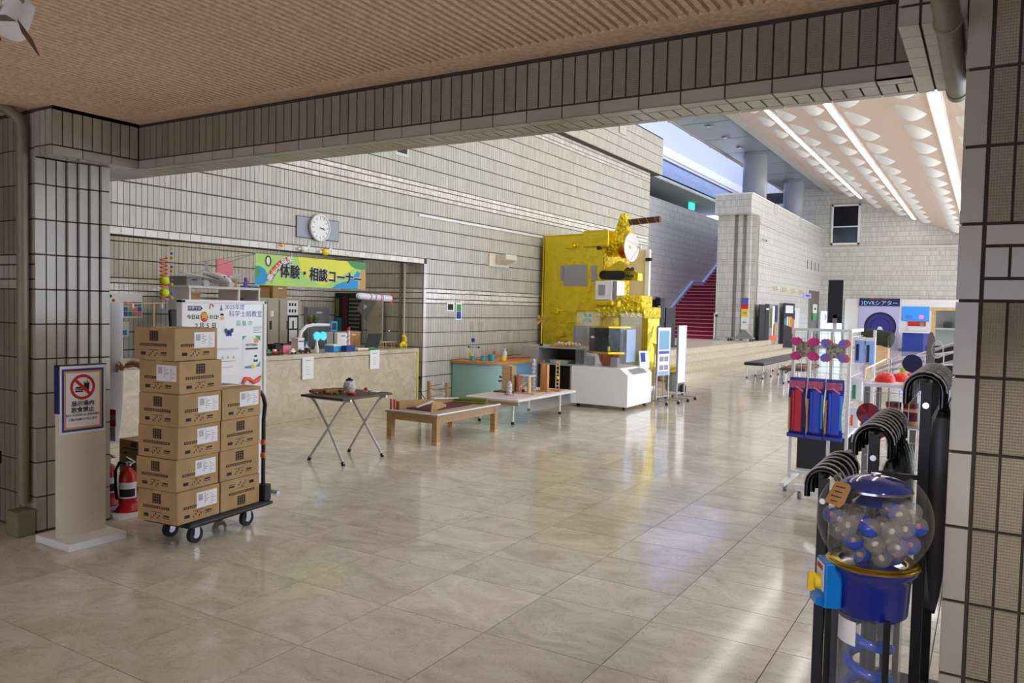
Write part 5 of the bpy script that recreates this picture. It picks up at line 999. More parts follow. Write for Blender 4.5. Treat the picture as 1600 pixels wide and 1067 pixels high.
# rounded cabinet
def rounded(x0,x1,y0,y1,r,n=12): return [(x0,y0)]+[(x1-r+r*math.sin(i*PI/2/n), y0+r-r*math.cos(i*PI/2/n)) for i in range(n+1)]+[(x1,y1),(x0,y1)]
rc = thing('rounded_cabinet','green and blue rounded cabinet with wooden top against the tiled wall','cabinet',(-6.75,10.9,0)); A = (0,0,.02)
ob('plinth', MB().prism(rounded(-7.12,-6.38,10.05,11.25,.5),(0,0,0),(1,0,0),(0,1,0),.06), 'black', rc)
ob('curved_front', MB().prism(rounded(-7.15,-6.33,10.0,10.58,.52),(0,0,.05),(1,0,0),(0,1,0),.545), 'cab_green', rc, smooth=40); ob('blue_door', MB().box(-7.15,-6.335,10.6,11.28,.05,.595), 'cab_blue', rc); ob('seam', MB().box(-7.15,-6.33,10.58,10.60,.05,.595), 'cab_edge', rc)
ob('metal_edge', MB().prism(rounded(-7.16,-6.32,9.99,11.29,.53),(0,0,.595),(1,0,0),(0,1,0),.028), 'cab_edge', rc, smooth=40); ob('wooden_top', MB().prism(rounded(-7.17,-6.29,9.96,11.30,.55),(0,0,.624),(1,0,0),(0,1,0),.035), 'wood_orange', rc, smooth=40)
zc_ = .661
for lb,x,y,m,r,h in (('small teal beaker at the rounded cabinet edge, leftmost','-6.86',10.12,'beaker_teal',.035,.07),('teal beaker in the middle of the three','-6.72',10.22,'beaker_teal',.042,.075),('largest teal beaker on the rounded cabinet','-6.62',10.30,'beaker_teal',.05,.10)):
    lathe_thing('beaker',lb,'beaker',(float(x),y,zc_),[(r,0),(r,h),(r-.004,h),(r-.004,.01),(.001,.01)],m,[('rim',[(r-.004,h),(r+.003,h+.004),(r+.001,h-.006)],'acrylic')],'teal beakers on the rounded cabinet')
sa = thing('glass_apparatus','tall glass tubes with funnel and coloured liquid on the rounded cabinet','glassware',(-6.9,10.3,zc_))
for x in (-7.0,-6.84): ob('glass_tube', MB().lathe([(.001,0),(.03,0),(.03,.42),(.045,.58),(.041,.58),(.026,.42)],(x,10.3,zc_+.02),16), 'acrylic', sa, smooth=45)
ob('liquid', MB().cyl((-6.95,10.22,zc_+.005),(-6.95,10.22,zc_+.11),.035), 'liquid_lime', sa, smooth=45); ob('blue_stopper', MB().box(-6.97,-6.93,10.25,10.29,zc_+.28,zc_+.34), 'ink_blue', sa); ob('stand_clamp', MB().cyl((-7.03,10.28,zc_+.20),(-6.86,10.28,zc_+.20),.008), 'steel', sa); ob('clamp_knob', MB().sph((-7.04,10.28,zc_+.20),.018,8).sph((-6.85,10.28,zc_+.20),.018,8), 'ink_black', sa); ob('stand_base', MB().box(-7.08,-6.82,10.22,10.38,zc_,zc_+.015), 'steel', sa)
for nm,lb,x,y,prof,m in (('yellow_cup','yellow plastic cup lying on the rounded cabinet',-6.50,10.46,[(.045,0),(.05,.02),(.048,.07),(.001,.07)],'yellow'),('red_jar','clear bowl with red balls on the rounded cabinet',-6.58,10.42,[(.03,0),(.05,.03),(.045,.06),(.02,.07),(.001,.07)],'film'),('white_bottle','white bottle at the back of the rounded cabinet',-6.78,10.95,[(.035,0),(.035,.10),(.012,.13),(.012,.16),(.001,.16)],'label_white'),('brown_pot','brown pot at the back of the rounded cabinet',-6.92,10.9,[(.04,0),(.055,.05),(.05,.10),(.03,.12),(.001,.12)],'terracotta')):
    lathe_thing(nm,lb,nm.split('_')[1],(x,y,zc_),prof,m,[('inner_ring',[(.02,prof[-1][1]),(.02,prof[-1][1]+.008),(.001,prof[-1][1]+.008)],'ink_red' if nm == 'red_jar' else m)])
wtray = thing('wooden_tray','flat wooden tray with red stick on the rounded cabinet','tray',(-6.75,11.0,zc_)); ob('tray', MB().box(-7.1,-6.55,11.16,11.28,zc_,zc_+.02), 'wood', wtray); ob('stick', MB().cyl((-6.6,10.75,zc_+.012),(-6.45,11.2,zc_+.03),.008), 'red_paint', wtray)
# grey shelf unit
sh = thing('grey_shelf_desk','grey open shelf desk beside the display case','shelf',(-6.1,11.7,0))
ob('top_board', MB().box(-6.70,-5.5,11.35,12.1,.845,.87), 'shelf_grey', sh); ob('left_box', MB().box(-6.70,-6.36,11.34,12.1,.60,.845), 'shelf_grey', sh); ob('middle_board', MB().box(-6.70,-5.5,11.33,12.1,.575,.60), 'shelf_grey', sh); ob('back_panel', MB().box(-6.68,-5.5,12.0,12.1,0,.845), 'shelf_dark', sh); ob('left_side', MB().box(-6.70,-6.67,11.35,12.1,0,.575), 'shelf_grey', sh); ob('right_side', MB().box(-5.53,-5.5,11.35,12.1,0,.845), 'shelf_grey', sh); ob('front_leg', MB().box(-5.77,-5.73,11.34,11.38,0,.575), 'shelf_grey', sh)
tr_ = thing('plastic_tray','pale green shallow tray on the grey shelf','tray',(-6.0,11.5,.6)); ob('tray_body', MB().prism([(-.15,0),(.15,0),(.18,.045),(-.18,.045)],(-6.02,11.62,.602),(1,0,0),(0,0,1),.2), mat('pale_green',(196,214,202),.4), tr_); ob('rim', MB().box(-6.21,-5.83,11.41,11.63,.645,.652), 'pale_green', tr_)
cb_ = thing('clear_box','clear plastic box on the grey shelf','box',(-6.28,11.5,.6)); ob('box_body', MB().box(-6.35,-6.22,11.40,11.55,.602,.67), 'film', cb_); ob('white_cap', MB().box(-6.325,-6.30,11.42,11.45,.605,.63), 'paper', cb_)
wt2 = thing('shell_tray','wooden tray of white shells on the shelf top','tray',(-5.95,11.6,.87)); ob('tray', MB().box(-6.20,-5.62,11.40,11.75,.871,.885), 'wood_orange', wt2)
for i in range(11): ob('shell', MB().sph((-6.12+.042*i,11.48+.03*(i%3),.91+.014*(i%2)),.024+.006*(i%3),8,(1,.9,1.1)), 'shell', wt2, smooth=80)
pb = thing('dark_mouse','small dark round object on the shelf top','object',(-6.38,11.45,.87)); ob('dome', MB().sph((-6.38,11.45,.888),.03,10,(1.2,1,.7)), 'ink_black', pb, smooth=80); ob('knob', MB().cyl((-6.38,11.45,.905),(-6.38,11.45,.915),.006), 'steel', pb)
def pinwheel(lb, x, y, z0, z1, m):
    t = thing('pinwheel', lb, 'pinwheel', (x,y,z0), 'pinwheels at the gold satellite'); ob('stick', MB().cyl((x,y,z0),(x,y,z1),.005,n=6), 'wood_pale', t)
    for k in range(4): a = k*PI/2+.3; ob('blade', MB().prism([(0,0),(.09,.0),(.085,.06),(.03,.045)],(x,y-.01,z1),(math.cos(a),-.15,math.sin(a)),(-math.sin(a),-.1,math.cos(a)),.003), m, t)
    ob('pin', MB().cyl((x,y-.02,z1),(x,y,z1),.008), 'yellow', t)
pinwheel('orange yellow pinwheel on a stick before the gold satellite',-6.55,11.75,.87,1.30,'ink_orange'); pinwheel('teal pinwheel above the acrylic display case corner',-5.62,11.65,.87,1.36,'beaker_teal')
tc = thing('power_cable','thin black cable on the floor at the counter end','cable',(-7.1,9.35,0)); ob('cable', MB().tube([(-7.16,9.2,.42),(-7.15,9.22,.2),(-7.1,9.35,.02),(-7.05,9.5,.008)],.006,6), 'black', tc); ob('plug', MB().box(-7.175,-7.14,9.17,9.22,.41,.45), 'black', tc)
# ================================================================ satellite, display case, stands
def foil(name, col, strength, scale):
    m = mat(name, col, .34, 1); t = m.node_tree; b = t.nodes['Principled BSDF']; g = N(t,'ShaderNodeNewGeometry')
    n = N(t,'ShaderNodeTexNoise'); n.inputs['Scale'].default_value = scale; n.inputs['Detail'].default_value = 3; n.inputs['Distortion'].default_value = 1.2; t.links.new(g.outputs['Position'], n.inputs['Vector'])
    v = N(t,'ShaderNodeTexVoronoi'); v.inputs['Scale'].default_value = scale*.9; t.links.new(g.outputs['Position'], v.inputs['Vector'])
    a = N(t,'ShaderNodeMath', operation='ADD'); t.links.new(n.outputs[0], a.inputs[0]); t.links.new(v.outputs[0], a.inputs[1])
    bp = N(t,'ShaderNodeBump'); bp.inputs['Strength'].default_value = strength; bp.inputs['Distance'].default_value = .05; t.links.new(a.outputs[0], bp.inputs['Height']); t.links.new(bp.outputs[0], b.inputs['Normal'])
    return m
foil('foil', (238,212,60), .3, 7); foil('foil_crumpled', (240,216,60), .9, 16); mat('amber_foil', (206,110,20), .25, .9); mat('silver_pad', (150,152,154), .5); mat('gold_edge', (226,190,30), .3, .9)
SX0,SX1,SY0,SY1 = -7.06,-5.86,12.70,13.85
sa_ = thing('satellite_model','large gold foil satellite model with dish against the hall wall','satellite',(-6.5,13.3,0))
def bumpy(x0,x1,z0,z1,y,n=14):     # foil panel, slightly uneven
    b = MB(); vs = []
    for i in range(n+1):
        for j in range(n+1):
            e = 0 if i in (0,n) or j in (0,n) else random.uniform(-.012,.008)
            vs.append((x0+(x1-x0)*i/n, y+e, z0+(z1-z0)*j/n))
    return b.add(vs, [(i*(n+1)+j,(i+1)*(n+1)+j,(i+1)*(n+1)+j+1,i*(n+1)+j+1) for i in range(n) for j in range(n)])
ob('main_body', MB().box(SX0,SX1,SY0+.01,SY1,0,2.83), 'foil', sa_, bevel=.03); ob('front_foil', bumpy(SX0+.02,SX1-.02,.02,2.82,SY0-.004), 'foil', sa_); ob('edge_strip', MB().tube([(SX0-.005,SY0,.1),(SX0-.01,SY0,1.4),(SX0-.005,SY0,2.82),(SX1-.3,SY0,2.835)],.018,8), 'gold_edge', sa_)
ob('grey_panel', MB().box(-6.62,-6.17,SY0-.03,SY0-.005,1.91,2.29), 'silver_pad', sa_); ob('grey_panel', MB().box(-6.70,-6.63,SY0-.02,SY0-.005,2.0,2.28), 'silver_pad', sa_); ob('grey_panel', MB().box(-6.08,-5.98,SY0-.02,SY0-.005,2.0,2.28), 'silver_pad', sa_); ob('grey_panel', MB().box(-6.40,-5.95,SY0-.03,SY0-.005,.62,1.2), 'silver_pad', sa_)
for x, z, w_ in ((-6.58,2.63,.14),(-6.85,1.46,.17)): ob('foil_block', MB().box(x,x+w_,SY0-.12,SY0,z-.05,z+.05), 'foil', sa_, bevel=.01); ob('foil_nozzle', MB().cyl((x+w_,SY0-.06,z),(x+w_+.10,SY0-.06,z),.02), 'foil_crumpled', sa_, smooth=40)
ob('crease', MB().tube([(-6.9,SY0-.01,1.28),(-6.5,SY0-.012,1.24),(-6.2,SY0-.01,1.27)],.012,6), 'foil_crumpled', sa_)
ob('top_box', MB().box(-6.25,-5.75,SY0-.06,SY0+.8,2.60,2.90), 'foil', sa_, bevel=.03); ob('upper_drum', MB().cyl((-6.0,SY0+.3,2.66),(-5.45,SY0+.3,2.68),.22,n=20), 'foil_crumpled', sa_, smooth=40); ob('amber_ring', MB().cyl((-5.62,SY0+.28,2.60),(-5.42,SY0+.28,2.60),.19,n=20), 'amber_foil', sa_, smooth=40); ob('thruster_hole', MB().cyl((-5.93,SY0-.064,2.58),(-5.93,SY0-.07,2.58),.035,n=16), 'black', sa_)
ob('mast', MB().prism([(-.16,0),(.12,0),(.06,.42),(-.02,.42)],(-5.62,SY0+.4,2.78),(1,0,0),(0,0,1),.2), 'foil_crumpled', sa_); ob('boom', MB().cyl((-5.60,SY0+.4,3.06),(-4.98,SY0+.4,3.10),.055,n=18), mat('boom_brown',(74,44,36),.5), sa_, smooth=40); ob('boom_stripe', MB().tube([(-5.58+.012*i,SY0+.4+.056*math.cos(i*.5),3.06+.0008*i+.056*math.sin(i*.5)) for i in range(48)],.004,5), 'gold_edge', sa_)
_DM = Matrix.Translation((-5.28,12.56,2.57)) @ Matrix.Rotation(math.radians(-62),4,'Z') @ Matrix.Rotation(math.radians(90),4,'Y')
ob('dish', MB().lathe([(.001,.06),(.08,.055),(.16,.035),(.235,0),(.245,-.004),(.24,-.012),(.16,.02),(.001,.045)],(0,0,0),32).xf(Matrix.Translation((-5.28,12.56,2.57)) @ Matrix.Rotation(math.radians(-8),4,'Z') @ Matrix.Rotation(math.radians(-90),4,'Y')), mat('dish_white',(226,224,216),.4), sa_, smooth=50)
DD = Vector((math.cos(math.radians(-8)),math.sin(math.radians(-8)),0)); DC = Vector((-5.28,12.56,2.57))
for a in (.4,2.5,4.6): ob('feed_strut', MB().cyl(DC+Vector((0,0,.22*math.sin(a)))+Vector((-DD.y,DD.x,0))*.22*math.cos(a),DC+DD*.16,.005,n=6), 'white_paint', sa_)
ob('feed_horn', MB().cyl(DC+DD*.12,DC+DD*.20,.02,.028), 'white_paint', sa_); ob('dish_arm', MB().cyl(DC-DD*.05,(-5.62,SY0+.28,2.62),.035), 'foil_crumpled', sa_)
ob('side_foil', MB().box(SX1,SX1+.02,SY0,SY1,.1,2.6), 'foil_crumpled', sa_); ob('side_wedge', MB().prism([(0,0),(.62,0),(.62,.12),(.25,.34),(0,.2)],(-5.86,13.0,2.02),(1,0,0),(0,0,1),.2), 'foil', sa_)
ob('black_baffle', MB().prism([(-.20,-.07)]+[(.13+.08*math.cos(a),.08*math.sin(a)) for a in (-1.3,-.6,0,.6,1.3)]+[(-.20,.08)]+[(-.2+.08*math.cos(a),.005+.08*math.sin(a)) for a in (2.0,2.6,3.14,3.7,4.2)],(-5.62,12.68,2.10),(1,0,0),(0,0,1),.06), 'black', sa_)
for z in (2.09,2.21):
    for x in (-5.42,-5.33): ob('thruster', MB().cyl((x-.10,12.9,z),(x,12.75,z),.035,n=14), 'foil', sa_, smooth=40); ob('thruster_mouth', MB().cyl((x+.001,12.748,z),(x+.008,12.738,z),.034,n=14), 'black', sa_)
ob('instrument_box', MB().box(-5.93,-5.66,12.55,12.85,1.67,2.0), 'white_gloss', sa_, bevel=.006); ob('instrument_window', MB().box(-5.86,-5.74,12.535,12.55,1.75,1.93), 'silver_pad', sa_); ob('instrument_fin', MB().box(-5.655,-5.62,12.55,12.9,1.66,2.01), 'white_gloss', sa_); ob('instrument_fin', MB().box(-5.60,-5.53,12.58,12.9,1.67,2.0), 'chrome', sa_)
ob('lower_box', MB().box(-5.55,-5.15,12.8,13.3,1.50,1.76), 'foil_crumpled', sa_, bevel=.02); ob('lower_shelf', MB().box(-5.95,-5.02,12.6,13.4,1.36,1.56), 'foil_crumpled', sa_, bevel=.03); ob('lower_skirt', MB().box(-5.6,-5.05,12.85,13.4,.2,1.36), 'foil', sa_); ob('foil_lump', MB().box(-5.93,-5.6,12.55,12.8,1.56,1.67), 'foil', sa_, bevel=.03)
# cream backing panel with white post
cpn = thing('cream_partition','tall cream partition board on a white post behind the satellite','partition',(-5.75,14.2,0)); ob('board', MB().box(-6.3,-5.64,14.2,14.25,.1,2.66), mat('cream_board',(236,222,186),.6), cpn); ob('post', MB().box(-5.66,-5.58,14.17,14.25,0,2.66), 'white_gloss', cpn); ob('clamp', MB().box(-5.64,-5.52,14.12,14.17,2.44,2.50), 'black', cpn); ob('foot', MB().box(-6.3,-5.5,14.0,14.45,0,.04), 'white_paint', cpn)
# display case
dc = thing('display_case','white wheeled display case with clear acrylic cover','display case',(-4.98,11.25,0))
ob('plinth', MB().prism([(10.76,.06),(11.72,.06),(11.72,.63),(10.76,.63)],(-5.45,0,0),(0,1,0),(0,0,1),.80), 'white_gloss', dc, bevel=.004); ob('plinth_front', MB().prism([(-4.65,.06),(-4.52,.06),(-4.52,.53),(-4.65,.63)],(0,11.72,0),(1,0,0),(0,0,1),.96), 'white_gloss', dc)
ob('info_strip', MB().prism([(0,0),(.55,0),(.55,.11),(0,.11)],(-4.525,10.98,.537),(0,1,0),(-.8,0,.62),.003), 'grey_mid', dc)
for (x,y) in ((-5.36,10.84),(-4.6,10.84),(-5.36,11.64),(-4.6,11.64)): c = ob('caster', MB().cyl((x-.015,y,.03),(x+.015,y,.03),.03,n=16), 'rubber', dc, smooth=40); ob('caster_fork', MB().box(x-.02,x+.02,y-.02,y+.02,.045,.065), 'steel', c)
AX0,AX1,AY0,AY1,AZ = -5.42,-4.68,10.82,11.66,1.45; e = .008
ob('acrylic_cover', MB().box(AX0,AX1,AY0,AY0+e,.632,AZ).box(AX0,AX1,AY1-e,AY1,.632,AZ).box(AX0,AX0+e,AY0+e,AY1-e,.632,AZ).box(AX1-e,AX1,AY0+e,AY1-e,.632,AZ).box(AX0,AX1,AY0,AY1,AZ,AZ+e), 'acrylic', dc)
sm_ = thing('small_satellite_model','dark octagonal satellite model on a gold ring inside the acrylic case','model',(-5.05,11.24,.632)); oct_ = lambda r: [(r*math.cos(PI/8+i*PI/4), r*math.sin(PI/8+i*PI/4)) for i in range(8)]
mat('solar_dark',(26,28,40),.2,.2,noise=.5,nscale=30)
ob('body', MB().prism([(a,c) for a,c in oct_(.31)],(-5.05,11.24,.86),(1,0,0),(0,1,0),.36), 'solar_dark', sm_); ob('top_plate', MB().prism([(a,c) for a,c in oct_(.33)],(-5.05,11.24,1.22),(1,0,0),(0,1,0),.025), 'gold_edge', sm_); ob('gold_ring', MB().prism([(a,c) for a,c in oct_(.34)],(-5.05,11.24,.825),(1,0,0),(0,1,0),.03), 'gold_edge', sm_); ob('adapter', MB().lathe([(.001,.632),(.10,.632),(.14,.70),(.16,.78),(.2,.825)],(-5.05,11.24,0),20), 'amber_foil', sm_, smooth=40)
for x in (-5.28,-4.86): ob('grey_block', MB().box(x-.05,x+.06,11.0,11.1,.634,.77), 'silver_pad', sm_)
ob('white_tag', MB().box(-5.22,-5.17,10.93,10.945,1.06,1.09), 'paper', sm_); ob('blue_sheet', MB().prism([(0,0),(.35,0),(.35,.5),(0,.5)],(-4.72,11.15,.70),(0,1,0),(0,0,1),.004), mat('blue_tint',(150,184,226),.3), sm_); ob('yellow_tab', MB().box(-4.93,-4.90,10.93,10.945,.87,.94), 'yellow', sm_)
ci_ = thing('info_card','white information card leaning on the display case corner','sign',(-4.58,11.4,.6)); ob('card', MB().prism([(0,0),(.22,0),(.22,.27),(0,.27)],(-4.60,11.42,.60),(.35,.9,0),(-.1,0,1),.006), 'paper', ci_); ob('picture', MB().prism([(.03,.10),(.13,.10),(.13,.24),(.03,.24)],(-4.594,11.418,.60),(.35,.9,0),(-.1,0,1),.006), 'ink_blue', ci_)
# wheeled sign boards right of the case
def board_stand(lb, x, y, ry, wd, z0, z1, pic):
    t = thing('sign_board_stand', lb, 'sign', (x,y,0)); R = Matrix.Translation((x,y,0)) @ Matrix.Rotation(ry,4,'Z')
    for s in (-1,1): ob('post', MB().cyl(R @ Vector((s*wd/2,0,.06)),R @ Vector((s*wd/2,0,z1)),.014), 'steel', t, smooth=40); ob('base_bar', MB().cyl(R @ Vector((s*wd/2,-.22,.06)),R @ Vector((s*wd/2,.22,.06)),.012), 'steel', t, smooth=40)
    ob('cross_bar', MB().cyl(R @ Vector((-wd/2,0,.12)),R @ Vector((wd/2,0,.12)),.010), 'steel', t)
    for s in (-1,1):
        for q in (-.2,.2): ob('caster', MB().sph(R @ Vector((s*wd/2,q,.026)),.026,10), 'rubber', t, smooth=60)
    bd2 = ob('board', MB().box(-wd/2,wd/2,-.012,.012,z0,z1).xf(R), 'paper', t); ob('board_frame', MB().box(-wd/2-.012,-wd/2,-.016,.016,z0,z1+.012).box(wd/2,wd/2+.012,-.016,.016,z0,z1+.012).box(-wd/2,wd/2,-.016,.016,z1,z1+.012).xf(R), 'steel', t)
    if pic:
        h = z1-z0
        for (a0,a1,b0,b1,m) in ((-.42,.42,.55,.95,'cab_blue'),(-.42,.42,.46,.52,'ink_purple'),(-.35,-.02,.30,.40,'ink_grey'),(.05,.38,.30,.40,'ink_grey'),(-.35,-.02,.12,.22,'ink_grey'),(.05,.38,.12,.22,'ink_grey'),(-.42,.42,.0,.09,'blue_tint')): ob('board_print', MB().box(a0*wd,a1*wd,-.0135,-.012,z0+b0*h,z0+b1*h).xf(R), m, bd2)
    return t
board_stand('wheeled poster board with blue picture right of the display case',-4.46,12.05,1.34,.34,.46,1.22,True); board_stand('wheeled board seen nearly edge on beside the poster board',-4.40,12.75,1.56,.36,.30,1.25,False)
yf = thing('yellow_flyer','yellow leaflet fixed beside the poster board','paper',(-4.72,12.4,.7)); ob('sheet', MB().prism([(0,.35),(.14,.3),(.11,0)],(-4.78,12.38,.62),(1,.2,0),(0,0,1),.003), 'yellow', yf); ob('holder', MB().cyl((-4.74,12.40,0),(-4.74,12.40,.95),.008), 'steel', yf)
bm = thing('blue_pole_strap','slanting bright blue strap behind the poster board','strap',(-4.7,13.0,.8)); ob('strap', MB().cb((-4.93,13.2,1.02),(.05,.02,.45),ry=-.25), 'sky_blue', bm); ob('strap_post', MB().cyl((-4.88,13.22,0),(-4.88,13.22,.85),.012), 'steel', bm)
vc = thing('floor_machine','grey wheeled floor machine with yellow top and pale hose','machine',(-4.75,14.0,0)); ob('tank', MB().lathe([(.001,.06),(.13,.06),(.15,.12),(.14,.34),(.10,.40),(.001,.40)],(-4.82,13.6,0),20), 'grey_plastic', vc, smooth=45); ob('yellow_top', MB().box(-4.98,-4.66,13.45,13.75,.40,.52), 'yellow', vc, bevel=.02); ob('wheel', MB().cyl((-4.66,13.6,.10),(-4.62,13.6,.10),.10,n=18), 'rubber', vc, smooth=40); ob('hose', MB().tube([(-4.95,13.5,.48),(-4.8,13.3,.46),(-4.62,13.2,.52),(-4.5,13.15,.66),(-4.46,13.12,.82)],.022,8), 'cream', vc, smooth=60)
for lb, x0,x1,y0,y1,z0,z1 in (('wooden crate at the near end of the platform steps, lower','-5.95',-5.62,15.9,16.3,0,.14),('wooden crate behind the lower one at the platform steps','-6.3',-6.0,16.0,16.35,0,.26)):
    t = thing('wooden_crate', lb, 'crate', (float(x0),y0,0)); ob('crate_body', MB().box(float(x0),x1,y0,y1,z0,z1), 'wood', t); ob('crate_base', MB().box(float(x0)-.01,x1+.01,y0-.01,y1+.01,0,.02), 'brown', t)
# ================================================================ far end of the hall
ZP = .56
mat('vinyl_black',(40,40,46),.35); mat('screen_blue',(40,110,235),.4,emis=1.2); mat('screen_pink',(236,110,190),.4,emis=.8); mat('panel_glow',(214,240,252),.5,emis=.9); mat('exit_green',(30,200,150),.4,emis=3); mat('portal_blue',(54,44,140),.4); mat('portal_dark',(30,26,60),.5); mat('lavender_sign',(196,190,236),.5); mat('hedge',(58,62,44),.95,noise=.3,nscale=40)
bc = thing('black_cabinet','tall black cabinet on the platform at the end of the hall wall','cabinet',(-7.3,18.95,ZP)); ob('cabinet_body', MB().box(-7.49,-7.24,18.85,19.2,ZP,1.86), 'black', bc, bevel=.01); ob('cabinet_door', MB().box(-7.23,-7.08,18.84,19.15,ZP,1.83), 'black', bc, bevel=.03); ob('door_label', MB().box(-7.14,-7.09,18.835,18.84,1.60,1.62), 'paper', bc); ob('hinge', MB().box(-7.30,-7.24,18.80,18.85,1.78,1.86), 'grey_mid', bc)
tb = thing('black_panel_stand','narrow black panel on stand before the red stairs','panel',(-7.08,19.4,ZP)); ob('panel', MB().box(-7.10,-7.06,19.2,19.9,ZP+.05,1.58), 'black', tb); ob('panel_foot', MB().box(-7.2,-6.96,19.3,19.8,ZP,ZP+.05), 'black', tb)
sp_ = thing('rope_post','thin grey barrier post with black top beside the stairs','post',(-7.86,26.2,ZP)); ob('post', MB().cyl((-7.86,26.2,ZP),(-7.86,26.2,1.36),.03), 'grey_mid', sp_); ob('post_head', MB().cyl((-7.86,26.2,1.34),(-7.86,26.2,1.42),.05), 'black', sp_); ob('post_base', MB().cyl((-7.86,26.2,ZP),(-7.86,26.2,ZP+.03),.15), 'grey_mid', sp_)
hr = thing('stair_handrail','short white handrail at the foot of the stairs by the pier','handrail',(-8.0,26.5,ZP)); ob('rail', MB().tube([(-8.0,26.45,ZP),(-8.0,26.45,1.38),(-8.0,26.6,1.45),(-8.0,27.6,1.9)],.025,8), 'white_paint', hr, smooth=60); ob('rail_end', MB().sph((-8.0,26.46,1.41),.04,10), 'white_paint', hr, smooth=80)
cs = thing('colour_banner_stand','narrow banner stand of blue, red, yellow and white fields on a grey wedge','banner',(-6.87,26.0,ZP))
for z0,z1,m in ((1.78,1.99,'ink_purple'),(1.62,1.78,'ink_red'),(1.36,1.62,'yellow'),(.95,1.36,'label_white')): ob('banner_field', MB().box(-6.98,-6.76,26.0,26.01,z0,z1), m, cs)
ob('wedge_base', MB().prism([(-.30,0),(.30,0),(.02,.26),(-.02,.26)],(-6.86,26.05,.68),(1,0,0),(0,0,1),.05), 'grey_mid', cs); ob('banner_post', MB().cyl((-6.87,26.03,.7),(-6.87,26.03,1.98),.02), 'steel', cs)
ob('banner_text_bar', MB().box(-6.94,-6.80,25.995,26.0,1.46,1.52).box(-6.93,-6.81,25.995,26.0,1.16,1.21), 'ink_grey', cs)
cr = thing('flat_cart','low grey cart on casters under the colour banner','cart',(-6.85,26.05,ZP)); ob('cart_deck', MB().box(-7.42,-6.56,25.85,26.25,.64,.68), 'grey_mid', cr)
for x in (-7.35,-6.63):
    for y in (25.9,26.2): ob('caster', MB().cyl((x-.02,y,.60),(x+.02,y,.60),.04), 'rubber', cr)
def panel(nm, lb, cat, y0,y1,z0,z1, m, x=-6.62, prints=()):
    t = thing(nm, lb, cat, (x,(y0+y1)/2,0)); ob('board', MB().box(x-.03,x,y0,y1,z0,z1), m, t); ob('support', MB().box(x-.12,x-.03,y0+.1,y1-.1,0 if z0 < .5 else z0,z0+.1), 'black', t)
    for (a0,a1,b0,b1,pm) in prints: ob('panel_print', MB().box(x,x+.004,y0+a0*(y1-y0),y0+a1*(y1-y0),z0+b0*(z1-z0),z0+b1*(z1-z0)), pm, t)
    return t
panel('tall_black_panel','tall black panel beside the pier, left of the pair','panel',26.95,27.75,ZP,1.79,'black'); panel('tall_black_panel','tall black panel with white tag, right of the pair','panel',27.8,28.3,ZP,1.82,'black',prints=((.1,.9,.84,.88,'paper'),))
panel('rocket_poster_panel','picture panel of a white rocket and orange flames beside black panels','poster',28.36,29.6,.42,1.82,'ink_grey',prints=((.35,.6,.2,.95,'paper'),(.65,.98,.55,.98,'navy'),(.05,.3,.4,.9,'olive'),(.1,.95,.06,.2,'orange'),(.5,.9,.2,.5,'tan_print')))
panel('black_poster_panel','black poster panel with white lettering and coloured hands','poster',30.6,32.5,.18,1.9,'black',prints=((.15,.85,.78,.95,'label_white'),(.08,.22,.52,.66,'sky_blue'),(.28,.42,.5,.7,'label_white'),(.48,.6,.48,.7,'yellow'),(.64,.76,.46,.7,'ink_orange'),(.8,.95,.3,.66,'orange')))
wn_ = thing('white_notice_board','white notice board with blue poster on the pier wall','sign',(-6.78,33.4,1.0)); ob('board', MB().box(-6.79,-6.76,32.6,34.2,.9,1.74), 'white_paint', wn_); ob('blue_poster', MB().box(-6.76,-6.75,32.75,33.25,1.25,1.62), 'ink_blue', wn_)
sg_ = thing('lavender_sign','small lavender sign above the far doorway','sign',(-6.78,35.6,2.15)); ob('sign_plate', MB().box(-6.79,-6.74,34.9,36.4,2.18,2.4), 'lavender_sign', sg_); ob('sign_print', MB().box(-6.74,-6.735,35.2,36.1,2.25,2.33), 'ink_purple', sg_)
gs = thing('green_notice','white and green notice at the far doorway','sign',(-6.75,37.4,1.2)); ob('white_half', MB().box(-6.77,-6.74,37.0,37.9,1.55,1.95), 'paper', gs); ob('green_half', MB().box(-6.77,-6.74,37.0,37.9,1.22,1.55), 'leaf', gs); ob('arrow_print', MB().box(-6.74,-6.735,37.25,37.65,1.7,1.78), 'ink_black', gs)
for i in range(4): struct('trim_%d' % (30+i), MB().box(-6.81,-6.79,35.6+i*.85,35.68+i*.85,3.45,3.85), 'joint')
for i in range(4):
    t = thing('wall_wedge_light','pale wedge light on the pier wall, '+('first','second','third','fourth')[i]+' from the fluted corner','lamp',(-6.7,29.4+i*1.5,2.3),'wedge lights on the pier wall'); ob('back_plate', MB().box(-6.8,-6.78,29.2+i*1.5,29.9+i*1.5,2.28,2.5), 'cream', t); ob('shade', MB().prism([(0,.02),(.18,.09),(.18,.18),(0,.18)],(-6.78,29.75+i*1.5,2.3),(1,0,0),(0,0,1),.4), 'cream', t)
cm = thing('wall_camera','small white security camera on the pier wall','camera',(-6.75,27.6,4.0)); ob('housing', MB().cyl((-6.72,27.55,4.02),(-6.60,27.45,3.96),.05), 'white_paint', cm, smooth=40); ob('bracket', MB().cyl((-6.8,27.6,4.02),(-6.7,27.55,4.02),.02), 'white_paint', cm); ob('lens', MB().cyl((-6.60,27.45,3.96),(-6.595,27.445,3.958),.03), 'black', cm)
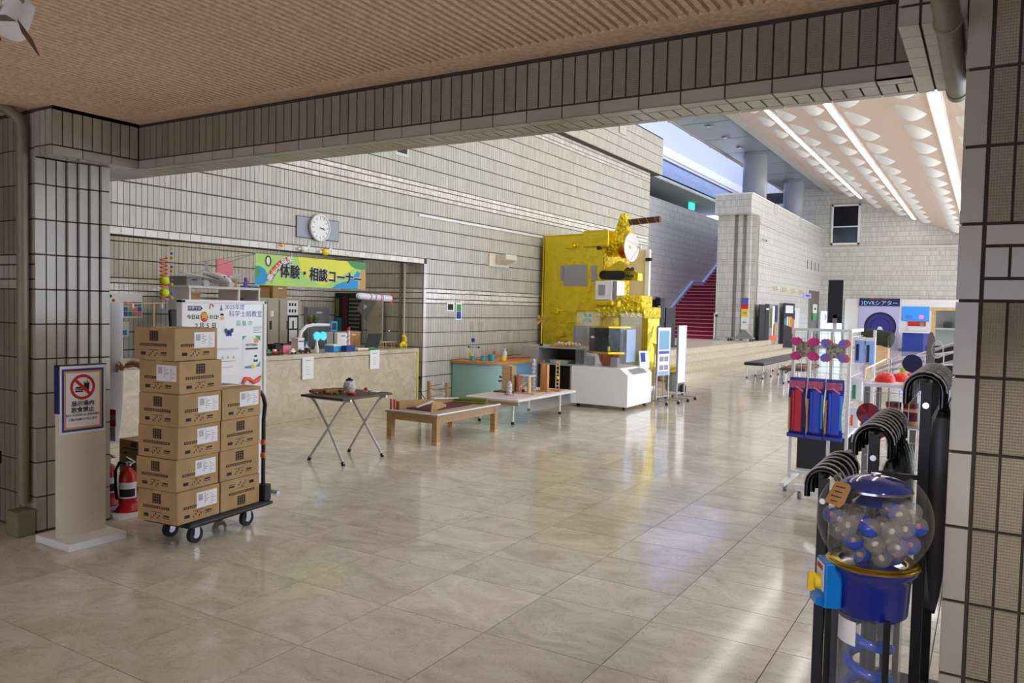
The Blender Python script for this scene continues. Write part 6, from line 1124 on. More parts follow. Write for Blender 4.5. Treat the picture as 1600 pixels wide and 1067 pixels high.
ex = thing('exit_sign','green lit exit sign hanging from the dark upper ceiling','sign',(-11.5,34.0,6.3)); ob('sign_box', MB().box(-11.52,-11.44,33.7,34.3,6.02,6.3), 'exit_green', ex); ob('hanger', MB().cyl((-11.48,34.0,6.3),(-11.48,34.0,6.34),.02), 'black', ex); ob('runner_mark', MB().box(-11.44,-11.435,33.85,34.0,6.08,6.24), 'paper', ex)
# benches
def bench(lb, x0,x1,y0,y1,z, m):
    t = thing('bench', lb, 'bench', ((x0+x1)/2,(y0+y1)/2,0), 'benches along the platform'); ob('cushion', MB().box(x0,x1,y0,y1,z-.075,z), m, t, bevel=.03)
    n = 4
    for i in range(n):
        y = y0+.12+(y1-y0-.24)*i/(n-1)
        for x in (x0+.05,x1-.05): l = ob('leg', MB().cyl((x,y,.02),(x,y,z-.07),.012), 'chrome', t, smooth=40); ob('leg_tip', MB().cyl((x,y,0),(x,y,.03),.02), 'rubber', l)
    return t
bench('black cushioned bench nearest the viewer along the platform steps',-4.78,-4.32,18.15,20.75,.37,'vinyl_black'); bench('black cushioned bench farther along the platform steps',-4.80,-4.34,20.8,23.4,.37,'vinyl_black'); bench('brown topped bench half hidden by the toy rack',-3.75,-3.25,17.2,18.9,.36,'brown')
# VR theatre wall
mat('pouch_sky',(170,206,250),.5); vr = thing('theatre_partition','white partition wall of the theatre at the far end','partition',(-3.4,38.7,0)); YV = 38.6
ob('wall_panel', MB().box(-5.66,-1.0,YV,YV+.15,0,2.24), 'white_paint', vr); ob('wall_foot', MB().box(-5.66,-1.0,YV-.02,YV,0,.08), 'grey_mid', vr); ob('portal_surround', MB().box(-5.05,-3.4,YV-.05,YV,0,1.95), 'lavender_sign', vr)
sgn = ob('theatre_sign', MB().box(-5.05,-3.40,YV-.09,YV-.02,1.93,2.27), 'navy', vr); txt('3DVRシアター',.235,(-4.22,YV-.0905,2.05),'-Y','pouch_sky',sgn,bold=.012,ex=.015); txt('体験型 VR シアター',.09,(-4.22,YV-.0905,2.215),'-Y','ink_red',sgn,ex=.015)
for r, m, k in ((.66,'portal_dark',0),(.56,'portal_blue',1),(.42,'portal_dark',2),(.38,'portal_blue',3)): ob('portal_ring', MB().prism(ci(r,40),(-4.16,YV-.05-.006*k,1.0),(1,0,0),(0,0,1),.006), m, vr)
ob('portal_emblem', MB().prism(ci(.10,24),(-4.16,YV-.076,.92),(1,0,0),(0,0,1),.004).prism([(-.16,-.12),(.16,-.12),(.12,-.02),(-.12,-.02)],(-4.16,YV-.076,.92),(1,0,0),(0,0,1),.003), 'paper', vr); ob('red_line', MB().box(-4.1,-3.6,YV-.08,YV-.075,.72,.76), 'ink_red', vr)
tv = thing('wall_monitor','bright blue wall monitor on the theatre partition','monitor',(-2.75,38.5,1.3)); ob('screen', MB().box(-3.27,-2.26,YV-.06,YV-.01,1.33,1.9), 'screen_blue', tv); ob('screen_print', MB().box(-3.18,-2.85,YV-.065,YV-.06,1.40,1.56), 'sky_blue', tv); ob('pink_box', MB().box(-2.62,-2.45,YV-.065,YV-.06,1.40,1.56), 'screen_pink', tv); ob('bezel', MB().box(-3.30,-2.23,YV-.05,YV,1.30,1.93), 'sky_blue', tv)
rp_ = thing('red_price_board','red and white price board under the wall monitor','sign',(-2.7,38.5,.8)); ob('red_half', MB().box(-3.05,-2.35,YV-.04,YV-.005,1.07,1.28), 'ink_red', rp_); ob('white_half', MB().box(-3.05,-2.35,YV-.04,YV-.005,.86,1.07), 'paper', rp_); ob('round_logo', MB().prism(ci(.09,20),(-2.5,YV-.045,1.17),(1,0,0),(0,0,1),.005), 'grey_mid', rp_)
rc_ = thing('reception_counter','blue fronted reception counter with white top at the theatre','counter',(-2.6,37.6,0)); ob('blue_front', MB().box(-3.15,-2.35,37.4,37.9,0,.80), 'ink_blue', rc_); ob('white_top', MB().box(-3.2,-1.3,37.35,37.95,.80,.86), 'white_paint', rc_); ob('side_block', MB().box(-2.35,-1.4,37.4,37.9,0,.80), 'ink_purple', rc_)
gp = thing('glowing_poster','pale glowing poster panel beside the theatre wall','sign',(-6.2,38.2,0)); ob('lit_panel', MB().box(-6.62,-5.72,38.2,38.26,.10,1.65), 'panel_glow', gp); ob('panel_foot', MB().box(-6.6,-5.75,38.0,38.45,0,.08), 'steel', gp); ot = txt('3D',.32,(-6.3,38.199,1.36),'-Y','ink_blue',gp)
hd_ = thing('bristly_roll','dark green bristly roll on a low wooden trestle','exhibit',(-2.6,24.6,0)); ob('roll', MB().tube([(-3.15,24.8,.86),(-2.9,24.7,.90),(-2.6,24.6,.86),(-2.35,24.5,.80)],[.20,.22,.24,.22],20), 'hedge', hd_, smooth=50)
for i in range(12): a = -3.12+.07*i; ob('bristle_ridge', MB().tube([(a,24.8-.37*(a+3.15)+.232*math.cos(t),.875-.07*abs(a+2.9)+.232*math.sin(t)) for t in [k*PI/6 for k in range(12)]],.012,5,closed=True), 'hedge', hd_)
ob('trestle', MB().box(-3.0,-2.4,24.45,24.85,0,.66), 'wood_pale', hd_)
scs = thing('show_cabinet','pale wooden glass show cabinet at the right end of the hall','cabinet',(-.6,14.3,0))
for x in (-.75,.15): ob('post', MB().box(x-.03,x+.03,14.0,14.06,0,1.63), 'wood_pale', scs)
ob('cornice', MB().box(-.80,.20,13.97,14.6,1.60,1.65), 'wood_pale', scs); ob('shelf', MB().box(-.75,.15,14.05,14.55,1.30,1.33), 'shelf_grey', scs); ob('back_panel', MB().box(-.75,.15,14.55,14.6,0,1.6), 'shelf_grey', scs); ob('front_glass', MB().box(-.72,.12,14.02,14.03,.5,1.6), 'acrylic', scs); ob('lower_doors', MB().box(-.78,.18,14.0,14.55,0,.5), 'grey_mid', scs)
for x, m, w_ in ((-.62,'black',.12),(-.44,'teal',.2),(-.18,'blue_tint',.14)): tag(ob('exhibit_item', MB().box(x,x+w_,14.2,14.4,1.331,1.331+w_*.8), m, bevel=.02), {'black':'black exhibit on the show cabinet shelf','teal':'blue green exhibit on the show cabinet shelf','blue_tint':'pale blue exhibit on the show cabinet shelf'}[m], 'exhibit')
rl = thing('ramp_handrail','steel double handrail sloping up towards the right pillar','handrail',(-.7,10,0))
for dz in (0,-.10,-.22): ob('rail', MB().cyl((-1.10,10,.88+dz*.6),(-.1,10,1.30+dz),.018), 'steel', rl, smooth=40)
for x in (-.95,-.55,-.15): ob('rail_post', MB().cyl((x,10,0),(x,10,.94+.42*(x+1.10)),.015), 'steel', rl, smooth=40)
fx = thing('dark_merchandise_shelf','dark shelf of boxed goods beyond the handrail','shelf',(-.25,10.7,0)); ob('frame', MB().box(-.65,.35,10.5,10.9,0,.06).box(-.65,.35,10.5,10.9,.55,.58).box(-.65,.35,10.85,10.9,0,1.15), 'black', fx)
for i in range(6): tag(ob('boxed_goods', MB().box(-.62+.16*i,-.50+.16*i,10.55,10.8,.585,.90+.03*(i%3)), ('maroon','ink_black','cloth_grey','navy','maroon','brown')[i]), 'boxed goods on the dark shelf, '+('first','second','third','fourth','fifth','sixth')[i]+' from its left end', 'box', 'boxed goods on the dark shelf')
# security spotlight top left, left edge chair and cables
sc_ = thing('ceiling_spotlight','white shuttered spotlight hanging at the upper left corner of the ceiling','lamp',(-2.8,1.4,2.42))
SM = Matrix.Translation((-2.80,1.39,2.42)) @ Matrix.Rotation(math.radians(-60),4,'Z') @ Matrix.Rotation(math.radians(62),4,'Y') @ Matrix.Scale(.85,4)
ob('housing', MB().cyl((-.07,0,0),(.06,0,0),.055,.06,n=20).xf(SM), 'white_gloss', sc_, smooth=40); ob('front_flap', MB().prism([(-.05,0),(.05,0),(.06,.07),(-.06,.07)],(.06,0,.045),(0,1,0),(.5,0,.85),.003).xf(SM), 'paint_grey', sc_); ob('side_flap', MB().prism([(-.05,0),(.05,0),(.06,.09),(-.06,.09)],(.06,.06,0),(0,0,1),(.85,.5,0),.003).xf(SM), 'brown', sc_); ob('side_flap', MB().prism([(-.05,0),(.05,0),(.06,.09),(-.06,.09)],(.06,-.06,0),(0,0,-1),(.85,-.5,0),.003).xf(SM), 'brown', sc_); ob('yoke', MB().tube([(-2.87,1.34,2.43),(-2.87,1.34,2.51),(-2.82,1.37,2.53),(-2.77,1.40,2.51),(-2.77,1.40,2.43)],.008,6), 'paint_grey', sc_); ob('knob', MB().cyl((-2.80,1.335,2.435),(-2.795,1.32,2.435),.014), 'black', sc_, smooth=40); ob('mount', MB().cyl((-2.82,1.37,2.52),(-2.82,1.37,2.668),.012), 'paint_grey', sc_)
lc = thing('folded_chair','dark chair at the left picture edge','chair',(-5.62,2.42,0)); ob('backrest', MB().box(-5.78,-5.50,2.40,2.43,.74,.78), 'black', lc, bevel=.01); ob('seat', MB().box(-5.9,-5.55,2.2,2.5,.42,.46), 'black', lc, bevel=.01)
for x in (-5.87,-5.58):
    for y in (2.22,2.48): ob('leg', MB().cyl((x,y,0),(x,y,.42),.012), 'black', lc)
ob('back_post', MB().cyl((-5.70,2.45,.42),(-5.70,2.42,.76),.012), 'black', lc)
wc2 = thing('white_cable','white cable hanging from a dark socket on the left wall','cable',(-5.6,2.6,.3)); ob('cable', MB().tube([(-5.56,2.63,.40),(-5.55,2.60,.36),(-5.53,2.58,.24),(-5.52,2.57,.14),(-5.56,2.57,.08),(-5.66,2.58,.05)],.006,6), 'paper', wc2, smooth=60); ob('socket', MB().box(-5.60,-5.53,2.625,2.653,.40,.48), 'black', wc2)
# ================================================================ right foreground: toy rack, shop baskets, umbrellas, capsule machine
mat('magenta',(206,30,120),.4); mat('purple',(124,100,190),.4); mat('print_mix',(150,150,120),.5,noise=.7,nscale=60,col2=(60,50,50)); mat('toy_red',(196,26,52),.4); mat('toy_blue',(40,70,200),.4); mat('bag_blue',(30,44,150),.35); mat('bag_print',(190,90,60),.5,noise=.8,nscale=70,col2=(120,60,160)); mat('pouch',(140,176,228),.25); mat('dome_red',(250,60,50),.25); mat('deep_blue',(10,30,130),.12,coat=.6); mat('mech_blue',(0,120,210),.25); mat('burgundy',(120,16,44),.4); mat('green_liquid',(110,200,60),.25); mat('capsule_blue',(20,70,190),.15); clear_mat('capsule_clear',(205,200,186),.20,.04); mat('gold_ring',(206,176,70),.25,1)
FRY = 6.9; rk_ = thing('toy_rack','white wheeled wire rack hung with bagged toys','rack',(-1.18,7.1,0))
for x in (-1.40,-1.10,-.96): ob('post', MB().box(x-.012,x+.012,FRY-.012,FRY+.012,.06 if x > -1.3 else .10,1.37), 'white_paint', rk_)
for x in (-1.40,-.86): ob('back_post', MB().box(x-.012,x+.012,7.6,7.624,.10,1.37), 'white_paint', rk_)
for z in (1.37,.50,.165): ob('cross_rail', MB().box(-1.41,-.95,FRY-.01,FRY+.01,z-.012,z+.012), 'white_paint', rk_); ob('side_rail', MB().box(-.98,-.95,FRY,7.6,z-.012,z+.012), 'white_paint', rk_)
for i in range(9): ob('grid_wire', MB().cyl((-1.38+.05*i,FRY-.015,.5),(-1.38+.05*i,FRY-.015,1.37),.0022,n=5), 'white_paint', rk_)
for i in range(16): ob('grid_wire', MB().cyl((-1.40,FRY-.018,.52+.055*i),(-.96,FRY-.018,.52+.055*i),.0022,n=5), 'white_paint', rk_)
for i in range(10): ob('side_wire', MB().cyl((-.955,FRY+.06*i,.5),(-.955,FRY+.06*i,1.37),.0022,n=5), 'white_paint', rk_)
for i in range(8): ob('side_wire', MB().cyl((-.955,FRY,.55+.11*i),(-.955,7.6,.55+.11*i),.0022,n=5), 'white_paint', rk_)
ob('lower_board', MB().box(-1.38,-.90,7.08,7.10,.16,.50), 'black', rk_); ob('board_rail', MB().box(-1.38,-.90,7.06,7.09,.14,.165), 'white_paint', rk_)
ob('foot_bar', MB().box(-1.30,-.98,6.60,6.66,.07,.115), 'white_gloss', rk_); ob('foot_bar', MB().box(-1.42,-1.38,6.62,7.65,.08,.11), 'white_paint', rk_); ob('foot_bar', MB().box(-1.0,-.94,6.60,7.6,.08,.11), 'white_paint', rk_)
for (x,y) in ((-1.26,6.63),(-1.42,6.86),(-1.46,7.66),(-.96,7.6)): c = ob('caster', MB().cyl((x-.012,y,.033),(x+.012,y,.033),.033,n=16), 'grey_mid', rk_, smooth=40); ob('caster_fork', MB().box(x-.018,x+.018,y-.014,y+.014,.045,.085), 'steel', c)
ob('sign_pole', MB().box(-1.10,-1.07,FRY+.0,FRY+.03,1.37,1.50), 'white_paint', rk_)
sgp = thing('black_upright_sign','narrow black sign panel seen from behind above the toy rack','sign',(-1.085,6.9,1.43)); ob('sign_panel', MB().box(-1.145,-1.03,6.9,6.92,1.43,1.785), 'black', sgp); ob('bracket', MB().box(-1.10,-1.07,6.88,6.9,1.43,1.47), 'grey_mid', sgp)
def flower(lb, x, z, m, m2):
    t = thing('flower_toy', lb, 'toy', (x,FRY-.05,z-.1), 'flower toys on the rack'); ob('printed_disc', MB().cyl((x,FRY-.06,z),(x,FRY-.045,z),.062,n=24), 'print_mix', t)
    ob('disc_back', MB().cyl((x+.03,FRY-.04,z-.005),(x+.03,FRY-.03,z-.005),.060,n=24), 'print_mix', t)
    for a in (.72,2.42,3.87,5.55):
        for dx, mm, y in ((0,m,FRY-.055),(.022,m2,FRY-.04)):
            c, s = math.cos(a), math.sin(a); ob('petal', MB().prism([(.05,-.018),(.085,-.032),(.118,-.026),(.128,0),(.118,.026),(.085,.032),(.05,.018)],(x+dx,y,z),(c,0,s),(-s,0,c),.008), mm, t)
    ob('hook', MB().cyl((x,FRY-.02,z+.04),(x,FRY-.02,z+.12),.004,n=5), 'white_paint', t)
flower('magenta petalled flower toy hanging on the rack',-1.31,1.21,'magenta','magenta'); flower('purple and orange petalled flower toy hanging on the rack',-1.075,1.205,'purple','orange')
def bag(lb, x, m, k, dy=0):
    t = thing('bagged_toy', lb, 'toy', (x,FRY-.06,.47), 'bagged toys on the rack'); w_ = .068
    b = MB(); nz = 10; vs = []
    for i in range(nz+1):
        s = i/nz; z = .47+.50*s; d = .028*math.sin(min(1,s*1.15)*PI)*.8+.004
        for j, q in enumerate((-1,-.5,.5,1)): vs.append((x+w_*q+.006*math.sin(7*s+k), FRY-.045-dy-(d if j in (1,2) else 0), z))
    b.add(vs, [(i*4+j,i*4+j+1,i*4+j+5,i*4+j+4) for i in range(nz) for j in range(3)]); n0 = len(vs); ob('pouch', b, 'bag_blue', t, smooth=60)
    ob('toy_body', MB().cb((x+.012,FRY-.082-dy,.70),(.066,.022,.36)), m, t, bevel=.01); ob('toy_stick', MB().tube([(x-.028,FRY-.088-dy,.53),(x-.026,FRY-.09-dy,.70),(x-.03,FRY-.088-dy,.86)],.012,8), m, t, smooth=60); ob('printed_header', MB().box(x-.062,x+.06,FRY-.088-dy,FRY-.07-dy,.885,.945), 'bag_print', t); ob('side_print', MB().box(x-.064,x-.048,FRY-.084-dy,FRY-.07-dy,.53,.80), 'ink_orange', t); ob('side_print', MB().box(x+.048,x+.066,FRY-.084-dy,FRY-.07-dy,.56,.84), 'sky_blue' if m == 'toy_blue' else 'navy', t); ob('bottom_fold', MB().cb((x,FRY-.07-dy,.485),(.145,.03,.035),ry=.05), 'bag_blue', t, bevel=.006); ob('ribbon', MB().cb((x+.02,FRY-.094-dy,.88),(.07,.004,.014),ry=.6), 'pink', t)
bag('bagged red toy, leftmost on the rack',-1.345,'toy_red',0); bag('bagged blue toy between the red one and the other blue one',-1.20,'toy_blue',1,.012); bag('bagged blue toy at the right end of the front row',-1.055,'toy_blue',2,.02)
def pouch(lb, x, y, z0, z1, w_, m, m2):
    t = thing('hanging_pouch', lb, 'packet', (x,y,z0), 'packets on the rack side'); ob('pouch_sheet', MB().box(x-w_/2,x+w_/2,y-.012,y+.012,z0,z1), m, t, bevel=.01); ob('contents', MB().box(x-w_*.35,x-w_*.05,y-.018,y+.01,z0+.02,z1-.06), m2, t, bevel=.006); ob('header_card', MB().box(x-w_/2,x+w_/2,y-.015,y+.013,z1-.03,z1), 'label_white', t)
pouch('pale blue packet with dark contents, left of the hanging pair',-.915,7.12,1.10,1.32,.075,'pouch','navy'); pouch('pale blue packet with dark contents, right of the hanging pair',-.835,7.12,1.09,1.315,.075,'pouch','navy'); pouch('white packet with green contents in the middle of the rack side',-.92,7.08,.78,.98,.09,'label_white','leaf'); pouch('white and orange packet low on the rack side',-.93,7.05,.56,.73,.085,'label_white','orange')
# ---- shop table with red domes and baskets
GY = 5.4
stb = thing('shop_table','white wire sided shop table with goods behind the umbrellas','table',(-.4,5.6,0)); ob('table_top', MB().box(-.66,.12,GY-.05,6.1,1.055,1.075), 'white_gloss', stb)
for (x,y) in ((-.64,GY),(.1,GY),(-.64,6.05),(.1,6.05)): ob('leg', MB().box(x-.016,x+.016,y-.016,y+.016,0,1.055), 'grey_mid', stb)
for z in (.25,.55,.80): ob('wire_shelf', MB().box(-.64,.1,GY,6.05,z,z+.008), 'steel', stb)
for i in range(14): ob('front_wire', MB().cyl((-.62+.055*i,GY-.02,.5),(-.62+.055*i,GY-.02,1.04),.0022,n=5), 'white_paint', stb)
for i in range(6): ob('front_wire', MB().cyl((-.64,GY-.022,.52+.1*i),(.1,GY-.022,.52+.1*i),.0022,n=5), 'white_paint', stb)
ob('rim_wire', MB().tube([(-.66,GY,1.08),(-.66,GY+.05,1.16),(-.60,6.0,1.20),(.12,6.0,1.32)],.006,6), 'white_paint', stb, smooth=60); ob('rim_wire', MB().cyl((-.60,6.0,1.14),(.12,6.0,1.22),.005), 'white_paint', stb)
for i in range(7): ob('rim_post', MB().cyl((-.58+.11*i,6.0,1.075),(-.58+.11*i,6.0,1.20+.018*i),.004,n=5), 'white_paint', stb)
for i,(x,y,r) in enumerate(((-.55,5.5,.062),(-.475,5.62,.058),(-.42,5.74,.055),(-.375,5.86,.055))):
    t = thing('red_dome','shiny red half dome on the shop table, '+('nearest','second','third','farthest')[i]+' of the row','toy',(x,y,1.076),'red domes on the shop table'); ob('dome', MB().lathe([(r,0),(r*.97,r*.3),(r*.8,r*.66),(r*.5,r*.92),(.001,r*1.02)],(x,y,1.078),24), 'dome_red', t, smooth=80); ob('tray', MB().lathe([(.001,0),(r+.015,0),(r+.016,.004),(.001,.004)],(x,y,1.075),20), 'label_white', t)
for i,(x,y,m,h,lb) in enumerate(((-.50,6.2,'liquid_lime',.11,'yellow bottle at the back of the shop table'),(-.43,6.22,'label_white',.13,'white bottle behind the red domes'),(-.36,6.2,'film',.12,'clear bottle behind the red domes'),(-.10,5.55,'yellow',.13,'yellow spray bottle right of the grey post'),(-.05,5.7,'label_white',.12,'white spray bottle right of the grey post'),(-.2,5.45,'green_liquid',.10,'green bottle standing low by the pillar'))):
    z = 1.076 if y < 6.1 else 1.06
    t = thing('goods_bottle', lb, 'bottle', (x,y,z), 'bottles on the shop table'); ob('bottle_body', MB().lathe([(.001,0),(.028,0),(.03,.01),(.03,h*.6),(.012,h*.8),(.012,h*.9)],(x,y,z),16), m, t, smooth=45); ob('cap', MB().cyl((x,y,z+h*.88),(x,y,z+h),.014), 'paper', t, smooth=40)
tag(ob('goods_ledge', MB().box(-.62,-.2,6.12,6.32,1.03,1.058), 'shelf_grey'), 'narrow grey ledge behind the shop table', 'ledge')
tag(ob('ledge_support', MB().box(-.45,-.41,6.2,6.24,0,1.03), 'grey_mid'), 'grey support under the narrow ledge', 'support')
for i, x in enumerate((-.50,-.40)):
    t = thing('red_jar','brown red jar with dark lid on the wire shelf, '+('left','right')[i]+' of two','jar',(x,5.5,.81),'jars on the wire shelf'); ob('jar_body', MB().lathe([(.001,0),(.042,0),(.045,.01),(.045,.10),(.04,.115)],(x,5.55,.809),18), 'tan_print', t, smooth=45); ob('lid', MB().cyl((x,5.55,.92),(x,5.55,.95),.046,n=18), 'burgundy', t, smooth=40); ob('label', MB().lathe([(.0455,.03),(.0455,.085)],(x,5.55,.809),12,a0=-2.6,a1=-.5), 'maroon', t, smooth=60)
for i in range(3): tag(ob('orange_box', MB().box(-.235,-.12,5.36,5.375,.56+.085*i,.64+.085*i), 'orange'), 'orange packet behind wires by the pillar, '+('lowest','middle','top')[i], 'packet', 'orange packets by the pillar')
bf_ = thing('blue_fan','round dark blue folding fan above the shop table','fan',(-.385,5.3,1.15)); ob('fan_sheet', MB().prism(ci(.055,20),(-.385,5.3,1.215),(1,0,0),(0,0,1),.006), 'navy', bf_)
for i in range(6): a = i*PI/6; ob('fan_rib', MB().cyl((-.385,5.29,1.215),(-.385+.053*math.cos(a),5.29,1.215+.053*math.sin(a)),.0015,n=5), 'ink_blue', bf_)
ob('fan_handle', MB().cyl((-.385,5.297,1.076),(-.385,5.297,1.16),.006), 'wood_pale', bf_)
gpz = thing('grey_display_post','grey rounded display post above the umbrellas','post',(-.30,5.2,0)); ob('post_blade', MB().prism([(-.022,0),(.022,0),(.022,.26),(.008,.30),(-.008,.30),(-.022,.24)],(-.285,5.2,1.11),(1,0,0),(0,0,1),.012), 'grey_mid', gpz); ob('post_stem', MB().cyl((-.285,5.195,0),(-.285,5.195,1.12),.010), 'steel', gpz); ob('hoop', MB().tube([(-.25+.03*math.cos(t),5.19,1.31+.05*math.sin(t)) for t in [k*PI/6 for k in range(12)]],.003,5,closed=True), 'paper', gpz)
# ---- paper flower pinwheel
pf_ = thing('paper_pinwheel','red and lilac paper flower pinwheel in front of the wire shelf','pinwheel',(-.40,3.45,1.02))
for (cx,cz,r,m1,m2,dy) in ((-.405,1.10,.042,'burgundy','toy_red',.03),(-.375,1.055,.05,'toy_red','purple',0)):
    for k in range(10):
        a = k*PI/5; ob('petal', MB().prism([(0,-.004),(r,-.016),(r*1.08,0),(r,.016),(0,.004)],(cx,3.45+dy,cz),(math.cos(a),-.15,math.sin(a)),(-math.sin(a),0,math.cos(a)),.002), m1 if k%2 else m2, pf_)
ob('pin', MB().cyl((-.375,3.43,1.06),(-.375,3.45,1.06),.009), 'yellow', pf_); ob('stick', MB().cyl((-.385,3.48,.0),(-.385,3.48,1.08),.004,n=6), 'wood_pale', pf_)
# ---- umbrella rack
ur = thing('umbrella_rack','black stepped umbrella rack beside the right pillar','rack',(-.28,3.2,0))
tiers = ((-.47,.83,6),(-.315,1.00,8),(-.165,1.19,8))
for i,(x,z,n) in enumerate(tiers):
    for y in (2.90,3.55): ob('post', MB().box(x-.016,x+.016,y-.016,y+.016,0,z+.095), 'black', ur)
    ob('tier_rail', MB().box(x-.018,x-.002,2.90,3.55,z+.082,z+.104), 'black', ur); ob('bolt', MB().cyl((x,2.884,z+.02),(x,2.88,z+.02),.010,n=14), 'chrome', ur)
ob('cross_bar', MB().box(-.315,-.165,2.895,2.91,.96,.975), 'black', ur); ob('cross_bar', MB().box(-.47,-.315,2.895,2.91,.78,.795), 'black', ur); ob('base_tray', MB().box(-.52,-.10,2.88,3.57,0,.03), 'black', ur)
def umbrella_meshes():
    h = mesh('crook_handle', MB().tube([(.055,0,-.05)]+[(.0+.055*math.cos(a),0,.055*math.sin(a)) for a in [i*PI/8 for i in range(9)]]+[(-.055,0,-.045)],.0105,10), 'black_gloss', 50)
    c = mesh('closed_canopy', MB().lathe([(.012,0),(.028,-.05),(.040,-.22),(.036,-.45),(.016,-.62),(.005,-.68)],(.055,0,-.06),10), 'black', 50)
    f = mesh('plastic_sleeve', MB().tube([(.062*math.cos(a)+.0,.002,.064*math.sin(a)) for a in [i*PI/8 for i in range(9)]],.007,6), 'film', 50)
    g = mesh('sleeve_rim', MB().tube([(.068*math.cos(a),.0,.070*math.sin(a)-.002) for a in [i*PI/10 for i in range(11)]],.0022,5), 'paper', 50)
    b = mesh('bag_skirt', MB().lathe([(.03,-.02),(.045,-.10),(.048,-.4),(.03,-.66)],(.055,0,-.06),10), 'film', 50)
    return h, c, f, g, b
UM = umbrella_meshes(); ordn = ('front','second','third','fourth','fifth','sixth','seventh','rearmost')
for ti,(x,z,n) in enumerate(tiers):
    for k in range(n):
        y = 2.955+k*.078; lx = x-.01
        t = thing('umbrella','black crook handled umbrella in clear sleeve, '+ordn[k]+' on the '+('lowest','middle','highest')[ti]+' tier','umbrella',(lx,y,z+.06),'umbrellas on the stepped rack'); t.rotation_euler = (0,0,random.uniform(-.25,.25)); 
        for me, nm in zip(UM, ('crook_handle','closed_canopy','plastic_sleeve','sleeve_rim','bag_skirt')):
            o = bpy.data.objects.new(nm, me); COL.objects.link(o); o.parent = t
# ---- capsule machine
GC = Vector((-.264,2.503,.906)); GR = .158; gx, gy, gz = GC
gm_ = thing('capsule_machine','blue spiral capsule vending machine with clear globe beside the pillar','vending machine',(gx,gy,0))
prof = [(GR*math.cos(t), GR*math.sin(t)) for t in [math.radians(-56)+math.radians(111)*i/24 for i in range(25)]]
ob('globe', MB().lathe(prof,GC,40), 'globe_glass', gm_, smooth=80)
ld = ob('lid', MB().lathe([(.096,.086),(.100,.090),(.098,.098),(.080,.112),(.050,.124),(.015,.129),(.001,.130)],GC,36), 'deep_blue', gm_, smooth=50); ob('lid_rim', MB().lathe([(.095,.083),(.102,.086),(.101,.092),(.094,.09)],GC,36), 'chrome', ld, smooth=50); ob('lid_knob', MB().lathe([(.014,.128),(.014,.134),(.001,.136)],GC,16), 'chrome', ld)
ob('inner_cone', MB().lathe([(.062,.045),(.058,.05),(.035,.068),(.006,.076)],GC,30), 'deep_blue', gm_, smooth=50); ob('centre_rod', MB().cyl((gx,gy,gz-.12),(gx,gy,gz+.10),.004,n=8), 'steel', gm_)
bs_ = ob('base', MB().lathe([(.001,-.272),(.098,-.272),(.101,-.265),(.104,-.18),(.112,-.155),(.124,-.145),(.126,-.134),(.10,-.130),(.001,-.130)],GC,40), 'deep_blue', gm_, smooth=40); ob('gold_ring', MB().lathe([(.092,-.129),(.126,-.134),(.129,-.130),(.126,-.126),(.092,-.124)],GC,40), 'gold_ring', gm_, smooth=50); ob('gold_ring', MB().lathe([(.118,-.124),(.122,-.122),(.118,-.118)],GC,40), 'gold_ring', gm_, smooth=50)
ob('clear_tube', MB().lathe([(.086,-.272),(.086,-.86)],GC,32), 'film', gm_, smooth=60); ob('spiral_track', MB().tube([(gx+.056*math.cos(i*.3),gy+.056*math.sin(i*.3),gz-.29-.0042*i) for i in range(135)],.014,8), 'capsule_blue', gm_, smooth=60); ob('centre_column', MB().cyl((gx,gy,.03),(gx,gy,gz-.272),.02), 'black', gm_); ob('floor_base', MB().lathe([(.001,0),(.17,0),(.165,.03),(.10,.05),(.086,.06)],(gx,gy,0),32), 'deep_blue', gm_, smooth=40)
for a in (3.55,5.2,1.0): ob('frame_leg', MB().cyl((gx+.118*math.cos(a),gy+.118*math.sin(a),.03),(gx+.118*math.cos(a),gy+.118*math.sin(a),gz-.26),.009,n=8), 'black', gm_)
ob('frame_ring', MB().tube([(gx+.118*math.cos(k*PI/10),gy+.118*math.sin(k*PI/10),.34) for k in range(20)],.007,6,closed=True), 'black', gm_)
MD = math.radians(205); MM_ = Matrix.Translation((gx,gy,gz)) @ Matrix.Rotation(MD,4,'Z')
mk = ob('coin_mechanism', MB().box(.095,.145,-.045,.045,-.262,-.128).xf(MM_), 'mech_blue', gm_, bevel=.006); ob('price_plate', MB().box(.145,.147,-.036,.036,-.215,-.135).xf(MM_), 'label_white', mk); ob('turn_knob', MB().cyl(MM_ @ Vector((.145,0,-.195)),MM_ @ Vector((.165,0,-.195)),.024,.020,n=18).box(.16,.182,-.007,.007,-.222,-.168,MM_), 'yellow', mk, bevel=.003); ob('red_label', MB().box(.147,.148,-.026,.026,-.155,-.142).xf(MM_), 'ink_red', mk); ob('coin_chute', MB().prism([(.14,-.262),(.165,-.255),(.165,-.238),(.14,-.225)],MM_ @ Vector((0,.03,0)),MM_.to_3x3() @ Vector((1,0,0)),Vector((0,0,1)),.06), 'mech_blue', mk)
tg = Vector((math.cos(math.radians(232)),math.sin(math.radians(232)),0)); tu = Vector((-tg.y,tg.x,0)); tn = (tg*.86+Vector((0,0,.5))).normalized(); tv_ = tn.cross(tu).normalized()
tag_ = ob('price_tag', MB().prism([(-.034,-.032),(.026,-.036),(.036,-.022),(.034,.028),(.022,.037),(-.028,.036)],GC+tn*(GR+.002),tu,tv_,.0015), 'tan_print', gm_)
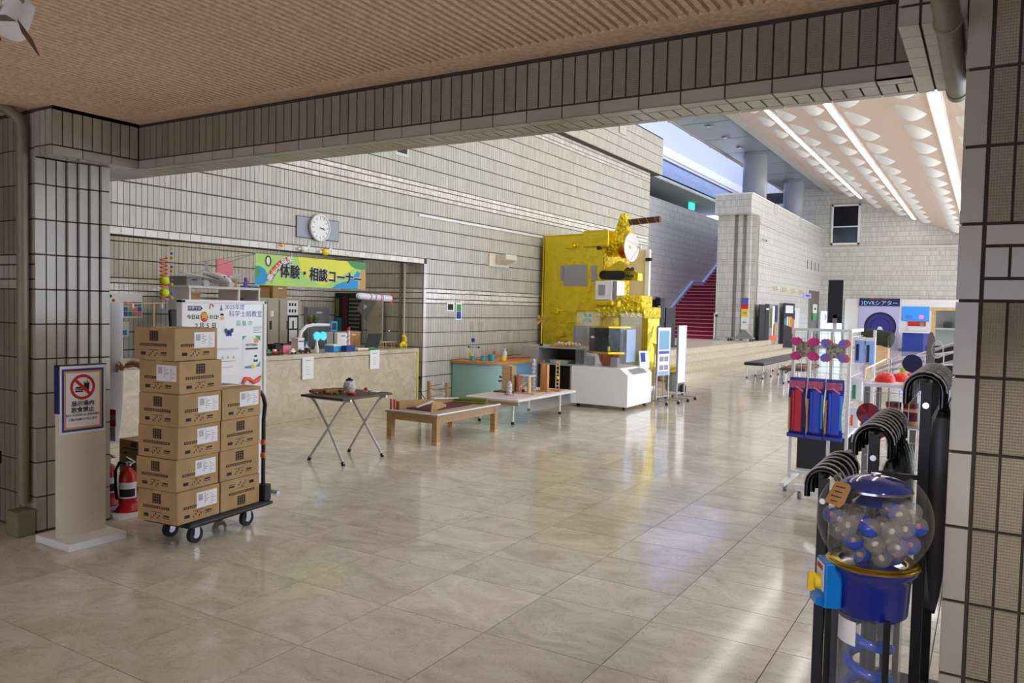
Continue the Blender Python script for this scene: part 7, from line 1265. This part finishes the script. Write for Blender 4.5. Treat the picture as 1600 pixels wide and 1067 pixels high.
for i, w_ in enumerate((.036,.030,.04,.026)): ob('tag_writing', MB().prism([(-w_/2,-.002),(w_/2,-.001),(w_/2,.001),(-w_/2,.001)],GC+tn*(GR+.0045)+tv_*(.022-.015*i),tu,tv_,.0005), 'ink_black', tag_)
ob('slip_sheet', MB().lathe([(.0875,-.29),(.0875,-.36)],GC,8,a0=3.5,a1=4.4), 'paper', gm_, smooth=60)
CB = mesh('capsule_bowl', MB().lathe([(.028*math.cos(t),.028*math.sin(t)) for t in [-PI/2+PI/2*i/5+.0001 for i in range(6)]],(0,0,0),14), 'capsule_blue', 60); CC = mesh('capsule_dome', MB().lathe([(.028*math.cos(t),.028*math.sin(t)) for t in [PI/2*i/5 for i in range(6)]],(0,0,0),14), 'capsule_clear', 60); CC2 = mesh('capsule_clear_bowl', MB().lathe([(.028*math.cos(t),.028*math.sin(t)) for t in [-PI/2+PI/2*i/5+.0001 for i in range(6)]],(0,0,0),14), 'capsule_clear', 60); CT = mesh('capsule_toy', MB().sph((0,0,0),.008,8,(1,1,1.3)), 'shell', 60); CT2 = mesh('capsule_toy', MB().sph((0,0,0),.008,8,(1,1,1.3)), 'pink', 60)
placed = []; rg = random.Random(5); sp0 = .0572
for iz in range(-5,3):
    for iy in range(-6,7):
        for ix in range(-6,7):
            p = Vector(((ix+.5*(iy%2)+.25*(iz%2))*sp0, (iy*.866+.29*(iz%2))*sp0, iz*.816*sp0-.006))
            if p.z < -.106 or p.length > GR-.030 or math.hypot(p.x,p.y) < .033 or p.z > .03+.02*math.sin(p.x*25+p.y*9): continue
            placed.append(p+Vector((rg.uniform(-.0004,.0004),rg.uniform(-.0004,.0004),0)))
placed.sort(key=lambda p: p.z)
for i, p in enumerate(placed):
    blue = i % 3 == 0
    t = thing('capsule', 'toy capsule with '+('blue bowl' if blue else 'clear bowl')+' inside the globe of the blue vending machine', 'capsule', GC+p, 'capsules with blue bowl' if blue else 'clear capsules'); t.rotation_euler = (rg.uniform(-1.2,1.2),rg.uniform(-1.2,1.2),rg.uniform(0,6))
    for me, nm in ((CB if blue else CC2,'capsule_bowl'),(CC,'capsule_dome'),(CT if i%3 else CT2,'capsule_toy')): o = bpy.data.objects.new(nm, me); COL.objects.link(o); o.parent = t
